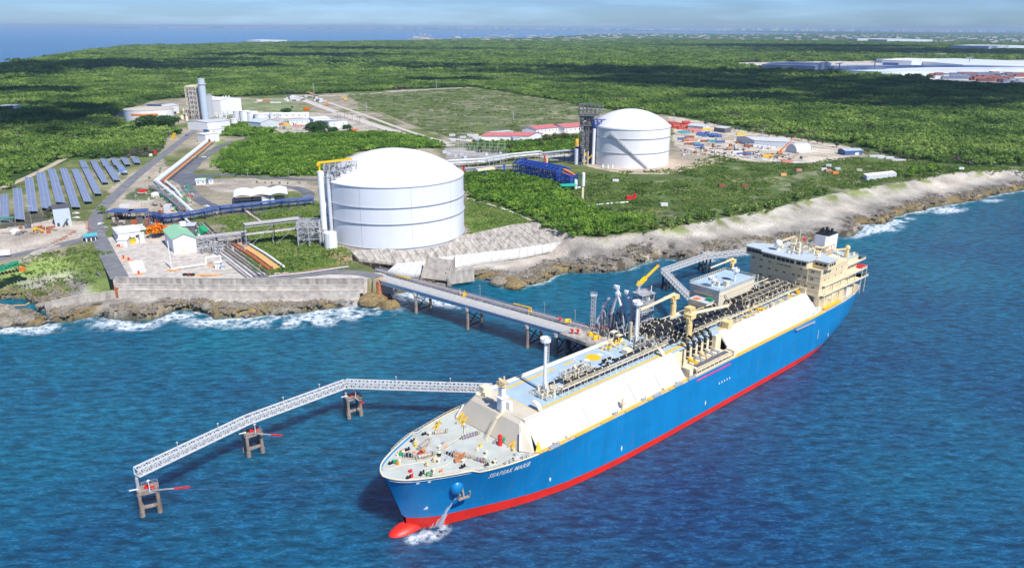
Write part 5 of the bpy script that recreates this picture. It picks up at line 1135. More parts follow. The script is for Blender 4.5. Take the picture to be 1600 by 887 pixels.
# ---- revetment below the first tank
def strip(pa, pb, n, name, m, label, over=.25):
    def samp(P, t):
        L_ = [0]; 
        for a, c in zip(P[:-1], P[1:]): L_.append(L_[-1]+(Vector(c)-Vector(a)).length)
        d = t*L_[-1]
        for i in range(len(P)-1):
            if d <= L_[i+1]+1e-6: return Vector(P[i]).lerp(Vector(P[i+1]), (d-L_[i])/(L_[i+1]-L_[i]+1e-9))
        return Vector(P[-1])
    b = MB()
    for i in range(n):
        t0, t1 = i/n+.0009, (i+1)/n-.0009; dz = Vector((0,0,over+.02*((i*5) % 3))); k = Vector((0,0,-1.5))
        a0, a1, b0, b1 = samp(pa, t0)+dz, samp(pa, t1)+dz, samp(pb, t0)+dz, samp(pb, t1)+dz
        b.add([a0,a1,b1,b0,a0+k,a1+k,b1+k,b0+k], [(0,1,2,3),(3,2,6,7),(0,3,7,4),(1,5,6,2)])
    return one(b, name, m, label, 'revetment', tuple(A(700,395,8)))
crest = [A(547,396,14.1), A(600,392.5,14.1), A(658,381,14.1), A(730,369,14.1), A(800,352.5,14.1), A(850,347,14.1)]
toe1 = [A(560,409,12), A(619,415,9), A(660,411,8.5), A(697,403.6,8.5), A(800,391,8.5), A(893,376,9)]
toe2 = [A(600,432,8), A(640,434,5.5), A(680,428,4.5), A(750,411,4.2), A(820,401,4.2), A(893,384,5)]
strip(crest, toe1, 26, 'revetment_slope', M_concd, 'grey concrete panelled slope below the big storage tank', .9)
strip(toe1[1:], toe2, 22, 'revetment_apron', mat('bright_concrete', (.56,.56,.53), .85, var=.12, scale=.4, stain=(.36,.35,.32), stamt=.5, stscale=.3), 'paler lower concrete apron at the foot of the grey slope', .9)
# ribbed outfall and box
def wedge(px, name, label, top, dep):
    a, c = A(655,427,5), A(692,436,5)
    return a, c
a, c = A(659,436,5), A(697,440,5); d = (c-a).normalized(); nn = Vector((-d.y, d.x, 0)); b = MB(); k = 11
for i in range(k):
    t0 = i/k; w0 = nn*(11*t0); z = 5+11*t0*.95
    b.add([a+w0+Vector((0,0,z-5)), c+w0+Vector((0,0,z-5)), c+nn*11+Vector((0,0,z-5)), a+nn*11+Vector((0,0,z-5)), a+w0+Vector((0,0,z-5+.9)), c+w0+Vector((0,0,z-5+.9)), c+nn*11+Vector((0,0,z-5+.9)), a+nn*11+Vector((0,0,z-5+.9))], [(0,1,5,4),(4,5,6,7),(0,4,7,3),(1,2,6,5)])
o = T('stepped_outfall', 'stepped concrete ramp block standing on the slope below the big tank', 'outfall', a)
pt(b, 'steps', M_conc, o); b = MB(); b.add([a-Vector((0,0,3)), a+nn*11-Vector((0,0,3)), a+nn*11+Vector((0,0,12.3)), a+Vector((0,0,1.6))], [(0,1,2,3)]); b.v += [tuple(Vector(v)-d*.7) for v in b.v]; b.f += [(4,5,6,7),(0,1,5,4),(1,2,6,5),(2,3,7,6),(3,0,4,7)]
e2 = [tuple(Vector(v)+(c-a)+d*.7) for v in b.v[:4]]; b.add(e2+[tuple(Vector(v)+d*.7) for v in e2], [(0,1,2,3),(4,5,6,7),(0,1,5,4),(1,2,6,5),(2,3,7,6),(3,0,4,7)]); pt(b, 'side_wall', M_concd, o)
b = MB(); a, c = A(697,440,4), A(741,434,4); d = (c-a).normalized(); nn = Vector((-d.y, d.x, 0)); b.prism([tuple(q.to_2d()) for q in (a, c, c+nn*6, a+nn*6)], 1.5, 9.6); one(b, 'concrete_box', M_concd, 'square grey concrete box right of the stepped ramp block', 'outfall', a)
# ---- trestle to the loading platform
ta, tb = Vector((*at(596,439,14), 14)), Vector((*at(892,520,14), 14)); u = (tb-ta).normalized(); vv = Vector((-u.y, u.x, 0)); LT = (tb-ta).length
tr = T('trestle_bridge', 'long grey concrete trestle bridge carrying a roadway and pipes out to the loading platform', 'bridge', ta)
def tp(s, o, z): return ta+u*s+vv*o+Vector((0,0,z))   # o = metres towards the far side
b = MB(); b.beam(tp(-6,3.4,-.4), tp(LT,3.4,-.4), 8.6, .5); pt(b, 'road_deck', mat('deck_concrete', (.44,.435,.41), .9, var=.12, scale=.5), tr)
b = MB(); b.beam(tp(0,-.3,-1.5), tp(LT,-.3,-1.5), .6, 2.0); b.beam(tp(0,6.5,-1.5), tp(LT,6.5,-1.5), .6, 2.0); b.beam(tp(0,12,-1.2), tp(LT,12,-1.2), .5, 1.4); b.beam(tp(0,-.85,-.15), tp(LT,-.85,-.15), .35, .55)
for i in range(int(LT/3)): b.beam(tp(i*3,-.3,-1.1), tp(i*3,12.2,-1.1), .35, .5)
pt(b, 'girder', M_lgrey, tr)
b = MB(); b.rail([tp(0,-.8,0), tp(LT-2,-.8,0)], 1.1, 3, .07); b.rail([tp(-14,12.6,-.2), tp(LT,12.6,-.2)], 1.2, 2.2, .1); b.rail([tp(0,7.9,-.1), tp(LT,7.9,-.1)], 1.0, 2.6, .08); pt(b, 'bridge_railing', M_galv, tr)
M_pipeg = mat('pipe_grey', (.42,.40,.38), .5, .2, var=.2, scale=.3)
for i, (o_, r, m_) in enumerate([(8.8,.28,M_pipeg),(9.6,.28,M_dsteel),(10.4,.38,M_pipeg),(11.4,.3,M_galv),(12.0,.2,M_rust)]):
    b = MB(); b.tube(tp(-16,o_,.35), tp(LT+3,o_,.35), r, 8)
    for s in range(0, int(LT), 8): b.beam(tp(s,o_,-.9), tp(s,o_,.1), .25)
    pt(b, 'bridge_pipe', m_, tr)
b = MB()
for s, o_ in [(52,8.2),(55,8.6),(98,8.0)]: b.beam(tp(s,o_,-.2), tp(s,o_,3.2), .35); 
b.beam(tp(88,8.4,3.4), tp(99,8.4,3.6), .35, .7); b.beam(tp(99,8.4,3.6), tp(99.5,8.4,1.2), .5); b.box(tp(55,8.4,.9), (1.8,1.4,1.8)); b.beam(tp(2,9,1.1), tp(14,9,1.1), .8, .6)
pt(b, 'expansion_frame', M_yellow, tr)
b = MB()
for i in range(16): b.beam(tp(-14+i*2.2,8.2,0), tp(-14+i*2.2,8.2,2.2), .12); b.beam(tp(-14+i*2.2,12,0), tp(-14+i*2.2,12,2.2), .12); b.beam(tp(-14+i*2.2,8.2,2.2), tp(-14+i*2.2,12,2.2), .1)
b.path([tp(-14,8.2,2.2),tp(20,8.2,2.2)],.08,4); b.path([tp(-14,12,2.2),tp(20,12,2.2)],.08,4); pt(b, 'pipe_gantry', M_galv, tr)
b = MB()
for s in (20,62,104,LT-6): b.tube(tp(s,13,-.2), tp(s,13,6.5), .09, 6); b.beam(tp(s,13,6.5), tp(s,11.8,6.6), .15)
pt(b, 'lamp_post', M_galv, tr)
M_brace = mat('brace_black', (.03,.035,.04), .7, var=.3)
for i, (n1, f1) in enumerate([((641,495),(671,486)),((725,518),(754,509)),((819,546),(848,534)),((882,549),(908,541))]):
    n0 = Vector((*at(*n1, 0), 0)); f0 = Vector((*at(*f1, 0), 0)); s = (n0-ta.to_2d().to_3d()).dot(u)
    n0 = tp(s, 0, -14); f0 = tp(s, 11.5, -14)
    for q in (n0, f0): b = MB(); b.tube(q-Vector((0,0,6)), q+Vector((0,0,11.6)), .85, 14); pt(b, 'pile', M_pile, tr)
    b = MB(); b.tube(n0+Vector((0,0,10.4)), n0+Vector((0,0,12)), 1.3, 12); b.tube(f0+Vector((0,0,10.4)), f0+Vector((0,0,12)), 1.3, 12); b.beam(n0+Vector((0,0,12)), f0+Vector((0,0,12)), 2, 1.2); pt(b, 'pile_cap', M_conc, tr)
    b = MB(); up = Vector((0,0,1)); b.beam(n0+up*1.6, f0+up*1.6, .5); b.beam(n0+up*1.8, f0+up*10.2, .4); b.beam(n0+up*10.2, f0+up*1.8, .4); pt(b, 'cross_brace', M_brace, tr)
# abutment
ab = T('bridge_abutment', 'concrete abutment under the shore end of the trestle, one corner rust orange', 'abutment', tp(-4,4,-10))
b = MB(); q = [tp(-10,-2.5,0), tp(-1,-1.5,0), tp(-1,13,0), tp(-16,13,0)]; b.prism([tuple(p.to_2d()) for p in q], 3, 13.2); q2 = [tp(-20,-12,0), tp(-9.9,-2.5,0), tp(-16,13,0), tp(-30,13,0)]; b.prism([tuple(p.to_2d()) for p in q2], 3, 13.0); pt(b, 'abutment_wall', M_concd, ab)
b = MB(); b.add([tp(-1.8,-1.9,-1.2),tp(-.6,-1.9,-1.2),tp(.4,-2.2,-9.5),tp(-6,-2.6,-10)],[(0,1,2,3)]); b.v += [tuple(Vector(v)+vv*1.5) for v in b.v]; b.f += [(4,7,6,5),(1,5,6,2),(0,3,7,4)]; b.add([tp(-6.5,-3.2,-9.8),tp(3,-3,-9.8),tp(3,3,-9.8),tp(-6,2,-9.6)],[(0,1,2,3)]); pt(b, 'rusty_corner', mat('iron_stain', (.50,.15,.05), .9, var=.4, scale=.6), ab)
b = MB(); b.beam(tp(-3,0,.1), tp(3,.5,.1), 2.0, .1); pt(b, 'expansion_joint', M_ochre, ab)
# ---- loading platform
pf = T('loading_platform', 'grey concrete loading platform on dark piles at the end of the trestle', 'platform', tp(LT+14,10,0))
b = MB(); PQ = [tp(LT-4,-3,0), tp(LT+12,-5,0), tp(LT+36,4,0), tp(LT+40,20,0), tp(LT+6,22,0), tp(LT-3,12,0)]; PQ = [(p.x, p.y) for p in PQ]; b.prism(PQ, 12.6, 14.05); pt(b, 'platform_deck', M_concd, pf)
b = MB()
for s, o_ in [(LT-2,-1),(LT+8,-3),(LT+2,10),(LT+14,10),(LT+26,3),(LT+36,8),(LT+28,18),(LT+10,18)]:
    b = MB(); b.tube(tp(s,o_,-19), tp(s,o_,-1.4), .8, 12); pt(b, 'pile', M_pile, pf)
b = MB()
for a_, c_ in [((LT-2,-1),(LT+8,-3)),((LT-2,-1),(LT+2,10)),((LT+2,10),(LT+14,10)),((LT+8,-3),(LT+14,10)),((LT+8,-3),(LT+26,3))]:
    b.beam(tp(*a_,-13), tp(*c_,-3), .4); b.beam(tp(*a_,-3), tp(*c_,-13), .4); b.beam(tp(*a_,-10.5), tp(*c_,-10.5), .45); b.beam(tp(*a_,-2.4), tp(*c_,-2.4), .6)
pt(b, 'cross_brace', M_brace, pf)
b = MB(); b.rail([tp(LT-4,-2.8,.1), tp(LT+12,-4.8,.1), tp(LT+36,4.2,.1)], 1.1, 2, .09); b.rail([tp(LT+40,20,.1), tp(LT+6,22,.1)], 1.1, 2, .09); pt(b, 'platform_railing', M_galv, pf)
r_ = random.Random(9)
for m_, k_ in ((M_galv, 46), (M_dsteel, 30), (M_lgrey, 20), (M_red, 7), (M_yellow, 5)):
    b = MB()
    for _ in range(k_):
        p = tp(LT+r_.uniform(8,36), r_.uniform(4,19), 0); h = r_.uniform(.8,4.2)
        if r_.random() < .4: q = p+u*r_.uniform(-7,7); b.tube(p+Vector((0,0,h)), q+Vector((0,0,h)), r_.uniform(.15,.35), 6); b.beam(p, p+Vector((0,0,h)), .2)
        elif r_.random() < .6: b.tube(p, p+Vector((0,0,h)), r_.uniform(.15,.5), 7)
        else: b.box(p+Vector((0,0,h*.4)), (r_.uniform(.8,2.4), r_.uniform(.8,2), h*.8), .7)
    pt(b, 'platform_pipework', m_, pf)
for s, o_, lab in [(LT+1,0,'red fire monitor at the near corner of the loading platform'),(LT+3.2,1.4,'second red fire monitor, just beyond the corner one on the platform'),(LT-12,9,'small red hydrant on the pipe side near the trestle end')]:
    b = MB(); p = tp(s,o_,0); b.tube(p, p+Vector((0,0,1.6)), .35, 8); b.box(p+Vector((0,0,2.0)), (1.2,1.0,.9)); b.tube(p+Vector((0,0,2.2)), p+Vector((-1.2,-.6,2.8)), .2, 7); one(b, 'fire_monitor', M_red, lab, 'fire monitor', p)
for s, o_, lab in [(LT+9,4,'yellow hose reel beside the first loading arm'),(LT+13,1.5,'yellow valve unit on the platform edge facing the ship'),(LT-9,10.5,'yellow pipe guard at the trestle end')]:
    b = MB(); p = tp(s,o_,0); b.box(p+Vector((0,0,.5)), (3.2,1.4,.6), .5); b.tube(p+Vector((-1,0,1.2)), p+Vector((1,.5,1.2)), .7, 10); b.box(p+Vector((1.4,0,1.2)), (.8,.9,1.5), .5); one(b, 'hose_reel', M_yellow, lab, 'hose reel', p)
for m_, k_ in ((M_galv, 30), (M_lgrey, 22), (M_dsteel, 22)):
    b = MB()
    for _ in range(k_):
        p = tp(LT+r_.uniform(11,29), r_.uniform(7,16), 0); h = r_.uniform(6,16)*(.6+.4*r_.random()); t_ = p+u*r_.uniform(-3,3)+Vector((0,0,h)); b.tube(p, t_, r_.uniform(.12,.38), 6)
        if r_.random() < .4: b.tube(t_, t_+u*r_.uniform(-4,4)-Vector((0,0,r_.uniform(1,5))), .25, 6)
    pt(b, 'arm_base_pipework', m_, pf)
# loading arms: risers, inboard and outboard arms folded like an inverted V
def arm(s, o_, h, lean, reach, lab, cat='loading arm'):
    p = tp(s,o_,0); o = T('cargo_crane', lab, cat, p, None)
    b = MB(); b.tube(p, p+Vector((0,0,h*.62)), .85, 10); b.beam(p+u*1.6, p+Vector((0,0,h*.55)), .3); b.beam(p-u*1.6, p+Vector((0,0,h*.55)), .3); b.box(p+Vector((0,0,.3)), (2.4,2.4,.5)); b.tube(p+Vector((0,0,h*.5))-vv*1.2, p+Vector((0,0,h*.5))+vv*1.2, .7, 10); pt(b, 'riser', M_galv, o)
    t = p+Vector((0,0,h))+lean; b = MB(); b.tube(p+Vector((0,0,h*.6)), t, .75, 9); b.tube(p+Vector((0,0,h*.6))-lean*.35, t, .14, 6); b.beam(p+Vector((0,0,h*.6))+lean*-.35-Vector((0,0,2)), p+Vector((0,0,h*.6)), .9, 1.2); pt(b, 'inboard_arm', M_lgrey, o)
    q = t+reach; b = MB(); b.tube(t, q, .62, 9); b.tube(t+vv*.9, q+vv*.6, .25, 6); b.beam(t-u*1.2, t+u*1.4, .9, 1.6); b.tube(t-vv*.9, t+vv*.9, .75, 12); b.tube(q, q-Vector((0,0,1.6)), .55, 9); pt(b, 'outboard_arm', M_white, o)
arm(LT+9,14,19,u*3.0+Vector((0,0,-3)),-u*6+Vector((0,0,-12)),'leftmost slanting grey loading arm on the platform')
arm(LT+15,12,20,u*2.4,u*5+Vector((0,0,-14)),'second loading arm, its white outer arm folded down to the right')
arm(LT+20,13,23,-u*4,u*6+Vector((0,0,-13)),'tallest middle loading arm beside the yellow crane tower')
arm(LT+25,12,22,-u*3,u*6.5+Vector((0,0,-15)),'loading arm immediately left of the gangway tower')
lt = T('lattice_mast', 'slim grey lattice mast at the left of the loading arms', 'mast', tp(LT+4,13,0)); b = MB(); c = tp(LT+4,13,0)
for z in range(0, 16, 2):
    for sx_, sy_ in ((-1,-1),(1,-1),(1,1),(-1,1)): b.beam(c+Vector((sx_,sy_,z)), c+Vector((sx_,sy_,z+2)), .3)
    for (a0_, a1_) in (((-1,-1),(1,-1)),((1,-1),(1,1)),((1,1),(-1,1)),((-1,1),(-1,-1))): b.beam(c+Vector((*a0_,z)), c+Vector((*a1_,z+2)), .16); b.beam(c+Vector((*a0_,z+2)), c+Vector((*a1_,z+2)), .16)
pt(b, 'lattice', M_galv, lt); b = MB(); b.box(c+Vector((0,0,16.2)), (3,3,.3)); b.rail([c+Vector((-1.5,-1.5,16.3)), c+Vector((1.5,-1.5,16.3)), c+Vector((1.5,1.5,16.3)), c+Vector((-1.5,1.5,16.3))], 1, .8, .1, closed=True); b.tube(c, c+Vector((0,0,16)), .35, 6); pt(b, 'mast_platform', M_lgrey, lt)
gt_ = T('gangway_tower', 'tall grey steel gangway tower with platforms on the loading platform', 'tower', tp(LT+31,11,0)); c = tp(LT+31,11,0); b = MB()
bb = MB(); bb.frame(-3.4,3.4,-3,3,[0,3,6,9,12,15,18,21,24],2,2,.4); bb.xf(c, .6); pt(bb, 'tower_frame', M_galv, gt_)
b = MB()
for z in (8,12,16,20,24): b.box(c+Vector((0,0,z)), (8,7,.3), .6); b.rail([c+Vector((x_,y_,z)) for x_, y_ in ((-3,-2.7),(3,-2.7),(3,2.7),(-3,2.7))], 1.1, 1.2, .1, closed=True)
pt(b, 'tower_platform', M_galv, gt_); b = MB(); b.box(c+Vector((1.5,0,19)), (1.8,2,7), .6); b.tube(c+Vector((3.5,1,16)), c+Vector((3.5,1,27)), .2, 6); pt(b, 'ladder_cage', M_white, gt_)
yc = T('jetty_crane', 'yellow slewing crane with raised boom on top of the gangway tower', 'crane', c+Vector((-2,2,24.2))); q = c+Vector((-2,2,24.2)); b = MB(); b.tube(q, q+Vector((0,0,2.5)), .7, 10); b.box(q+Vector((0,0,3)), (2,1.6,1.4)); pt(b, 'crane_post', M_galv, yc)
tip = Vector((*at(1028,413,46), 46)); b = MB(); q3 = q+Vector((0,0,3)); b.beam(q3, q3.lerp(tip, .35), 1.4, 1.6); b.beam(q3.lerp(tip, .3), tip, .8, .8); b.beam(q3-(tip-q3)*.08, q3+Vector((0,0,1.5)), .9); pt(b, 'crane_boom', M_yellow, yc); b = MB(); b.box(tip, (1,.8,1.2)); b.tube(tip, tip-Vector((0,0,2)), .1, 5); pt(b, 'hook_block', M_orange, yc)
# ---- mooring dolphins and footbridges
def dolphin(px_pairs, lab, deck=8.2, stand=13.0, hooks=True, m=M_pile, dark=False):
    L_ = [Vector((*at(*q, 0), 0)) for q in px_pairs]; c = (L_[0]+L_[1])/2; d = (L_[1]-L_[0]).normalized(); nn = Vector((-d.y, d.x, 0)); L0 = c-d*2.6; L1 = c+d*2.6
    o = T('mooring_dolphin', lab, 'dolphin', c)
    for k, q in enumerate((L0, L1, L0+nn*4.2, L1+nn*4.2)):
        b = MB(); b.tube(q-Vector((0,0,6)), q+Vector((0,0,deck)), .58, 12); b.tube(q-Vector((0,0,1)), q+Vector((0,0,2.0)), .8, 12); pt(b, 'pile', m, o)
    b = MB(); b.beam(L0+Vector((0,0,3.2)), L1+Vector((0,0,3.2)), .7, .9); b.beam(L0+nn*4.2+Vector((0,0,3.2)), L1+nn*4.2+Vector((0,0,3.2)), .7, .9); b.beam(L0+Vector((0,0,3.2)), L0+nn*4.2+Vector((0,0,3.2)), .7, .9); pt(b, 'cross_beam', m, o)
    b = MB()
    q = [L0-d*.5-nn*.5, L1+d*.5-nn*.5, L1+d*.5+nn*4.6, L0-d*.5+nn*4.6]
    for a_, b_ in zip(q, q[1:]+q[:1]): b.beam(a_+Vector((0,0,deck)), b_+Vector((0,0,deck)), .4, .6)
    b.prism([(p.x, p.y) for p in q], deck-.2, deck+.2); pt(b, 'dolphin_cap', m, o)
    b = MB(); t = L0+nn*2; b.tube(t+Vector((0,0,deck)), t+Vector((0,0,stand)), .5, 8); b.tube(t+nn*1.4+Vector((0,0,deck)), t+nn*1.4+Vector((0,0,stand)), .4, 8); b.rail([p+Vector((0,0,deck+.4)) for p in q], 1.1, 1.4, .08, closed=True); pt(b, 'bridge_post', M_galv, o)
    b = MB(); b.box(c+nn*2+Vector((0,0,deck+1.0)), (1.6,1.2,1.0), .5); b.box(c+d*1.6+nn*1+Vector((0,0,deck+.8)), (1.2,1,.7)); pt(b, 'mooring_hook', M_red, o)
    b = MB(); b.tube(c-nn*.5+d*.6+Vector((0,0,deck)), c-nn*.5+d*.6+Vector((0,0,deck+4.4)), .12, 6); b.box(c-nn*.5+d*.6+Vector((0,0,deck+4.4)), (.6,.8,.4)); b.beam(L0-d*2.6+Vector((0,0,deck+2.2)), L0+Vector((0,0,deck+2.0)), .3); pt(b, 'lamp', M_white, o)
    return c, d, nn
def gangbar(c, px, lab, z=8.8):
    q = Vector((*at(*px, z), z)); a_ = Vector((c.x, c.y, z)); b = MB(); b.beam(a_, a_.lerp(q, .62), .35, .3); o = T('capstan_beam', lab, 'beam', a_); pt(b, 'beam', M_galv, o); b = MB(); b.beam(a_.lerp(q, .62), q, .5, .45); pt(b, 'beam_tip', M_red, o)
D0 = dolphin([(229,811),(252,805)], 'leftmost mooring dolphin, nearest the camera, at the end of the footbridge'); D1 = dolphin([(392,717),(413,710)], 'middle mooring dolphin where the footbridge bends slightly'); D2 = dolphin([(548,656),(566,651)], 'third mooring dolphin at the sharp bend of the footbridge', stand=13)
gangbar(D0[0], (300,765), 'steel beam with red tip reaching right from the leftmost dolphin'); gangbar(D1[0], (443,683), 'steel beam with red tip reaching right from the middle dolphin'); gangbar(D2[0], (570,632), 'short red tipped beam on the third dolphin')
WZ = 13.6
nodes = [Vector((*at(217,748,WZ), WZ)), Vector((*at(389,664,WZ), WZ)), Vector((*at(542,606,WZ), WZ)), Vector((*at(770,611,WZ), WZ))]
for i, lab in enumerate(['left span of the white truss footbridge, ending at the leftmost dolphin','middle span of the white truss footbridge between two dolphins','right span of the white truss footbridge, running behind the ship bow']):
    a_, c_ = nodes[i], nodes[i+1]; o = T('footbridge_span', lab, 'footbridge', a_, 'truss footbridge spans out to the dolphins'); d = (c_-a_).normalized()
    b = MB(); b.truss(a_, c_, 2.6, 2.5, 1.6, .44); pt(b, 'truss', M_walk, o); b = MB(); b.beam(a_+Vector((0,0,.1)), c_+Vector((0,0,.1)), 2.3, .12); pt(b, 'walkway_grating', M_galv, o)
    b = MB()
    for t in (.35,.72): q = a_.lerp(c_, t); b.tube(q+Vector((0,0,2.4)), q+Vector((0,0,5.0)), .08, 5); b.box(q+Vector((0,0,5)), (.5,.5,.25))
    pt(b, 'walkway_lamp', M_walk, o)
D3 = dolphin([(1041,452),(1053,450)], 'dark mooring dolphin behind the ship beside the far footbridge bend', m=M_brace); D4 = dolphin([(1099,421),(1107,420)], 'dark mooring dolphin near the shore behind the ship', m=M_brace)
fn = [Vector((*at(1086,474,15), 15)), Vector((*at(1036,424,WZ), WZ)), Vector((*at(1100,401,WZ), WZ)), Vector((*at(1165,392,WZ), WZ)), Vector((*at(1230,391,WZ), WZ))]
for i, lab in enumerate(['far footbridge span slanting from the switch room side down to the dark dolphin','far footbridge span rising right from the bend toward the shore','far footbridge span between the second dark dolphin and the bridge wing','last far footbridge span, hidden end behind the accommodation block'][:3]):
    a_, c_ = fn[i], fn[i+1]; o = T('footbridge_span', lab, 'footbridge', a_, 'truss footbridge spans behind the ship')
    b = MB(); b.truss(a_, c_, 2.8, 2.4, 2.2, .36); pt(b, 'truss', M_walk, o); b = MB(); b.beam(a_+Vector((0,0,.1)), c_+Vector((0,0,.1)), 2.5, .12); pt(b, 'walkway_grating', M_galv, o)
# mooring lines
for i, (p, q, lab) in enumerate([(D0[0]+Vector((0,0,9.2)), SW(3,-3.6,21.6), 'long mooring line from the leftmost dolphin to the bow'), (D1[0]+Vector((0,0,9.2)), SW(9,-8.6,21.6), 'mooring line from the middle dolphin to the bow'), (D2[0]+Vector((0,0,9.2)), SW(22,-13.5,21.6), 'mooring line from the third dolphin to the foredeck'), (D3[0]+Vector((0,0,9.2)), SW(236,-20,20.6), 'mooring line from the dark dolphin to the stern quarter')]):
    b = MB(); P = [p.lerp(q, t/12)-Vector((0,0,2.2*math.sin(PI*t/12))) for t in range(13)]; b.path(P, .045, 4); one(b, 'mooring_line', mat('rope_grey', (.10,.11,.12), .9), lab, 'rope', p)
b = MB(); p = SW(236,-20,42); q = SW(238,-19,30); P0 = Vector((*at(1166,397,43), 43)); P1 = Vector((*at(1186,412,36), 36))
b.beam(SW(240,-21,41.5), SW(240,-18.4,35), .35); b2 = b; one(b, 'wing_strut', M_white, 'white diagonal strut under the far bridge wing', 'strut', SW(240,-20,38))
# ================================================================ STORAGE TANKS
M_tank = mat('tank_white', (.80,.80,.79), .5, var=.03, scale=.05, stain=(.62,.60,.55), stamt=.45, stscale=.06, stretch=(1,1,.25))
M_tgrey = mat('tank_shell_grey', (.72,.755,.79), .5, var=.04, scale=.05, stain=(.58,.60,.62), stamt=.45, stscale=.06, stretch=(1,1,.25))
M_ring = mat('ring_girder', (.36,.38,.41), .6)
def tank(cx, cy, R_, zb, zr_, zd, rings, lab, m=None):
    o = T('storage_tank', lab, 'tank', (cx, cy, zb))
    b = MB(); b.lathe((cx,cy,0), [(R_, zb-1), (R_, zr_)], 96); pt(b, 'tank_wall', m or M_tank, o, smooth=True)
    b = MB(); H = zd-zr_; n = 20; b.lathe((cx,cy,0), [((R_+.15)*math.cos(t), zr_+.35+H*math.sin(t)**1.0) for t in [PI/2*i/n for i in range(n)]]+[(.05, zr_+.35+H)], 96)
    # flatten towards a spherical cap
    Rs = (R_*R_+H*H)/(2*H); b.v = [(x, y, (zr_+.35+math.sqrt(max(0, Rs*Rs-((x-cx)**2+(y-cy)**2)))-(Rs-H))) for x, y, z in b.v]
    pt(b, 'tank_dome', M_tank, o, smooth=True)
    for z in rings:
        b = MB(); b.lathe((cx,cy,0), [(R_, z-.22), (R_+.7, z-.22), (R_+.7, z+.12), (R_, z+.12)], 96); pt(b, 'ring_girder', M_ring, o)
    b = MB(); b.lathe((cx,cy,0), [(R_, zr_+.0), (R_+.5, zr_), (R_+.5, zr_+.45), (R_-.3, zr_+.5)], 96); pt(b, 'roof_rim', M_lgrey, o)
    return o
t1c = (-81.2, 518); R1 = 47.4
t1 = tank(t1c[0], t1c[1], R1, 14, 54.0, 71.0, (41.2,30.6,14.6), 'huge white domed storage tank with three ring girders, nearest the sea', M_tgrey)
b = MB()
for a_ in (-1.9,-1.2,-.55): 
    x, y = t1c[0]+math.cos(a_)*(R1+.05), t1c[1]+math.sin(a_)*(R1+.05); b.beam((x,y,14), (x,y,54), .12)
pt(b, 'seam', M_ring, t1)
# platform and pipe column at the left of tank 1
def at_az(c, R_, a_, z): return Vector((c[0]+math.cos(a_)*R_, c[1]+math.sin(a_)*R_, z))
aL = math.radians(196); pc = Vector((*at(508,383,14), 14))
b = MB(); b.tube(pc, pc+Vector((0,0,48)), 1.9, 18); 
for k in range(22):
    a0_, a1_ = k*.6, (k+1)*.6; b.beam(pc+Vector((2.1*math.cos(a0_),2.1*math.sin(a0_),4+k*2)), pc+Vector((2.1*math.cos(a1_),2.1*math.sin(a1_),6+k*2)), .25)
pt(b, 'riser_column', M_white, t1, smooth=False)
b = MB(); b.tube(pc+Vector((4.2,2,0)), pc+Vector((4.2,2,46)), 1.2, 12); b.tube(pc+Vector((6.6,3,0)), pc+Vector((6.6,3,44)), .8, 10); pt(b, 'riser_pipe', M_lgrey, t1)
b = MB(); pb = pc+Vector((6.5,6,0)); b.frame(-5,16,-5,7,[40,44,48,52],6,3,.32); b.xf((pb.x,pb.y,14), .15); pt(b, 'pump_platform', M_galv, t1); b = MB(); b.frame(-4,3,-3,4,[0,6,12,18,24,30,36,42,50],2,1,.38); b.xf((pb.x,pb.y,14), .15); pt(b, 'riser_frame', M_dsteel, t1)
b = MB(); r_ = random.Random(4)
for _ in range(46):
    p = pb+Vector((r_.uniform(-4,15), r_.uniform(-4,6), 0)); z = 14+r_.uniform(40,51); b.tube((p.x,p.y,z), (p.x+r_.uniform(-4,4), p.y+r_.uniform(-2,2), z+r_.uniform(-.5,2)), r_.uniform(.2,.6), 7)
pt(b, 'platform_pipework', M_pipeg, t1)
b = MB(); b.beam(pb+Vector((-8,-5,53)), pb+Vector((13,2,54.6)), .9, 1.3); b.tube(pb+Vector((-7,-5,46)), pb+Vector((-7,-5,53)), .6, 8); b.box(pb+Vector((-7.4,-5,52)), (2,2,1.6)); pt(b, 'yellow_jib', M_yellow, t1)
sw = Vector((*at(517,390,14), 14)); o = T('water_tank', 'small white cylindrical tank at the foot of the riser column', 'tank', sw); b = MB(); b.lathe((sw.x,sw.y,0), [(4.2,14),(4.2,24.4),(0.1,25.4)], 28); pt(b, 'tank_wall', M_tank, o, smooth=True); b = MB(); b.beam(sw+Vector((0,-4.3,0)), sw+Vector((0,-4.3,10.5)), .2); b.box(sw+Vector((0,-6,.2)), (3,3,.4)); b.rail([sw+Vector((4*math.cos(k),4*math.sin(k),10.5)) for k in np.arange(0,6.2,.7)], 1, 2, .08, closed=True); pt(b, 'tank_ladder', M_lgrey, o)
# tank 2
t2c = (124.0, 812); R2 = 41.4
t2 = tank(t2c[0], t2c[1], R2, 14, 52.5, 69.0, (43.5,29.0), 'white domed storage tank farther inland with a diagonal stairway on its side')
b = MB(); n = 26
a_s, a_e = math.radians(234), math.radians(288)
for k in range(n):
    t0, t1_ = k/n, (k+1)/n; p = at_az(t2c, R2+1.4, a_s+(a_e-a_s)*t0, 50-35*t0); q = at_az(t2c, R2+1.4, a_s+(a_e-a_s)*t1_, 50-35*t1_); b.beam(p, q, 1.6, .5); b.beam(p+Vector((0,0,1.2)), q+Vector((0,0,1.2)), .2); 
    if k % 2 == 0: b.beam(p, p+Vector((0,0,1.2)), .2); b.beam(p-Vector((0,0,.3)), at_az(t2c, R2-.2, a_s+(a_e-a_s)*t0, 48-35*t0), .25)
pt(b, 'diagonal_stair', M_galv, t2)
b = MB(); b.lathe((t2c[0],t2c[1],0), [(R2-.2,53.0),(R2-.2,53.9)], 96); 
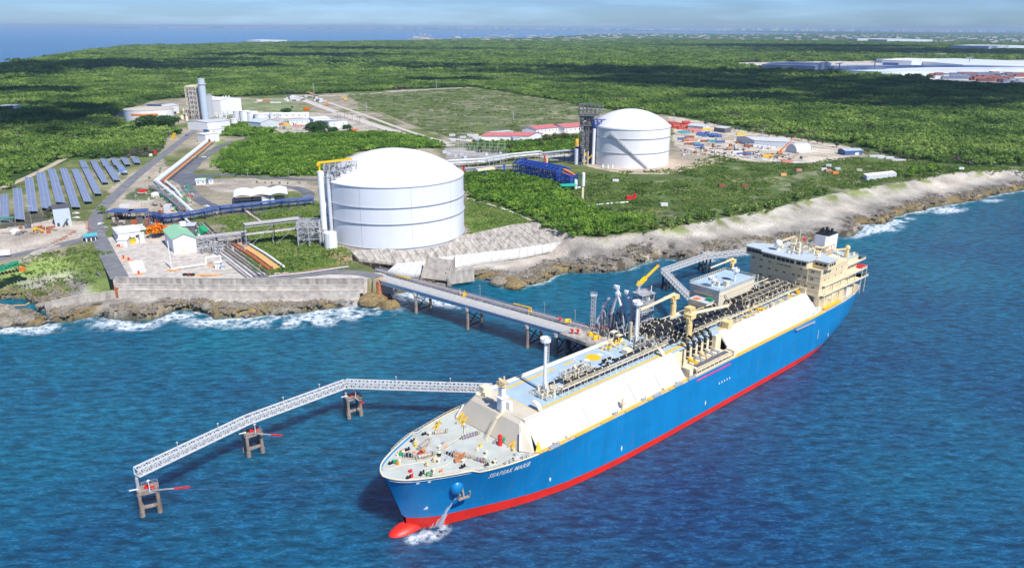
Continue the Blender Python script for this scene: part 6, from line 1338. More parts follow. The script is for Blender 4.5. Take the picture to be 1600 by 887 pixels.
for k in range(60): p = at_az(t2c, R2-.2, k*2*PI/60, 52.9); b.beam(p, p+Vector((0,0,1.1)), .12)
pt(b, 'roof_railing', M_white, t2)
tw = at_az(t2c, R2+6.5, math.radians(193), 14); b = MB(); b.frame(-6,6,-5,6,[0,8,16,24,32,40,48],2,2,.7); b.xf(tw, .2); pt(b, 'tower_frame', M_dsteel, t2)
M_towr = mat('tower_brown_grey', (.27,.25,.26), .6, .2, var=.3, scale=.5)
b = MB(); 
for k in range(9): b.tube(tw+Vector((-4+k*1.05,-3+(k%3),0)), tw+Vector((-4+k*1.05,-3+(k%3),50)), .55, 8)
pt(b, 'riser_pipe', M_towr, t2)
b = MB(); b.box(tw+Vector((0,0,40)), (14,12,1)); b.box(tw+Vector((1,0,50)), (20,15,.8)); b.frame(-9,12,-7,7,[50,55,61],5,3,.35); b.v[-0:]; k0 = 16; b.v[16:] = [(x+tw.x, y+tw.y, z+14) for x, y, z in b.v[16:]]; b.box(tw+Vector((-3,0,61)), (13,5,.6)); pt(b, 'tower_top', M_dsteel, t2)
b = MB(); r_ = random.Random(8)
for _ in range(60):
    p = tw+Vector((r_.uniform(-8,16), r_.uniform(-6,6), 14+r_.uniform(24,42))); b.tube(p, p+Vector((r_.uniform(-4,4), r_.uniform(-2,2), r_.uniform(-1,3))), r_.uniform(.25,.6), 6)
pt(b, 'tower_pipework', M_galv, t2)
b = MB(); b.beam(tw+Vector((8,-6,44)), tw+Vector((16,-4,38)), .8); b.beam(tw+Vector((8,-6,38)), tw+Vector((16,-4,44)), .8); b.beam(tw+Vector((5,-7,46)), tw+Vector((20,-4,46)), .8); b.box(tw+Vector((9,-5,17)), (3,2,16)); b.frame(6,14,-8,-3,[36,41,46],2,1,.5); b.v[-0:]; pt_v = len(b.v); b.v = b.v; 
b.v[8*4:] = [(x+tw.x, y+tw.y, z+14) for x, y, z in b.v[8*4:]]; pt(b, 'blue_steelwork', M_blue, t2)
b = MB(); b.bx(0,0.1,0,.1,0,.1); b.tube(at_az(t2c, R2+2.0, math.radians(205), 14), at_az(t2c, R2+2.0, math.radians(205), 52), 1.6, 12); pt(b, 'white_riser', M_white, t2) if False else None
b = MB(); b.tube(at_az(t2c, R2+2.4, math.radians(204), 14), at_az(t2c, R2+2.4, math.radians(204), 51), 1.7, 12); pt(b, 'white_riser', M_white, t2)
yb = MB()
for k in range(7): q = tw+Vector((-2+k*2, -8, 3+2*(k % 4))); yb.beam(q, q+Vector((4,1,3)), .9)
pt(yb, 'yellow_stairway', M_yellow, t2)
b = MB(); b.tube(tw+Vector((-11,-6,0)), tw+Vector((-11,-6,16)), 2.0, 14); b.tube(tw+Vector((-3,-9,0)), tw+Vector((-3,-9,16)), .6, 8); b.tube(tw+Vector((1,-9,0)), tw+Vector((1,-9,14)), .6, 8); one(b, 'knockout_drum', M_lgrey, 'tall grey vertical drum left of the far tank tower', 'vessel', tw+Vector((-11,-6,0)))
b = MB(); 
for px, py in ((948,262),(955,262),(940,261)): q = A(px,py); b.tube(q, q+Vector((0,0,3.5)), 1, 8)
one(b, 'pump_can', M_white, 'small white pump housings at the foot of the far tank', 'pump', A(948,262))
# ================================================================ THE PLANT, THE YARD, THE FAR BUILDINGS
M_clad = mat('white_cladding', (.74,.75,.75), .55, var=.04, scale=.2, stain=(.62,.62,.60), stamt=.4, stscale=.2)
M_sroof = mat('sheet_roof', (.56,.57,.58), .5, var=.08, stretch=(3,.4,1))
M_win = mat('window_dark', (.05,.06,.08), .2)
def frame2(pl, pr, z=Z0):
    a, c = A(*pl, z), A(*pr, z); d = (c-a); L_ = d.length; d.normalize(); nn = Vector((-d.y, d.x, 0)); return a, d, nn, L_
def build(name, label, cat, pl, pr, dep, h, wm, rm, roof='flat', rh=2., eave=.5, doors=(), wins=0, group=None, skew=0., ridge='across'):
    """pl, pr: near ground corners; dep: metres away from the camera side; walls, roof, doors and windows are parts"""
    a, d, nn, L_ = frame2(pl, pr); nn = (nn+d*skew); o = T(name, label, cat, a+d*L_/2, group)
    P = lambda x, y, z: a+d*x+nn*y+Vector((0,0,z))
    b = MB(); 
    if roof == 'gable_end':                  # gable faces the camera, ridge runs away
        b.add([P(0,0,-.5),P(L_,0,-.5),P(L_,0,h),P(L_/2,0,h+rh),P(0,0,h),P(0,dep,-.5),P(L_,dep,-.5),P(L_,dep,h),P(L_/2,dep,h+rh),P(0,dep,h)], [(0,1,2,3,4),(5,9,8,7,6),(0,4,9,5),(1,6,7,2)])
    elif roof == 'gable':
        b.add([P(0,0,-.5),P(0,dep,-.5),P(0,dep,h),P(0,dep/2,h+rh),P(0,0,h),P(L_,0,-.5),P(L_,dep,-.5),P(L_,dep,h),P(L_,dep/2,h+rh),P(L_,0,h)], [(0,1,2,3,4),(5,9,8,7,6),(0,4,9,5),(1,6,7,2)])
    else: b.add([P(x,y,z) for x in (0,L_) for y in (0,dep) for z in (-.5,h)], [(0,1,3,2),(4,6,7,5),(0,4,5,1),(2,3,7,6),(0,2,6,4),(1,5,7,3)])
    pt(b, 'wall', wm, o)
    b = MB(); e = eave; t = .25
    def slab(q): b.add(q+[v+Vector((0,0,t)) for v in q], [(3,2,1,0),(4,5,6,7),(0,1,5,4),(1,2,6,5),(2,3,7,6),(3,0,4,7)])
    if roof == 'gable_end':
        k = rh/(L_/2); slab([P(-e,-e,h-e*k+.02),P(L_/2,-e,h+rh+.02),P(L_/2,dep+e,h+rh+.02),P(-e,dep+e,h-e*k+.02)]); slab([P(L_/2,-e,h+rh+.02),P(L_+e,-e,h-e*k+.02),P(L_+e,dep+e,h-e*k+.02),P(L_/2,dep+e,h+rh+.02)])
    elif roof == 'gable':
        k = rh/(dep/2); slab([P(-e,-e,h-e*k+.02),P(L_+e,-e,h-e*k+.02),P(L_+e,dep/2,h+rh+.02),P(-e,dep/2,h+rh+.02)]); slab([P(-e,dep/2,h+rh+.02),P(L_+e,dep/2,h+rh+.02),P(L_+e,dep+e,h-e*k+.02),P(-e,dep+e,h-e*k+.02)])
    elif roof == 'shed': slab([P(-e,-e,h+.02),P(L_+e,-e,h+.02),P(L_+e,dep+e,h+rh),P(-e,dep+e,h+rh)])
    else: slab([P(-e,-e,h+.02),P(L_+e,-e,h+.02),P(L_+e,dep+e,h+.02),P(-e,dep+e,h+.02)])
    pt(b, 'roof', rm, o)
    for x, w_, hh, m_ in doors: b = MB(); b.add([P(x*L_-w_/2,-.06,0),P(x*L_+w_/2,-.06,0),P(x*L_+w_/2,-.06,hh),P(x*L_-w_/2,-.06,hh)], [(0,1,2,3)]); pt(b, 'door', m_, o)
    for i in range(wins): b = MB(); x = L_*(i+.5)/wins; b.add([P(x-.7,-.08,h*.45),P(x+.7,-.08,h*.45),P(x+.7,-.08,h*.7),P(x-.7,-.08,h*.7)], [(0,1,2,3)]); pt(b, 'window', M_win, o)
    return o, P
# ---- solar arrays
sm = bpy.data.materials.new('solar_glass'); sm.use_nodes = True; nt = sm.node_tree; bs = nt.nodes['Principled BSDF']; ge = nt.nodes.new('ShaderNodeTexCoord'); br = nt.nodes.new('ShaderNodeTexBrick'); nt.links.new(ge.outputs['UV'], br.inputs['Vector'])
br.inputs['Color1'].default_value = (.18,.20,.26,1); br.inputs['Color2'].default_value = (.23,.25,.30,1); br.inputs['Mortar'].default_value = (.40,.43,.48,1); br.inputs['Scale'].default_value = 1; br.inputs['Mortar Size'].default_value = .05; br.inputs['Brick Width'].default_value = 1.; br.inputs['Row Height'].default_value = 1.; br.offset = 0
nt.links.new(br.outputs['Color'], bs.inputs['Base Color']); bs.inputs['Roughness'].default_value = .25
SOL = [((0,275),(35,265),(40,390),(0,395)),((55,245),(95,240),(112,385),(68,388)),((110,195),(148,190),(172,345),(128,352)),((163,170),(205,165),(240,335),(190,335)),((215,155),(252,150),(300,305),(255,308)),((270,150),(305,147),(368,325),(328,330)),((325,155),(358,148),(424,298),(385,305)),((375,150),(405,143),(468,262),(432,267)),((425,143),(458,138),(498,210),(468,215)),((478,138),(512,135),(553,198),(520,203)),((528,132),(562,128),(588,165),(555,170)),
       ((362,115),(390,110),(404,140),(372,147)),((412,112),(440,108),(455,138),(425,142)),((458,103),(488,100),(505,132),(472,138)),((505,100),(535,97),(555,128),(522,134)),((550,97),(580,93),(600,125),(572,131)),((598,92),(630,90),(645,118),(615,122)),((-60,300),(-22,288),(-30,400),(-70,405))]
for i, Q in enumerate(SOL):
    z = Z0+2.0; q = [A(x/2.9575, 220+y/2.9575, z) for x, y in Q]; q[0].z += 1.2; q[3].z += 1.2
    back = 11 <= i <= 16
    o = T('solar_panel_array', 'short blue solar panel table in the back row nearest the wood' if back else 'long tilted blue solar panel table in the front field left of the road', 'solar array', q[3]-Vector((0,0,3.2)), 'short solar tables of the back row' if back else 'long solar tables of the front field')
    me = bpy.data.meshes.new('panel'); off = o.location; vs_ = [tuple(v-off) for v in q]+[tuple(v-off-Vector((0,0,.25))) for v in q]
    me.from_pydata(vs_, [], [(3,2,1,0),(4,5,6,7),(0,1,5,4),(1,2,6,5),(2,3,7,6),(3,0,4,7)]); uv = me.uv_layers.new(name='UV'); L1 = (q[3]-q[0]).length/2.0; L2 = (q[1]-q[0]).length/3.2
    for k, c in zip(range(4), [(0,L1),(L2,L1),(L2,0),(0,0)]): uv.data[k].uv = c
    me.materials.append(sm); po = bpy.data.objects.new('panel', me); C.objects.link(po); po.parent = o
    b = MB(); n = max(2, int(L1/4))
    for k in range(n+1):
        for e0, e1 in ((q[0], q[3]), (q[1], q[2])): p = e0.lerp(e1, k/n); b.beam(Vector((p.x,p.y,Z0)), p-Vector((0,0,.2)), .16)
    pt(b, 'support_frame', M_galv, o)
build('inverter_hut', 'small white inverter hut beside the back row of solar tables', 'hut', (186,279),(197,277), 4, 3.6, M_clad, mat('hut_blue', (.1,.25,.55), .5), doors=((.3,1.2,2.4,M_blue),))
# ---- left yard
build('tall_building', 'tall plain grey blue building with dark flat roof beside the solar panels', 'building', (86,361),(112,358), 13, 13, mat('grey_blue_wall', (.48,.55,.62), .6, var=.05), mat('dark_roof', (.10,.10,.11), .8), doors=((.2,1.6,2.5,M_win),(.7,1.6,2.5,M_win)))
b = MB(); q = A(98,361); b.beam(q, q+Vector((5,-1,6)), 1.2, .3); b.rail([q+Vector((0,-.8,0)), q+Vector((5,-1.8,6))], 1, 1, .1); one(b, 'outside_stair', M_dsteel, 'dark outside stair on the front of the tall grey blue building', 'stair', q)
def car(px, py, rz, m, label, group=None, L_=4.6, van=False):
    q = A(px, py, Z0+.05); o = thing('parked_car', label, 'car', q, rz, group); b = MB()
    prof = [(-L_/2,.45),(L_/2,.45),(L_/2,.95),(L_/2-1.1,1.05),(L_/2-1.7,1.75 if van else 1.5),(-L_/2+(.2 if van else 1.0),1.8 if van else 1.5),(-L_/2,1.05)]
    n = len(prof); b.add([(x,-.9,z) for x, z in prof]+[(x,.9,z) for x, z in prof], [tuple(range(n)), tuple(range(n,2*n))[::-1]]+[(i,(i+1)%n+0,n+(i+1)%n,n+i) for i in range(n)]); b.build('body', m, o)
    b = MB(); b.bx(-L_/2+1.1,L_/2-1.75,-.93,.93,1.05,1.42); b.build('window', M_win, o)
    for x in (-L_/2+.9, L_/2-.9):
        for y in (-.85,.85): b = MB(); b.tube((x,y-.12,.36),(x,y+.12,.36),.36,10); b.build('wheel', M_tyre, o)
    return o
for i, (px, py, rz, m_, lab) in enumerate([(118,341,0,M_white,'white pickup parked right of the tall grey blue building, farther one'),(119,348,0,M_white,'white van parked right of the tall grey blue building, nearer one'),(157,357,1.4,M_white,'white car on the road junction near the blue canopy'),(178,357,0,M_dsteel,'dark car under the end of the blue canopy'),(183,348,.1,M_black,'black car parked below the blue canopy'),
    (163,363,0,M_galv,'silver car just below the white one at the junction'),(290,217,.9,M_blue,'blue car driving on the road by the curved path'),(317,251,.4,M_white,'white car on the dark asphalt road'),(322,328,0,M_white,'white car near the blue pipe rack')]): car(px, py, rz, m_, lab)
o, P = build('guard_shelter', 'small teal and white gatehouse canopy at the road junction', 'shelter', (134,384),(150,382), 6, 3.6, M_clad, mat('teal_roof', (.10,.50,.55), .5), eave=1.2, doors=((.3,2,2.4,M_win),(.75,2,2.4,M_win)))
o = T('white_trailer', 'long white truck trailer parked at the far left', 'trailer', A(5,410)); a, d, nn, L_ = frame2((-12,411),(17,408)); b = MB(); b.prism([tuple(v.to_2d()) for v in (a, a+d*L_, a+d*L_+nn*2.6, a+nn*2.6)], Z0+1.1, Z0+4); pt(b, 'body', M_white, o)
b = MB()
for t in (.1,.2,.7,.8,.9): p = a+d*L_*t; b.tube(p+Vector((0,0,.5)), p+nn*2.6+Vector((0,0,.5)), .5, 10)
pt(b, 'wheel', M_tyre, o)
o = T('green_conveyor', 'green mobile conveyor machine standing at the far left edge', 'machine', A(10,435)); a, d, nn, L_ = frame2((-14,441),(30,432)); b = MB()
b.truss(a+Vector((0,0,2)), a+d*L_+Vector((0,0,4.5)), 2.4, 1.8, 2, .5); b.beam(a+d*L_*.5+Vector((0,0,5)), a+d*L_*1.05+Vector((0,0,6.4)), 2.0, .8); pt(b, 'frame', M_green, o); b = MB()
for t in np.arange(.05,1,.13): p = a+d*L_*float(t); b.tube(p+Vector((0,0,.7)), p+nn*2.4+Vector((0,0,.7)), .7, 10)
pt(b, 'wheel', M_tyre, o); b = MB(); b.box(a+d*(L_*1.08)+Vector((0,1,1.2)), (3,2,2.2)); pt(b, 'engine_housing', M_orange, o)
b = MB(); b.lathe(A(23,371)-Vector((0,0,0)), [(3.2,0),(3.2,1.4),(2.2,2.5),(.1,3.0)], 12); one(b, 'white_tent', M_white, 'small white dome tent near the leafless trees', 'tent', A(23,371))
q = A(57,369); o = T('yellow_loader', 'small yellow wheel loader on the dirt yard', 'loader', q); b = MB(); b.box(q+Vector((0,0,1.4)), (4,2,1.2)); b.box(q+Vector((-.4,0,2.6)), (1.6,1.6,1.4)); b.beam(q+Vector((2,0,1.5)), q+Vector((3.6,0,.6)), .4); b.box(q+Vector((4,0,.6)), (.8,2.4,1)); pt(b, 'body', M_yellow, o); b = MB()
for x in (-1.3,1.3): b.tube(q+Vector((x,-1.2,.7)), q+Vector((x,1.2,.7)), .7, 10)
pt(b, 'wheel', M_tyre, o)
b = MB(); r_ = random.Random(31)
for i in range(9): p = A(80+i*4+r_.uniform(-1,1), 386-i*2.2, Z0+.1); b.beam(p, p+Vector((r_.uniform(2,5), r_.uniform(-1,1), .3)), .6, .4)
one(b, 'timber_debris', M_rust, 'reddish debris strewn on the dirt beside the lower road', 'debris', A(95,378))
b = MB(); q = A(137,366); b.beam(q, q+Vector((-3,3,6)), .3); b.beam(q+Vector((2,0,0)), q+Vector((-1,3,6)), .3)
for k in range(5): b.beam(q+Vector((-3*k/5,3*k/5,6*k/5)), q+Vector((2-3*k/5,3*k/5,6*k/5)), .2)
one(b, 'timber_frame', M_rust, 'leaning rust coloured frame beside the road junction', 'frame', q)
build('green_shed', 'low dark green shed at the far left below the solar tables', 'shed', (-8,358),(20,355), 6, 3, M_dsteel, mat('dark_green_roof', (.06,.25,.15), .6))
# lamp posts and power poles
def lamp(px, py, h, lab, arm=1.5, m=M_galv, r=.12, group=None):
    q = A(px, py); o = T('lamp_post', lab, 'lamp post', q, group); b = MB(); b.tube(q, q+Vector((0,0,h)), r, 7, r*.6); pt(b, 'pole', m, o)
    b = MB(); b.beam(q+Vector((-arm,0,h)), q+Vector((arm,0,h)), .14); b.box(q+Vector((-arm,0,h)), (.8,.4,.2)); b.box(q+Vector((arm,0,h)), (.8,.4,.2)); pt(b, 'lamp_head', M_white, o)
for px, py, h, lab in [(131,394,11,'pale lamp post on the grass below the gatehouse'),(50,361,15,'lamp post at the near end of the solar field'),(41,330,9,'lamp post among the long solar tables'),(118,232,9,'grey pole beside the dirt track at the wood edge'),(377,219,10,'tall grey pole in front of the tree clump'),(303,262,8,'lamp post beside the dark asphalt road'),(345,282,8,'first lamp post along the road below the wood'),(450,281,8,'second lamp post along the road below the wood'),(386,282,8,'middle lamp post along the road below the wood'),(206,263,8,'lamp post behind the back row of solar tables')]: lamp(px, py, h, lab)
for px, py, h, lab in [(289,158,24,'tall grey power pole with cross arms behind the boiler stack'),(488,152,24,'tall power pole in the middle of the forest edge'),(679,141,22,'power pole at the bend of the pale road'),(841,128,16,'thin power pole in the forest right of the field'),(1050,190,14,'thin pole at the corner of the container yard'),(1188,216,14,'thin pole behind the white sheds of the yard'),(800,188,14,'thin pole on the scrub field'),(570,176,14,'thin pole beside the pale road by the field'),(555,175,12,'shorter pole next to the pale road'),(533,168,10,'short thin pole near the power plant gravel')]:
    q = A(px, py); o = T('power_pole', lab, 'power pole', q); b = MB(); b.tube(q, q+Vector((0,0,h)), .55, 8, .3); pt(b, 'pole', M_galv, o); b = MB()
    for z in (h-1,h-4.5,h-8): b.beam(q+Vector((-2.6,0,z)), q+Vector((2.6,0,z)), .3)
    pt(b, 'cross_arm', M_galv, o)
# ---- pipelines: long covered pipes from the power plant to the jetty
def pipeline(px, off, r, m, name, label, z=1.0, flat=None, sup=True):
    P = [A(u, v, Z0+z) for u, v in px]; Q = []
    for i, p in enumerate(P):
        d = ((P[min(i+1, len(P)-1)]-P[max(i-1, 0)])); d.z = 0; d.normalize(); Q.append(p+Vector((-d.y, d.x, 0))*off)
    b = MB()
    for a, c in zip(Q[:-1], Q[1:]):
        if flat: b.beam(a, c, r*2, flat)
        else: b.tube(a, c, r, 10)
        L_ = (c-a).length
        if sup:
            for k in range(int(L_/7)): p = a.lerp(c, (k+.5)/(L_/7)); b.beam(Vector((p.x,p.y,Z0)), p, .35)
    if not flat: 
        for p in Q[1:-1]: b.sphere(p, r, 8)
    return one(b, name, m, label, 'pipeline', tuple(Q[0]))
PL = [(331,206),(321,225),(282,257),(243,288),(256,298),(272,311),(301,337)]
M_cover = mat('white_pipe_cover', (.72,.75,.77), .5, var=.08, scale=.3)
pipeline(PL[:4], 0, 2.6, M_cover, 'covered_pipeline', 'wide white covered pipe running straight down from the power plant', 1.6, 1.6)
pipeline(PL[3:], 0, 1.6, M_cover, 'white_pipeline', 'fat white pipe from the bend down to the blue rack', 1.6); pipeline([(258,289),(272,300),(300,322)][0:2]+[(282,312)], 0, 1.2, M_cover, 'white_pipeline', 'shorter fat white pipe beside the bend', 1.8)
pipeline(PL[:4]+[(262,318),(280,338)], 5, .6, M_rust, 'rust_pipeline', 'thin rust brown pipe left of the white covered pipe', 1.2); pipeline(PL[:4], 7, .7, M_ochre, 'ochre_pipeline', 'ochre pipe along the white covered pipe', .8); pipeline(PL[:4]+[(248,305),(268,332)], 9.5, .35, M_dsteel, 'dark_pipeline', 'dark thin pipe, outermost on the left of the pipe way', 1.3)
pipeline([(232,286),(248,305),(268,330),(282,345)], 3, .4, M_galv, 'galvanised_pipeline', 'grey pipe parallel to the rusty one down the slope', 1.8); pipeline([(270,312),(300,340),(318,360)], -6, .35, M_green, 'green_pipeline', 'thin green pipe right of the fat white pipe', 1.0); pipeline([(262,305),(285,325)], -5, .3, mat('teal_pipe',(.1,.45,.5),.5), 'teal_pipeline', 'thin teal pipe near the green valves', 1.3)
b = MB()
for px, py in ((275,305),(282,309),(268,318),(250,312),(255,316),(262,322),(288,316)): q = A(px,py); b.tube(q, q+Vector((0,0,2.6)), .8, 8); b.beam(q+Vector((-2,0,2.2)), q+Vector((2,0,2.2)), .6)
one(b, 'valve_station', M_green, 'dark green valve bodies clustered at the pipe bend', 'valves', A(275,305))
for n_, (px, w_) in enumerate([((217,302),8),((236,300),12),((206,318),10)]):
    pass
# strip of pipes between the blue rack and the jetty road
base = [(312,352),(345,385),(378,408),(412,433)]
for off, r, m_, lab in [(-15,.75,M_white,'large white pipe at the outer right of the pipe strip'),(-10.5,2.0,M_ochre,'wide ochre covered pipe on the pipe strip above the jetty road'),(-6.4,1.2,M_rust,'rust red covered pipe beside the ochre one'),(-3,.35,M_dsteel,'dark pipe left of the rust red one'),(-.5,.35,M_galv,'light grey pipe in the middle of the pipe strip'),(2,.3,M_dsteel,'second dark pipe of the strip'),(4.5,.4,M_galv,'grey pipe left of the second dark pipe'),(7,.3,M_white,'thin white pipe at the outer left of the strip'),(9.2,.35,M_pipeg,'dull grey pipe, leftmost of the strip')]:
    px = base if abs(off) < 20 else base
    if off < -5: px = [(348,388),(378,407),(404,427)]
    pipeline(px, -off, r, m_, 'process_pipe', lab, .9 if r < 1 else .7, .8 if r > 1 else None)
pipeline([(301,337),(318,352),(345,385)], -9, .9, M_cover, 'process_pipe', 'white pipe leaving the blue rack toward the grey rack', 2.2)
pipeline([(420,437),(480,430),(545,420)], 1.5, .4, M_galv, 'road_pipe', 'grey pipe along the upper side of the jetty road', .8); pipeline([(420,437),(480,430),(545,420)], 3.2, .3, M_rust, 'road_pipe', 'thin rusty pipe along the upper side of the jetty road', .9)
b = MB(); b.rail([A(420,437,Z0), A(480,429,Z0), A(545,420,Z0)], 1.2, 3, .12); one(b, 'road_railing', M_galv, 'low grey railing along the jetty road', 'railing', A(480,434))
# white loading pipe on the concrete apron
b = MB(); b.path([A(268,425,Z0+.9), A(322,417,Z0+.9)], .55, 8); q0 = A(322,417,Z0+.9); q1 = A(345,414,Z0+.9); up = Vector((0,0,4)); b.path([q0, q0+up, q1+up, q1], .5, 8); b.path([A(346,411,Z0+5.5), A(352,412,Z0+3)], .5, 8); b.beam(A(268,425,Z0), A(268,425,Z0)+Vector((0,0,17)), .5)
one(b, 'white_pipe', M_white, 'thin white pipe with a tall riser crossing the concrete apron', 'pipe', A(268,425))
build('white_cabinet', 'small white equipment cabinet at the end of the white pipe', 'cabinet', (336,424),(344,424), 3, 3.5, M_white, M_white, doors=((.5,.9,2,M_lgrey),)); build('blue_grey_cabinet', 'small blue grey cabinet right of the white cabinet', 'cabinet', (345,425),(350,425), 2, 2.2, M_lgrey, M_lgrey)
for px, py, lab in [(190,391,'first orange red hydrant beside the white building'),(186,392,'smaller orange red hydrant left of the first one'),(201,413,'orange red hydrant in the middle of the pale stain'),(217,434,'orange red hydrant near the sea wall'),(193,410,'yellow ringed hydrant plinth on the apron')]:
    q = A(px, py); b = MB(); b.tube(q, q+Vector((0,0,2.2)), .4, 8); b.beam(q+Vector((-.8,0,1.5)), q+Vector((.8,0,1.5)), .4); o = T('fire_hydrant', lab, 'hydrant', q); pt(b, 'hydrant', M_red, o); b = MB(); b.box(q+Vector((0,0,.12)), (4.5,3,.24)); pt(b, 'plinth', M_ochre, o)
for px, py, w_, lab in [(270,427,7,'yellow kerb plinth under the white pipe corner'),(329,418,6,'yellow plinth under the pipe loop'),(325,434,14,'orange tarpaulin strip on the apron near the pipes')]: b = MB(); b.box(A(px,py,Z0+.25), (w_,2.5,.5)); b.box(A(px,py,Z0+.6), (w_*.6,1.2,.5)); one(b, 'plinth', M_ochre, lab, 'plinth', A(px,py))
q = A(297,435); o = T('tyre_stack', 'three black tyres and a red drum beside the sea wall', 'tyres', q)
for dx in (-3,-.8,1.6): b = MB(); b.tube(q+Vector((dx,0,0)), q+Vector((dx,0,1.1)), 1.15, 12); pt(b, 'tyre', M_tyre, o)
b = MB(); b.tube(q+Vector((0,-1.6,0)), q+Vector((0,-1.6,1.2)), .5, 10); pt(b, 'drum', M_red, o)
b = MB(); b.add([A(200,414,Z0+.09),A(222,412,Z0+.09),A(229,430,Z0+.09),A(208,433,Z0+.09)],[(0,1,2,3)]); struct(b.build('pale_paving', mat('whitewash', (.72,.71,.68), .9, var=.15, scale=.4)))
# white building and green roofed shed
o, P = build('white_building', 'flat white building at the left of the concrete apron', 'building', (186,388),(220,383), 21, 7, M_clad, mat('worn_white_roof', (.60,.60,.60), .8, var=.15, stain=(.35,.33,.31), stamt=.5), doors=((.62,3.5,3.6,mat('dark_green_door', (.01,.15,.05), .5)),(.3,1.4,2.6,M_lgrey)), wins=3)
b = MB(); 
for y in (4,10,16): b.beam(P(1,y,7.5), P(18,y,7.5), 1.2, .8)
pt(b, 'roof_unit', M_white, o)
build('white_annex', 'small white annex in front of the flat white building', 'annex', (184,392),(199,391), 7, 4.5, M_clad, M_white, doors=((.5,2,2.6,M_lgrey),)); build('yellow_container', 'bright yellow box in front of the white building door', 'container', (203,386),(212,385), 2.5, 2.4, M_yellow, M_yellow)
build('pipe_shelter', 'small white hut between the white building and the orange tree', 'hut', (219,385),(226,384), 3, 6, M_clad, M_white, doors=((.5,1.2,2.2,M_lgrey),))
o, P = build('green_roofed_shed', 'white shed with pale green gable roof in the middle of the plant yard', 'shed', (272,401),(308,398), 26, 9.5, M_clad, M_roofg, 'gable_end', 3.0, .8, doors=((.42,1.5,2.6,M_beige),), skew=-.30)
b = MB(); b.tube(P(12,26,11.5), P(12,26,14), 2.2, 14); pt(b, 'roof_vent', M_white, o); b = MB(); b.beam(P(14,-1,0), P(20,-1,6), 1.2, .3); pt(b, 'outside_stair', M_galv, o)
build('grey_canopy', 'low grey canopy behind the green roofed shed', 'canopy', (290,374),(305,373), 9, 7, M_dsteel, M_sroof); 
b = MB(); q = A(316,374); b.tube(q+Vector((-2,0,1.5)), q+Vector((2,-1,6)), 3, 12); one(b, 'green_hopper', M_green, 'green hopper between the shed and the pipe strip', 'hopper', q)
# blue racks
def rack(px, w_, h, m, name, label, roofm=None, tiers=2, pipes=5, zt=Z0, pm=None, t=.35, cell=6.):
    P = [A(u, v, zt) for u, v in px]; o = T(name, label, 'pipe rack', P[0]); b = MB(); pb = MB(); rb = MB()
    for a, c in zip(P[:-1], P[1:]):
        d = c-a; L_ = d.length; d.normalize(); nn = Vector((-d.y, d.x, 0)); n = max(1, int(L_/cell))
        for k in range(n+1):
            p = a+d*L_*k/n
            for y in (0, w_): b.beam(p+nn*y-Vector((0,0,.3)), p+nn*y+Vector((0,0,h)), t)
            for j in range(tiers): z = h*(1-.42*j); b.beam(p+Vector((0,0,z)), p+nn*w_+Vector((0,0,z)), t)
            if k < n and k % 2 == 0: b.beam(p, p+d*L_/n+Vector((0,0,h)), t*.5)
        for y in (0, w_): b.beam(a+nn*y+Vector((0,0,h)), c+nn*y+Vector((0,0,h)), t)
        for j in range(tiers):
            for i in range(pipes): y = w_*(i+.7)/(pipes+.4); z = h*(1-.42*j)+.45; pb.tube(a+nn*y+Vector((0,0,z)), c+nn*y+Vector((0,0,z)), .2+.14*((i*3+j) % 3), 6)
        if roofm: q = [a-nn*.5, c-nn*.5, c+nn*(w_+.5), a+nn*(w_+.5)]; q = [v+Vector((0,0,h+1.2)) for v in q]; rb.add(q+[v+Vector((0,0,.35)) for v in q], [(3,2,1,0),(4,5,6,7),(0,1,5,4),(1,2,6,5),(2,3,7,6),(3,0,4,7)])
    pt(b, 'rack_frame', m, o); pt(pb, 'rack_pipe', pm or M_pipeg, o)
    if roofm: pt(rb, 'rack_roof', roofm, o)
    return o
M_nblue = mat('faded_navy', (.045,.10,.27), .6, var=.2, stain=(.15,.2,.3), stamt=.4)
rack([(166,350),(200,351),(230,349)], 10, 5, M_dsteel, 'canopy_rack', 'long blue roofed canopy at the left of the plant', M_nblue, 1, 3)
rack([(228,352),(255,357),(285,353),(320,347),(345,341),(380,337),(440,330),(490,325)], 7, 6, M_nblue, 'blue_pipe_rack', 'blue pipe rack crossing the plant from the canopy toward the big tank', None, 2, 6, pm=M_nblue)
rack([(235,367),(262,369),(295,366)], 4, 4, M_nblue, 'blue_pipe_rack', 'short lower blue rack behind the green roofed shed', None, 1, 4, pm=M_pipeg)
rack([(232,302),(262,322),(282,340)], 4, 3.5, M_dsteel, 'dark_pipe_rack', 'dark low rack beside the pipe bend', None, 1, 4)
rack([(309,395),(340,391),(388,385)], 7, 7, M_galv, 'grey_pipe_rack', 'grey pipe rack between the green roofed shed and the elevated rack', None, 2, 6)
rack([(386,392),(430,386),(472,380)], 6, 14, M_galv, 'elevated_pipe_rack', 'tall elevated grey pipe rack leading to the big storage tank', mat('rack_deck', (.45,.44,.42), .8), 2, 4, cell=20)
o = T('pipe_tower', 'square grey steel tower beside the riser column of the big tank', 'tower', A(487,388)); b = MB(); b.frame(-7,7,-5,5,[0,5,9,13,16.5],2,2,.5); b.xf(A(485,385), .1); pt(b, 'tower_frame', M_galv, o); b = MB(); r_ = random.Random(2)
for _ in range(50): p = A(485,385)+Vector((r_.uniform(-8,8), r_.uniform(-5,5), r_.uniform(4,16))); b.tube(p, p+Vector((r_.uniform(-4,4), r_.uniform(-2,2), r_.uniform(-2,1))), r_.uniform(.15,.45), 6)
pt(b, 'tower_pipework', M_pipeg, o)
r_ = random.Random(12)
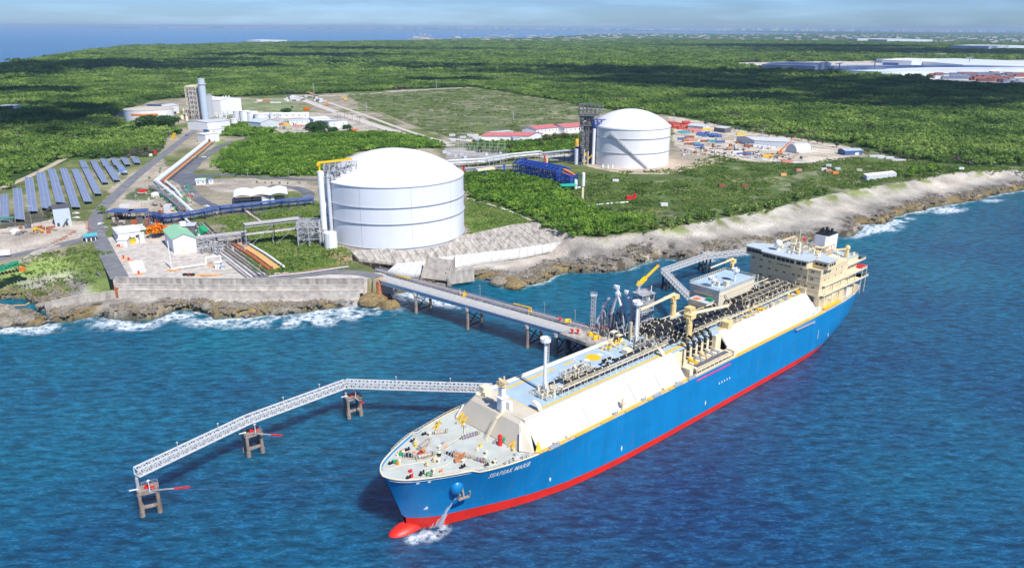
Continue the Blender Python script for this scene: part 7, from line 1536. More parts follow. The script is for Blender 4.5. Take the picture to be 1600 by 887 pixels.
for k_, (m_, n_) in enumerate(((M_galv,70),(M_pipeg,50),(M_white,14))):
    b = MB()
    for _ in range(n_):
        p = A(r_.uniform(312,345), r_.uniform(385,402)); h = r_.uniform(1,6); b.tube(p, p+Vector((0,0,h)), r_.uniform(.12,.3), 6); b.tube(p+Vector((0,0,h)), p+Vector((r_.uniform(-5,5), r_.uniform(-3,3), h)), r_.uniform(.12,.3), 6)
    one(b, 'manifold_pipework', m_, ['dense grey steel pipework right of the green roofed shed','dull brownish pipework mixed into the grey manifold','white pipes standing out of the grey manifold'][k_], 'pipework', A(328,394))
b = MB(); P_ = [A(*q, Z0+.3) for q in [(385,330),(410,350),(415,352)]]; b.beam(P_[0], P_[1], 1.2, .3); b.rail([P_[0], P_[1]], 1, 2, .15); one(b, 'bank_walkway', M_dsteel, 'narrow dark walkway running down the grass bank by the tank', 'walkway', P_[0])
b = MB(); P_ = [A(*q, Z0+.2) for q in [(378,330),(392,342),(408,352)]]; b.path(P_, 1.6, 4); one(b, 'earth_cut', M_dirt, 'pale earth cut on the grass bank beside the dark walkway', 'earth', P_[0])
b = MB(); b.box(A(409,352,Z0+.6), (4,3,1)); one(b, 'orange_box', M_orange, 'orange box at the foot of the dark walkway', 'box', A(409,352))
b = MB(); P_ = [A(*q, Z0+.4) for q in [(375,395),(392,401),(402,410),(407,418),(403,426)]]; b.path(P_, .3, 5); one(b, 'yellow_hose', M_ochre, 'curved yellow hose lying on the grass beside the pipe strip', 'hose', P_[0])
# arched white canopy, tent, guard huts
o = T('arched_canopy', 'white three bay arched canopy on posts beside the looping road', 'canopy', A(405,322)); a, d, nn, L_ = frame2((365,327),(450,321)); b = MB(); f_ = MB()
for k in range(3):
    x0, x1 = L_*k/3, L_*(k+1)/3; n = 8
    pts = [a+d*(x0+(x1-x0)*i/n)+Vector((0,0,7.4+1.5*math.sin(PI*i/n))) for i in range(n+1)]
    for i in range(n): b.add([pts[i], pts[i+1], pts[i+1]+nn*26+Vector((0,0,1)), pts[i]+nn*26+Vector((0,0,1))], [(0,1,2,3)])
    for x in (x0, x1):
        for y in (0,8,16,25): f_.beam(a+d*x+nn*y, a+d*x+nn*y+Vector((0,0,7.5)), .4)
    for y in (0,18): f_.beam(a+d*x0+nn*y+Vector((0,0,5)), a+d*x1+nn*y+Vector((0,0,5)), .3)
pt(b, 'canopy_roof', M_white, o); pt(f_, 'canopy_frame', M_dsteel, o)
build('white_box_trailer', 'white box trailer standing under the arched canopy', 'trailer', (409,323),(428,321), 4, 6, M_white, M_white, doors=((.5,2,3,M_lgrey),))
build('guard_hut', 'white hut with pale blue roof inside the looping road', 'hut', (305,294),(320,293), 6, 4, M_clad, mat('pale_blue_roof', (.55,.68,.82), .5), 'shed', .6, wins=2); build('guard_hut', 'smaller blue trimmed hut right of the pale blue roofed hut', 'hut', (325,292),(332,291), 5, 4, M_clad, mat('hut_blue', (.1,.25,.55), .5), wins=1)
for px, py, w_, d_, h, m_, lab in [(195,329,8,4,2,M_lgrey,'small silver boat shaped cover on the gravel'),(212,327,9,6,2.4,M_conc,'low beige slab block left of the pipe way'),(229,325,9,8,2.2,M_conc,'second low beige slab block beside the pipe way'),(243,312,6,6,3,M_white,'small white domed tank by the pipe bend'),(222,306,6,5,2,M_red,'red and white box beside the pipe way'),(262,335,5,6,5,M_lgrey,'pale grey box standing beside the blue rack'),(240,246,4,3,3,M_red,'small red container on the road side near the wood'),(234,249,3,3,2,M_white,'small white drum beside the red container')]:
    q = A(px,py); b = MB(); b.box(q+Vector((0,0,h/2)), (w_,d_,h), .15); b.box(q+Vector((0,0,h+.15)), (w_*.9,d_*.9,.3), .15); b.tube(q+Vector((w_*.3,0,h)), q+Vector((w_*.3,0,h+.8)), .3, 6); one(b, 'equipment_box', m_, lab, 'equipment', q)
b = MB(); 
for dx in (0,2.5): q = A(266+dx,223); b.beam(q, q+Vector((4,0,8)), 1.2); 
one(b, 'yellow_marker', M_yellow, 'two leaning yellow posts on the grass by the curved path', 'marker', A(267,223))
# ---- power plant
def cyl(px, r, h, m, name, label, cat='tank', roof=None, rm=None, z=Z0, band=None, n=40):
    q = A(*px, z)+Vector((0, r, 0)); o = T(name, label, cat, q); b = MB(); b.lathe((q.x,q.y,q.z), [(r,-.5),(r,h)], n); pt(b, 'tank_wall', m, o, smooth=True)
    b = MB(); b.lathe((q.x,q.y,q.z), [(r+.3,h-.2),(r+.3,h+.15),(r*.5,h+.15+r*.05),(.05,h+.15+(roof or r*.1))], n); pt(b, 'tank_roof', rm or m, o, smooth=False)
    if band: b = MB(); b.lathe((q.x,q.y,q.z), [(r+.12,h*band[0]),(r+.12,h*band[1])], 20, band[2], band[3]); pt(b, 'coloured_band', M_orange, o)
    return o
cyl((216,200), 34, 19, M_tank, 'round_tank', 'very wide round white tank with beige roof at the edge of the forest', rm=mat('beige_roof', (.50,.46,.38), .8), band=(.62,.78,math.radians(250),math.radians(315)))
build('blue_white_building', 'white building with a blue end wall behind the dark trees', 'building', (250,186),(278,182), 26, 13, M_clad, M_lgrey, 'gable', 2, doors=((.75,6,3.5,M_win),)); build('blue_block', 'dark blue block at the left end of the white building', 'building', (246,187),(252,186), 20, 17, M_nblue, M_nblue)
o = T('boiler_structure', 'tall beige steel boiler house left of the chimney stack', 'boiler', A(301,190)); b = MB(); q = A(301,191); b.frame(-9,8,0,22,[0,7,14,21,28,35,42,48],3,3,.8); b.xf(q, -.1); pt(b, 'steel_frame', mat('boiler_beige', (.60,.54,.44), .7, var=.2), o); b = MB(); b.bx(-4,8,2,21,2,45); b.bx(-8,-4,4,18,6,36); b.xf(q, -.1); pt(b, 'boiler_casing', mat('boiler_grey', (.36,.34,.33), .7, var=.3, scale=.3), o); b = MB(); b.bx(-8,6,1,20,45.2,49.5); b.xf(q, -.1); pt(b, 'steam_drum', M_cream, o); b = MB(); b.bx(-10,-7,0,18,0,12); b.bx(-12,-8,0,8,0,14); b.xf(q, -.1); pt(b, 'pump_frame', M_dsteel, o)
cyl((317,192), 5.2, 60, mat('stack_grey_blue', (.46,.54,.62), .5, var=.05), 'chimney_stack', 'tall grey blue chimney stack of the power plant', 'chimney', roof=.1, rm=M_lgrey); b = MB(); q = A(317,192)+Vector((0,5.2,0)); b.lathe(tuple(q), [(5.1,52),(6.4,52),(6.4,52.5),(5.1,52.5)], 30); b.lathe(tuple(q), [(6.4,52.5),(6.4,53.8)], 30); one(b, 'stack_gallery', M_lgrey, 'ring gallery near the top of the chimney stack', 'gallery', q)
build('boiler_annex', 'narrow pale block right of the chimney stack', 'building', (322,189),(327,189), 14, 35, M_lgrey, M_lgrey)
o, P = build('turbine_hall', 'big white turbine hall right of the chimney', 'building', (344,185),(376,181), 42, 24, M_clad, M_white, 'gable_end', 3, .5, doors=((.6,4,5,M_lgrey),), skew=-.35); b = MB(); b.box(P(6,20,27), (9,9,4)); 
for x in (16,22,28): b.tube(P(x,8,25), P(x,8,29), .8, 8)
pt(b, 'roof_vent', M_white, o)
o, P = build('plant_warehouse', 'low white warehouse with grey roof in front of the chimney', 'building', (323,209),(358,205), 34, 11, M_clad, M_sroof, 'gable', 1.5, .5, doors=((.3,3,4,M_lgrey),(.7,4,5,M_lgrey)), skew=-.3)
build('white_hall', 'small white hall at the top of the white covered pipe', 'building', (320,228),(341,225), 16, 10, M_clad, M_white, doors=((.25,3,4,M_win),)); build('white_hall', 'white lean-to between the small hall and the warehouse', 'building', (326,216),(352,213), 8, 7, M_clad, M_white, wins=2)
b = MB(); b.box(A(320,218)+Vector((0,0,4)), (4,3,8)); b.box(A(320,218)+Vector((0,0,8.5)), (5,3.6,1)); one(b, 'blue_cabinet', M_nblue, 'small blue cabinet at the head of the pipe way', 'cabinet', A(320,216))
for i, (px, r, h, lab) in enumerate([((379,199),7.5,19,'leftmost of three white silos right of the warehouse'),((390,199),8.5,18,'middle white silo, the widest of the three'),((402,200),8,16,'right white silo beside the grey gabled hall'),((362,202),5,10,'small white tank between the warehouse and the silos'),((366,193),4,14,'small dark green rimmed tank behind the silos')]): cyl(px, r, h, M_tank if i < 4 else M_lgrey, 'silo', lab, 'silo', rm=M_white)
build('grey_gabled_hall', 'pale grey hall with low gable right of the silos', 'building', (406,207),(434,204), 26, 10, M_lgrey, mat('pale_grey_roof', (.52,.58,.64), .5), 'gable_end', 3.5, .5, doors=((.2,3,3,M_win),), skew=-.2)
build('long_white_office', 'long low white office building behind the grey gabled hall', 'building', (392,189),(480,187), 12, 6, M_clad, M_white, 'gable', 1.5, wins=9); build('white_office', 'white office with flat roof right of the red container', 'building', (450,199),(482,197), 12, 6, M_clad, mat('pale_blue_roof', (.55,.68,.82), .5), wins=4, doors=((.2,2,3,M_win),))
o, P = build('solar_roof_building', 'white building with dark solar panels on its roof beside the palms', 'building', (513,203),(541,201), 26, 9, M_clad, M_white, 'shed', -1., .6, wins=2, skew=-.5); b = MB(); q = [P(-1,4,9.2),P(24,4,9.2),P(24,22,8.6),P(-1,22,8.6)]; b.add([v+Vector((0,0,.2)) for v in q], [(0,1,2,3)]); pt(b, 'roof_panel', mat('roof_panel_blue', (.20,.27,.38), .3), o)
build('white_office', 'low white wing behind the big round tree', 'building', (488,197),(514,195), 20, 7, M_clad, M_white, 'shed', 1, wins=3)
def container(px, py, rz, m, label, group, L_=12.2, z=Z0, name='shipping_container'):
    q = A(px, py, Z0); q.z = z+.05
    o = thing(name, label, 'container', q, rz, group); b = MB(); b.bx(-L_/2,L_/2,-1.22,1.22,.15,2.6)
    b.build('body', m, o); b = MB()
    for k in range(int(L_/1.5)): b.bx(-L_/2+.5+k*1.5,-L_/2+1.0+k*1.5,-1.28,1.28,.3,2.45)
    b.bx(L_/2,L_/2+.06,-1.1,-.06,.3,2.5); b.bx(L_/2,L_/2+.06,.06,1.1,.3,2.5); b.build('corrugation', m, o); return o
M_cont = [mat('container_red', (.42,.07,.05), .7, var=.3), mat('container_orange_red', (.60,.12,.08), .7, var=.25), mat('container_coral', (.60,.24,.20), .7)]
M_cblue = mat('container_blue', (.07,.14,.36), .7, var=.3); M_teal = mat('container_teal', (.08,.35,.42), .6, var=.2); M_cwhite = mat('container_white', (.66,.67,.66), .6, var=.1); M_cbr = mat('container_brown', (.28,.09,.05), .7, var=.2)
for px, py, m_, lab in [(440,199,M_cont[1],'red container beside the grey gabled hall'),(445,199,M_yellow,'yellow container right of the red one'),(463,201,M_cont[2],'pinkish container in front of the white office')]: container(px, py, .1, m_, lab, None)
for px, py, rz, m_, lab in [(413,162,.1,M_cont[1],'orange red container beyond the mown field'),(404,162,.1,M_cwhite,'white container left of the orange red one beyond the field'),(425,165,.05,M_cwhite,'first white container on the gravel beyond the field'),(431,165,.05,M_cwhite,'second white container on the gravel beyond the field'),(398,181,.2,M_yellow,'yellow and black container behind the silos'),(421,183,.05,M_orange,'orange container roof line behind the long office'),(550,207,-.3,M_orange,'orange container right of the solar roof building')]: container(px, py, rz, m_, lab, None)
r_ = random.Random(77)
for i in range(26):
    px, py = r_.uniform(440,500), r_.uniform(154,163); q = A(px,py); w_ = r_.uniform(3,9); b = MB(); b.box(q+Vector((0,0,1.5)), (w_, r_.uniform(2,6), 3), r_.uniform(0,1)); b.box(q+Vector((0,0,3.2)), (w_*.6, 1.5, .5), .3); one(b, 'crate_stack', r_.choice([M_lgrey, M_cwhite, M_conc, M_dsteel]), 'grey or white crate pile on the gravel before the forest edge', 'crates', q, 'crate piles on the gravel before the forest edge')
def crawler(px, py, m, lab, boomv, h=3.):
    q = A(px,py); o = T('mobile_crane', lab, 'crane', q); b = MB(); b.box(q+Vector((0,0,2.2)), (5,3.4,2)); b.box(q+Vector((1.2,-.8,3.8)), (1.8,1.6,1.6)); pt(b, 'crane_body', m, o)
    b = MB(); b.box(q+Vector((0,-1.5,.6)), (6,.9,1.2)); b.box(q+Vector((0,1.5,.6)), (6,.9,1.2)); pt(b, 'track', M_dsteel, o); b = MB(); a = q+Vector((0,0,3)); t = a+Vector(boomv); b.beam(a, a.lerp(t,.5), 1.2, 1.4); b.beam(a.lerp(t,.5), t, .7, .8); pt(b, 'boom', m, o); b = MB(); b.tube(t, t-Vector((0,0,4)), .12, 5); b.box(t-Vector((0,0,4)), (.8,.8,1)); pt(b, 'hook', M_dsteel, o)
crawler(538,160,M_yellow,'yellow mobile crane with boom low toward the left, beyond the pale road',(-12,0,8)); crawler(508,168,M_orange,'small orange machine on the gravel before the pale road',(3,0,8)); crawler(1216,237,M_orange,'orange mobile crane with raised boom in the container yard',(16,0,17)); crawler(484,151,M_ochre,'ochre machine at the forest edge beside the power pole',(-10,0,3))
# ---- middle ground: red roofed halls, parked boxes, switchyard, racks
build('red_roofed_hall', 'nearest red roofed white hall left of the tree row', 'building', (824,221),(846,217), 44, 7, M_clad, M_roofr, 'gable_end', 3, 1, doors=((.5,3,3.5,M_lgrey),), skew=-.9); build('red_roofed_hall', 'long middle red roofed hall behind the tree row', 'building', (836,211),(870,207), 22, 8, M_clad, M_roofr, 'gable', 3, 1, wins=6, skew=-.3); build('red_roofed_hall', 'red roofed hall partly hidden by the far tank tower', 'building', (880,208),(912,205), 24, 8, M_clad, M_roofr, 'gable', 3.5, 1, wins=5, skew=-.3)
build('grey_shed', 'pale teal grey shed in front of the red roofed halls', 'shed', (800,222),(822,220), 12, 5, M_lgrey, mat('teal_grey_roof', (.38,.48,.50), .6), 'gable', 1); build('grey_shed', 'grey flat shed behind the parked white boxes', 'shed', (770,214),(800,211), 12, 5, M_lgrey, M_sroof)
for i in range(34):
    px = r_.uniform(702,812); py = r_.uniform(213,223)-(px-702)*.03
    if r_.random() < .6: container(px, py, r_.uniform(-.2,.3), r_.choice([M_cwhite, M_cwhite, M_lgrey]), 'white or pale site cabin parked left of the red roofed halls', 'site cabins left of the red roofed halls', 8, name='site_cabin')
    else: car(px, py, r_.uniform(0,3), r_.choice([M_dsteel, M_white, M_black]), 'car or van parked left of the red roofed halls', 'cars left of the red roofed halls', 5.5, True)
container(737,224,.1,M_yellow,'single yellow container beside the pale road junction',None,6); container(741,213,.1,M_yellow,'small yellow container among the white site cabins',None,6)
sy_ = T('switchyard', 'electrical switchyard, a forest of thin grey gantries behind the big tank', 'switchyard', A(735,246)); b = MB()
for i in range(9):
    for j in range(5):
        q = A(696+i*10.5+j*2, 257-j*5.5+i*.4); h = 10+3*((i+j) % 3); b.beam(q, q+Vector((0,0,h)), .35); 
        if i < 8: q2 = A(696+(i+1)*10.5+j*2, 257-j*5.5+(i+1)*.4); b.beam(q+Vector((0,0,9.5)), q2+Vector((0,0,9.5)), .3)
        b.tube(q+Vector((2.5,0,0)), q+Vector((2.5,0,5)), .25, 6)
pt(b, 'gantry', M_galv, sy_); b = MB()
for i in range(16): q = A(r_.uniform(690,785), r_.uniform(240,258)); b = MB(); b.box(q+Vector((0,0,1.4)), (r_.uniform(2,5), 2.5, 2.8), .2); b.box(q+Vector((0,0,3)), (1.2,1.2,.6)); pt(b, 'transformer', M_lgrey, sy_)
rack([(640,272),(700,264),(760,260),(800,252),(846,247)], 7, 7, M_galv, 'inland_pipe_rack', 'long grey pipe rack leading from the big tank toward the far tank', None, 2, 7, pm=M_lgrey, cell=9); rack([(726,275),(760,272),(800,269)], 6, 6, M_blue, 'inland_pipe_rack', 'blue pipe rack just right of the big tank dome', None, 2, 5, cell=9); rack([(848,258),(880,254),(918,250)], 8, 12, M_blue, 'inland_pipe_rack', 'tall blue pipe rack ending at the far tank tower', None, 2, 6, pm=M_galv, cell=9)
for px, py, h, m_, lab in [(723,277,9,M_red,'red post under the blue rack right of the big tank'),(849,262,12,M_red,'red post under the tall blue rack'),(853,264,13,M_cream,'pale post right of the red one under the tall blue rack'),(757,280,6,M_blue,'first blue post under the rack'),(786,273,9,M_blue,'blue box at the left end of the blue steel frame')]:
    q = A(px,py); b = MB(); b.beam(q, q+Vector((0,0,h)), 1.4); b.box(q+Vector((0,0,h)), (2.4,2,.8)); one(b, 'support_post', m_, lab, 'post', q)
b = MB(); a, d, nn, L_ = frame2((745,279),(772,275)); b.prism([tuple(v.to_2d()) for v in (a,a+d*L_,a+d*L_+nn*5,a+nn*5)], Z0+6.5, Z0+8); one(b, 'rack_bundle', M_cream, 'cream covered pipe bundle resting on the blue rack', 'pipe bundle', a)
# blue steel frame building
o = T('blue_steel_frame', 'bright blue open steel frame building under construction', 'steel frame', A(830,280)); a, d, nn, L_ = frame2((800,274),(868,287)); b = MB(); n = 10
for k in range(n+1):
    for y in (0,9,18):
        p = a+d*L_*k/n+nn*y; b.beam(p, p+Vector((0,0,12)), .75)
    p = a+d*L_*k/n
    for z in (4.5,8.5,12): b.beam(p+Vector((0,0,z)), p+nn*18+Vector((0,0,z)), .6)
    b.beam(p+Vector((0,0,12)), p+nn*9+Vector((0,0,15)), .6); b.beam(p+nn*18+Vector((0,0,12)), p+nn*9+Vector((0,0,15)), .6)
    if k < n and k % 3 == 0: b.beam(p, p+d*L_/n+Vector((0,0,12)), .4)
for y in (0,9,18):
    for z in (4.5,8.5,12): b.beam(a+nn*y+Vector((0,0,z)), a+d*L_+nn*y+Vector((0,0,z)), .6)
pt(b, 'column_and_beam', M_blue, o); b = MB()
for k in range(9): t = k/8; y = 18*t; z = 12.3+3*(1-abs(2*t-1)); b.beam(a+nn*y+Vector((0,0,z)), a+d*L_+nn*y+Vector((0,0,z)), 1.7, .25)
pt(b, 'purlin', M_blue, o)
b = MB(); r2 = random.Random(6)
for _ in range(60): p = a+d*r2.uniform(2,L_-2)+nn*r2.uniform(2,16)+Vector((0,0,r2.uniform(1,8))); b.tube(p, p+d*r2.uniform(2,7), r2.uniform(.3,.7), 6)
pt(b, 'inner_pipework', M_pipeg, o)
o = T('blue_rack_end', 'lower blue frame with orange top at the right end of the steel frame', 'steel frame', A(878,288)); a, d, nn, L_ = frame2((869,289),(889,293)); b = MB(); b.frame(0,L_,0,10,[0,4,8,11],3,2,.6); b.xf(a, math.atan2(d.y,d.x)); pt(b, 'column_and_beam', M_blue, o); b = MB(); b.beam(a+nn*8+Vector((0,0,14)), a+d*L_+nn*6+Vector((0,0,11)), 2.5, .8); b.beam(a+nn*4+d*2+Vector((0,0,12)), a+d*L_+nn*3+Vector((0,0,10)), 1.2, .6); pt(b, 'orange_panel', M_orange, o)
o = T('green_canopy', 'flat bright green canopy in front of the blue steel frame', 'canopy', A(885,296)); a, d, nn, L_ = frame2((876,298),(901,297)); b = MB(); b.prism([tuple(v.to_2d()) for v in (a,a+d*L_,a+d*L_+nn*9,a+nn*9)], Z0+4.2, Z0+4.7); pt(b, 'canopy_roof', mat('bright_green', (.02,.50,.28), .5), o); b = MB()
for x in (0,L_/2,L_):
    for y in (0,9): b.beam(a+d*x+nn*y, a+d*x+nn*y+Vector((0,0,4.3)), .5)
pt(b, 'canopy_post', M_nblue, o)
q = A(909,312); o = T('vent_pillar', 'slim pale vent pillar with a wider white head standing in the scrub', 'pillar', q); b = MB(); b.beam(q, q+Vector((0,0,13)), 1.7); pt(b, 'pillar_shaft', M_cream, o); b = MB(); b.tube(q+Vector((0,0,12)), q+Vector((0,0,22)), 1.5, 12); b.sphere(q+Vector((0,0,22)), 1.5, 10); pt(b, 'pillar_head', M_white, o)
q = A(898,294); b = MB(); b.tube(q, q+Vector((0,0,7)), 1.5, 12); b.sphere(q+Vector((0,0,7)), 1.5, 10); b.box(q+Vector((2,0,1)), (5,2,1.6)); one(b, 'white_drum', M_white, 'short white drum beside the green canopy', 'vessel', q)
b = MB(); b.path([A(918,321,Z0+.6), A(945,317,Z0+.6), A(980,314,Z0+.6)], .55, 6); one(b, 'white_pipe_run', M_white, 'white pipe lying in the scrub below the far tank', 'pipe', A(918,321)); b = MB(); q = A(983,310); b.box(q+Vector((0,0,1.5)), (6,3,3)); b.box(q+Vector((4,0,3)), (2,2,4)); one(b, 'red_container', M_red, 'red boxes at the right end of the white pipe in the scrub', 'container', q)
# ---- container yard right of the far tank
def many(n, x0, x1, y0, y1, sl, mats, lab, grp, L_=12.2, stack=.3, seed=1, rz=.25):
    r = random.Random(seed)
    for i in range(n):
        px = x0+(x1-x0)*(i+.5*r.random())/n; py = r.uniform(y0, y1)+sl*(px-x0); container(px, py, rz+r.uniform(-.1,.1), r.choice(mats), lab, grp, L_, Z0+(2.7 if r.random() < stack else 0))
many(34,1040,1080,190,199,.05,M_cont[:2],'red container in the stack behind the far tank','red containers behind the far tank',12.2,.35,1); many(10,1070,1090,200,203,.05,[M_cont[2]],'coral container at the right of the red stack','coral containers beside the red stack',12.2,.2,2); many(18,1089,1124,206,211,.08,[M_cblue],'blue container in the row across the yard road','blue containers across the yard road',6,.3,3)
for px, py, rz, m_, lab in [(1064,205,.1,M_teal,'first teal container in front of the red stack'),(1069,206,.1,M_teal,'second teal container in front of the red stack'),(1097,200,.1,M_yellow,'yellow container behind the blue row, left one'),(1101,201,.1,M_yellow,'yellow container behind the blue row, right one'),(1155,208,.2,M_yellow,'yellow box left of the grey warehouse'),(1110,219,.15,M_teal,'left pale blue container alone on the gravel'),(1118,220,.15,M_teal,'middle pale blue container alone on the gravel'),(1123,220,.15,M_cblue,'right blue container of the lone three on the gravel'),(1064,216,.1,M_cblue,'blue container nearest the far tank'),(1073,218,.2,M_orange,'orange container right of the blue one near the tank'),(1080,218,.2,M_cont[2],'coral container right of the orange one near the tank'),(1075,213,.2,M_cbr,'dark red container behind the orange one'),(1084,223,.1,M_teal,'small teal container on the yard edge'),(1090,226,.1,M_cblue,'blue container right of the small teal one'),(1075,224,.1,M_cbr,'brown container at the left of the yard edge'),(1100,219,.2,M_cbr,'brown container in the middle of the yard'),(1158,239,.1,M_cblue,'blue cabin near the yard front road'),(1163,239,.1,M_cblue,'second blue cabin near the yard front road'),(1150,236,.1,M_cwhite,'white cabin left of the two blue cabins'),(1168,226,.2,M_cbr,'red brown container in the centre of the yard'),(1197,242,.2,M_yellow,'yellow machine box left of the orange crane'),(1228,250,.1,M_cont[2],'pink container at the yard front edge')]: container(px, py, rz, m_, lab, None)
build('yard_shed', 'grey curved roof shed behind the coral containers', 'shed', (1072,199),(1096,201), 22, 5, M_lgrey, M_sroof, 'gable', 2); build('yard_shed', 'open dark sided shed with silver roof behind the blue row', 'shed', (1113,203),(1130,205), 14, 6, M_dsteel, M_sroof, 'shed', 1); build('grey_warehouse', 'long grey warehouse in the middle of the yard', 'warehouse', (1148,219),(1176,225), 36, 7, M_lgrey, M_sroof, 'gable_end', 2.5, .5, skew=.8)
for i, (px, py) in enumerate([(1172,225),(1180,226),(1188,227),(1196,228),(1203,229),(1176,217),(1184,218),(1205,222)]): container(px, py, .2, M_cwhite, 'white cabin in the row right of the grey warehouse', 'white cabins right of the grey warehouse', 10, name='site_cabin')
o = T('arched_store', 'pale grey arched store hall near the orange crane', 'hall', A(1234,233)); a, d, nn, L_ = frame2((1225,233),(1243,236)); b = MB(); n = 10; pr = [(L_/2-L_/2*math.cos(PI*i/n), 10*math.sin(PI*i/n)) for i in range(n+1)]
for i in range(n): b.add([a+d*pr[i][0]+Vector((0,0,pr[i][1])), a+d*pr[i+1][0]+Vector((0,0,pr[i+1][1])), a+d*pr[i+1][0]+nn*24+Vector((0,0,pr[i+1][1])), a+d*pr[i][0]+nn*24+Vector((0,0,pr[i][1]))], [(0,1,2,3)])
pt(b, 'arched_roof', M_sroof, o, smooth=True); b = MB(); b.add([a+d*x+Vector((0,0,z))+nn*.2 for x, z in pr], [tuple(range(n+1))]); pt(b, 'end_wall', M_lgrey, o)
build('blue_roofed_shed', 'shed with blue grey roof at the right end of the yard', 'shed', (1318,238),(1345,237), 14, 5, M_nblue, mat('blue_grey_roof', (.42,.48,.56), .5), 'gable', 1.5, doors=((.7,5,3,M_cwhite),)); build('yard_shed', 'small pale green roofed shed right of the arched store', 'shed', (1250,232),(1266,233), 10, 4, M_cwhite, M_roofg, 'gable', 1)
for i, (px, py, w_) in enumerate([(1368,240,16),(1382,242,18),(1392,243,14),(1402,246,14)]): b = MB(); q = A(px,py); b.box(q+Vector((0,0,.9)), (w_,4,1.8), -.2); b.box(q+Vector((0,0,1.9)), (w_*.8,3,.3), -.2); one(b, 'slab_stack', M_cwhite, 'flat white slab stack on the grass beyond the blue roofed shed', 'slabs', q, 'white slab stacks at the wood edge')
for i in range(10):
    px, py = (1353+i*4.6, 276-i*.55) if True else 0
    q = A(px,py); o = thing('white_cubicle', 'small white cubicle in the tight row on the scrub near the beach', 'cubicle', q, .1, 'row of white cubicles near the beach'); b = MB(); b.bx(-1.5,1.5,-2,5,0,4.2); b.build('body', M_cwhite, o); b = MB(); b.add([(-1.7,-2.2,4.2),(1.7,-2.2,4.2),(1.7,5.2,5.2),(-1.7,5.2,5.2)], [(0,1,2,3)]); b.build('roof', M_white, o); b = MB(); b.bx(-.6,.6,-2.06,-2.0,.3,3); b.build('door', M_lgrey, o)
for px, py, m_, lab in [(1285,262,M_cwhite,'white cabin of the small cluster on the scrub'),(1292,256,M_lgrey,'grey cabin at the back of the small scrub cluster'),(1306,261,M_lgrey,'grey cabin at the right of the small scrub cluster'),(1292,264,M_cont[2],'reddish cabin of the small scrub cluster'),(1303,268,M_orange,'orange cabin of the small scrub cluster'),(1222,271,M_ochre,'single ochre patch box on the scrub'),(1162,289,M_cbr,'single brown box on the near scrub'),(1126,289,M_cbr,'faint brown box left of the single one on the scrub'),(1340,263,M_conc,'pale box on the scrub above the white cubicles'),(1499,259,M_cwhite,'lone white hut at the right end of the beach'),(1246,264,M_cont[2],'small pink box on the scrub'),(1036,320,M_cwhite,'small white box in the scrub'),(960,283,M_cwhite,'small white box below the far tank')]: container(px, py, .2, m_, lab, None, 6)
r3 = random.Random(15)
for i in range(70):
    t = r3.random(); px = 1085+t*150; py = 226+t*16+r3.uniform(-3,9); q = A(px,py); b = MB(); m_ = r3.choice([M_dsteel, M_conc, M_rust, M_lgrey, M_brown]); L_ = r3.uniform(3,12)
    if r3.random() < .5: 
        for k in range(4): b.tube(q+Vector((0,k*.7,.3)), q+Vector((L_,k*.7+1,.3)), .3, 6)
    else: b.box(q+Vector((0,0,.6)), (L_*.6, r3.uniform(1,4), 1.2), r3.uniform(0,1.5)); b.box(q+Vector((1,.5,1.3)), (L_*.3, 1.2, .6), .4)
    one(b, 'material_stack', m_, 'low stack of pipes or building material on the yard gravel', 'material', q, 'material stacks on the yard gravel')
# ---- far warehouses and port
def far(pl, pr, dep, h, wm, rm, lab, name='warehouse', skew=0., roof='gable', rh=3): return build(name, lab, 'warehouse', pl, pr, dep, h, wm, rm, roof, rh, 0.5, skew=skew)
M_fw = mat('far_white', (.62,.68,.74), .6, var=.03); M_fg = mat('far_grey', (.30,.36,.44), .6, var=.05)
far((1186,108),(1268,110),260,22,M_fg,M_sroof,'long grey blue warehouse at the left of the far white ones'); far((1306,115),(1368,117),620,18,M_fw,M_fw,'largest white warehouse with a very long roof far right',skew=.55); far((1268,104),(1300,106),900,14,M_fw,M_fw,'long pale warehouse behind the grey blue one',skew=.45); far((1374,98),(1420,99),300,22,M_fw,M_white,'white warehouse with a dark blue front, behind the largest one',skew=.1); far((1500,101),(1640,98),500,14,M_fw,M_fw,'low pale warehouse at the far right edge',skew=.1)
b = MB(); a, d, nn, L_ = frame2((1376,98.4),(1400,98.9)); b.prism([tuple(v.to_2d()) for v in (a-nn*4,a+d*L_-nn*4,a+d*L_-nn*1,a-nn*1)], Z0, Z0+14); one(b, 'loading_bay', M_nblue, 'dark blue loading bay on the front of the far white warehouse', 'loading bay', a)
far((1482,72),(1540,73),500,30,M_fw,M_white,'white warehouse alone in the far forest at upper right'); far((1322,60),(1336,60.4),600,30,M_fw,M_white,'small far white building near the horizon, left of a pair'); far((1352,61),(1382,61.5),600,30,M_fw,M_white,'wider far white building near the horizon, right of a pair'); far((-6,180),(22,179),30,6,M_clad,M_white,'low white shed at the far left in the forest',roof='flat'); far((28,185),(52,181),22,6,M_clad,M_sroof,'pale shed behind the low one in the left forest',roof='flat'); far((382,71.4),(404,71.6),300,22,M_fw,M_white,'lone white building on the far left shore')
PC = [mat('port_red', (.30,.12,.10), .8), M_cbr, mat('port_blue', (.14,.18,.27), .8), M_cwhite, mat('log_brown', (.30,.20,.12), .8), mat('port_grey', (.3,.33,.38), .7)]
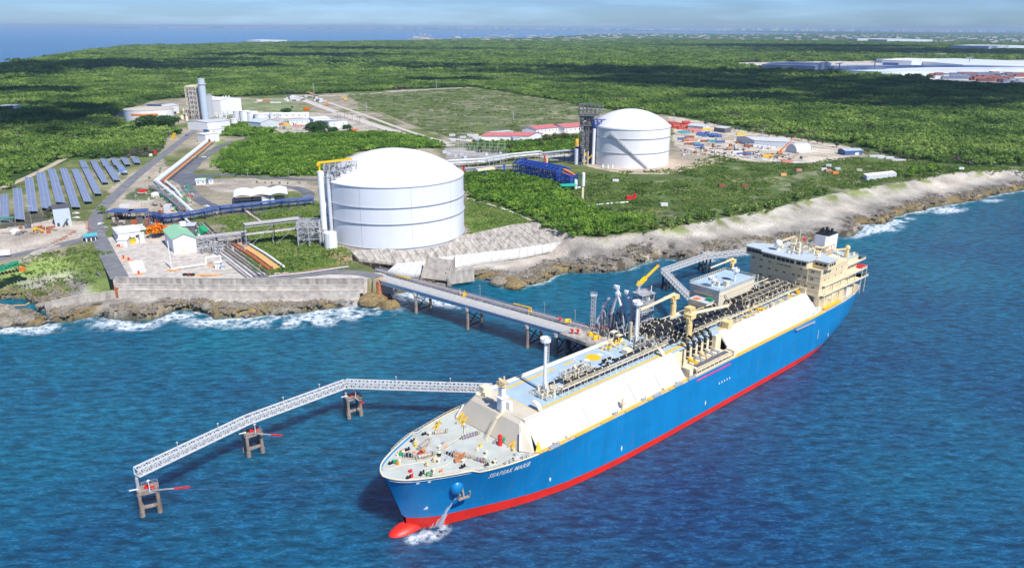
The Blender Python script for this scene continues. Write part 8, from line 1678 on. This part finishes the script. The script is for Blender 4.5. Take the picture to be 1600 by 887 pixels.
for i in range(120):
    t = r3.random(); px = 1395+t*205; lo = 112+t*12; py = r3.uniform(100.5+max(0, .45-t)*18, lo); q = A(px,py); L_ = r3.uniform(40,130); W2_ = r3.uniform(6,14); h = r3.uniform(5,11)
    m_ = PC[4] if (py < 110 and px > 1520 and r3.random() < .8) else r3.choice(PC[:4]+PC[5:]); b = MB(); b.box(q+Vector((0,0,h/2)), (L_, W2_, h), .05); b.box(q+Vector((L_*.1,0,h+1.2)), (L_*.6, W2_*.9, 2.4), .05); one(b, 'container_stack', m_, 'far container or log stack at the port beyond the forest', 'containers', q, 'stacks in the port beyond the forest')
for px, py in [(1277,110),(1286,110),(1284,109),(1307,111),(1362,107),(1510,97)]: q = A(px,py); b = MB(); b.beam(q, q+Vector((0,0,34)), 2.5); b.beam(q+Vector((-14,0,30)), q+Vector((10,0,33)), 2); one(b, 'tower_crane', M_fg, 'thin tower crane among the far warehouses', 'crane', q, 'tower cranes among the far warehouses')
pad('port_ground', pp([(1112,100),(1130,96),(1230,92),(1500,87),(1660,86),(1660,129),(1500,127),(1400,117),(1210,108)]), M_pave, Z0+.4)
pad('pale_clearing', pp([(1330,93),(1420,89),(1600,87),(1600,90),(1420,93)]), M_pave, Z0+.8)
# far town along the horizon: too many to count
b = MB(); r4 = random.Random(21)
def townbox(px, py, w0, w1, h0, h1):
    q = A(px, py); w_ = r4.uniform(w0, w1); h = r4.uniform(h0, h1); b.box(q+Vector((0,0,h/2)), (w_, w_*.5, h), r4.uniform(-.2,.2))
for _ in range(300): px = r4.uniform(900,1620); townbox(px, 49+abs(r4.gauss(0,1))*5*(1 if px < 1350 else 1.3), 25, 100, 6, 16)
for _ in range(160): townbox(r4.uniform(640,960), r4.uniform(61,66) if r4.random() < .7 else r4.uniform(54,60), 25, 90, 8, 20)
for _ in range(40): townbox(r4.uniform(1410,1500), r4.uniform(78,84), 20, 60, 8, 16)
tag(b.build('far_town', mat('town_white', (.40,.39,.36), .7, var=.5, scale=.002)), kind='stuff')
b = MB()
for _ in range(330):
    x = r4.uniform(-19000,30000); y = 40500+r4.uniform(0,2500)-max(0, x+8000)*.13; h = r4.uniform(20,60)*(1+2.4*math.exp(-((x-12000)/2500)**2)*r4.random()+1.2*r4.random()*(x > -6000)); b.box((x,y,h/2+5), (r4.uniform(60,260), 80, h))
tag(b.build('far_city', mat('city_white', (.55,.55,.53), .7, var=.2, scale=.001)), kind='stuff')
# splash lines of debris and bushes between plant roads
line_trees(T_shrub, [(262,283),(250,268),(236,292)], 5, .6, 'low shrub on the gravel beside the pipe way', 'shrubs beside the pipe way', 4, 'shrub', 'shrub')
line_trees(T_shrub, [(395,290),(470,290)], 6, .5, 'low shrub along the road below the wood', 'shrubs along the road below the wood', 2, 'shrub', 'shrub')

def clutter(x0, x1, y0, y1, n, hmax, mats, seed, labs, name='equipment_cluster'):
    r = random.Random(seed)
    for m_, lab in zip(mats, labs):
        b = MB(); c = A((x0+x1)/2, (y0+y1)/2)
        for _ in range(n):
            q = A(r.uniform(x0,x1), r.uniform(y0,y1)); h = r.uniform(.8,hmax); k = r.random()
            if k < .4: b.tube(q+Vector((0,0,h*.8)), q+Vector((r.uniform(-9,9),r.uniform(-4,4),h*.8)), r.uniform(.15,.4), 6); b.beam(q, q+Vector((0,0,h*.8)), .25)
            elif k < .7: b.box(q+Vector((0,0,h/2)), (r.uniform(1,5),r.uniform(1,4),h), r.uniform(0,1))
            elif k < .85: b.tube(q, q+Vector((0,0,h)), r.uniform(.4,1.4), 10)
            else: b.beam(q, q+Vector((0,0,h*1.5)), .25)
        one(b, name, m_, lab, 'equipment', c)
clutter(248,300,298,340,26,3,[M_galv,M_conc,M_rust,M_green],1,['grey pipework scattered round the bend of the pipe way','pale concrete plinths round the bend of the pipe way','rusty fittings round the bend of the pipe way','green valves and motors round the bend of the pipe way'])
clutter(175,255,345,362,18,4,[M_dsteel,M_conc,M_rust],2,['dark equipment under and behind the blue canopy','pale boxes behind the blue canopy','rusty stored parts near the blue canopy'])
clutter(310,385,376,398,26,6,[M_galv,M_dsteel],3,['galvanised pipework filling the grey pipe rack area','dark steel supports filling the grey pipe rack area'])
clutter(330,440,184,200,30,9,[M_cwhite,M_lgrey,M_galv],4,['white process boxes between the turbine hall and the silos','grey process boxes between the turbine hall and the silos','steel pipework between the turbine hall and the silos'])
clutter(282,312,180,194,20,12,[M_galv,M_dsteel,M_cream],5,['grey steel equipment round the foot of the boiler house','dark equipment round the foot of the boiler house','cream ducts round the foot of the boiler house'])
clutter(436,545,193,206,22,4,[M_cwhite,M_dsteel,M_conc],6,['small white sheds and tanks among the offices','dark parked equipment among the offices','pale plinths among the offices'])
clutter(205,250,308,330,12,2.5,[M_conc,M_dsteel],7,['pale slabs on the gravel left of the pipe way','dark scrap on the gravel left of the pipe way'])
clutter(10,80,360,375,12,2.2,[M_dsteel,M_conc,M_rust],8,['dark scrap below the solar tables at far left','pale rubble below the solar tables at far left','rusty scrap below the solar tables at far left'])
clutter(1060,1250,214,246,34,3.5,[M_cwhite,M_dsteel,M_conc,M_rust,M_lgrey],9,['white odds and ends all over the container yard','dark machines and stores all over the container yard','pale blocks all over the container yard','rusty steel all over the container yard','light grey stores all over the container yard'])
clutter(468,512,362,384,22,14,[M_galv,M_dsteel],10,['galvanised valves and ladders at the foot of the big tank riser','dark steelwork at the foot of the big tank riser'])
clutter(896,926,236,256,24,16,[M_galv,M_dsteel,M_blue,M_yellow],11,['grey pipework at the foot of the far tank tower','dark pipework at the foot of the far tank tower','blue steel pieces at the foot of the far tank tower','yellow rails at the foot of the far tank tower'])
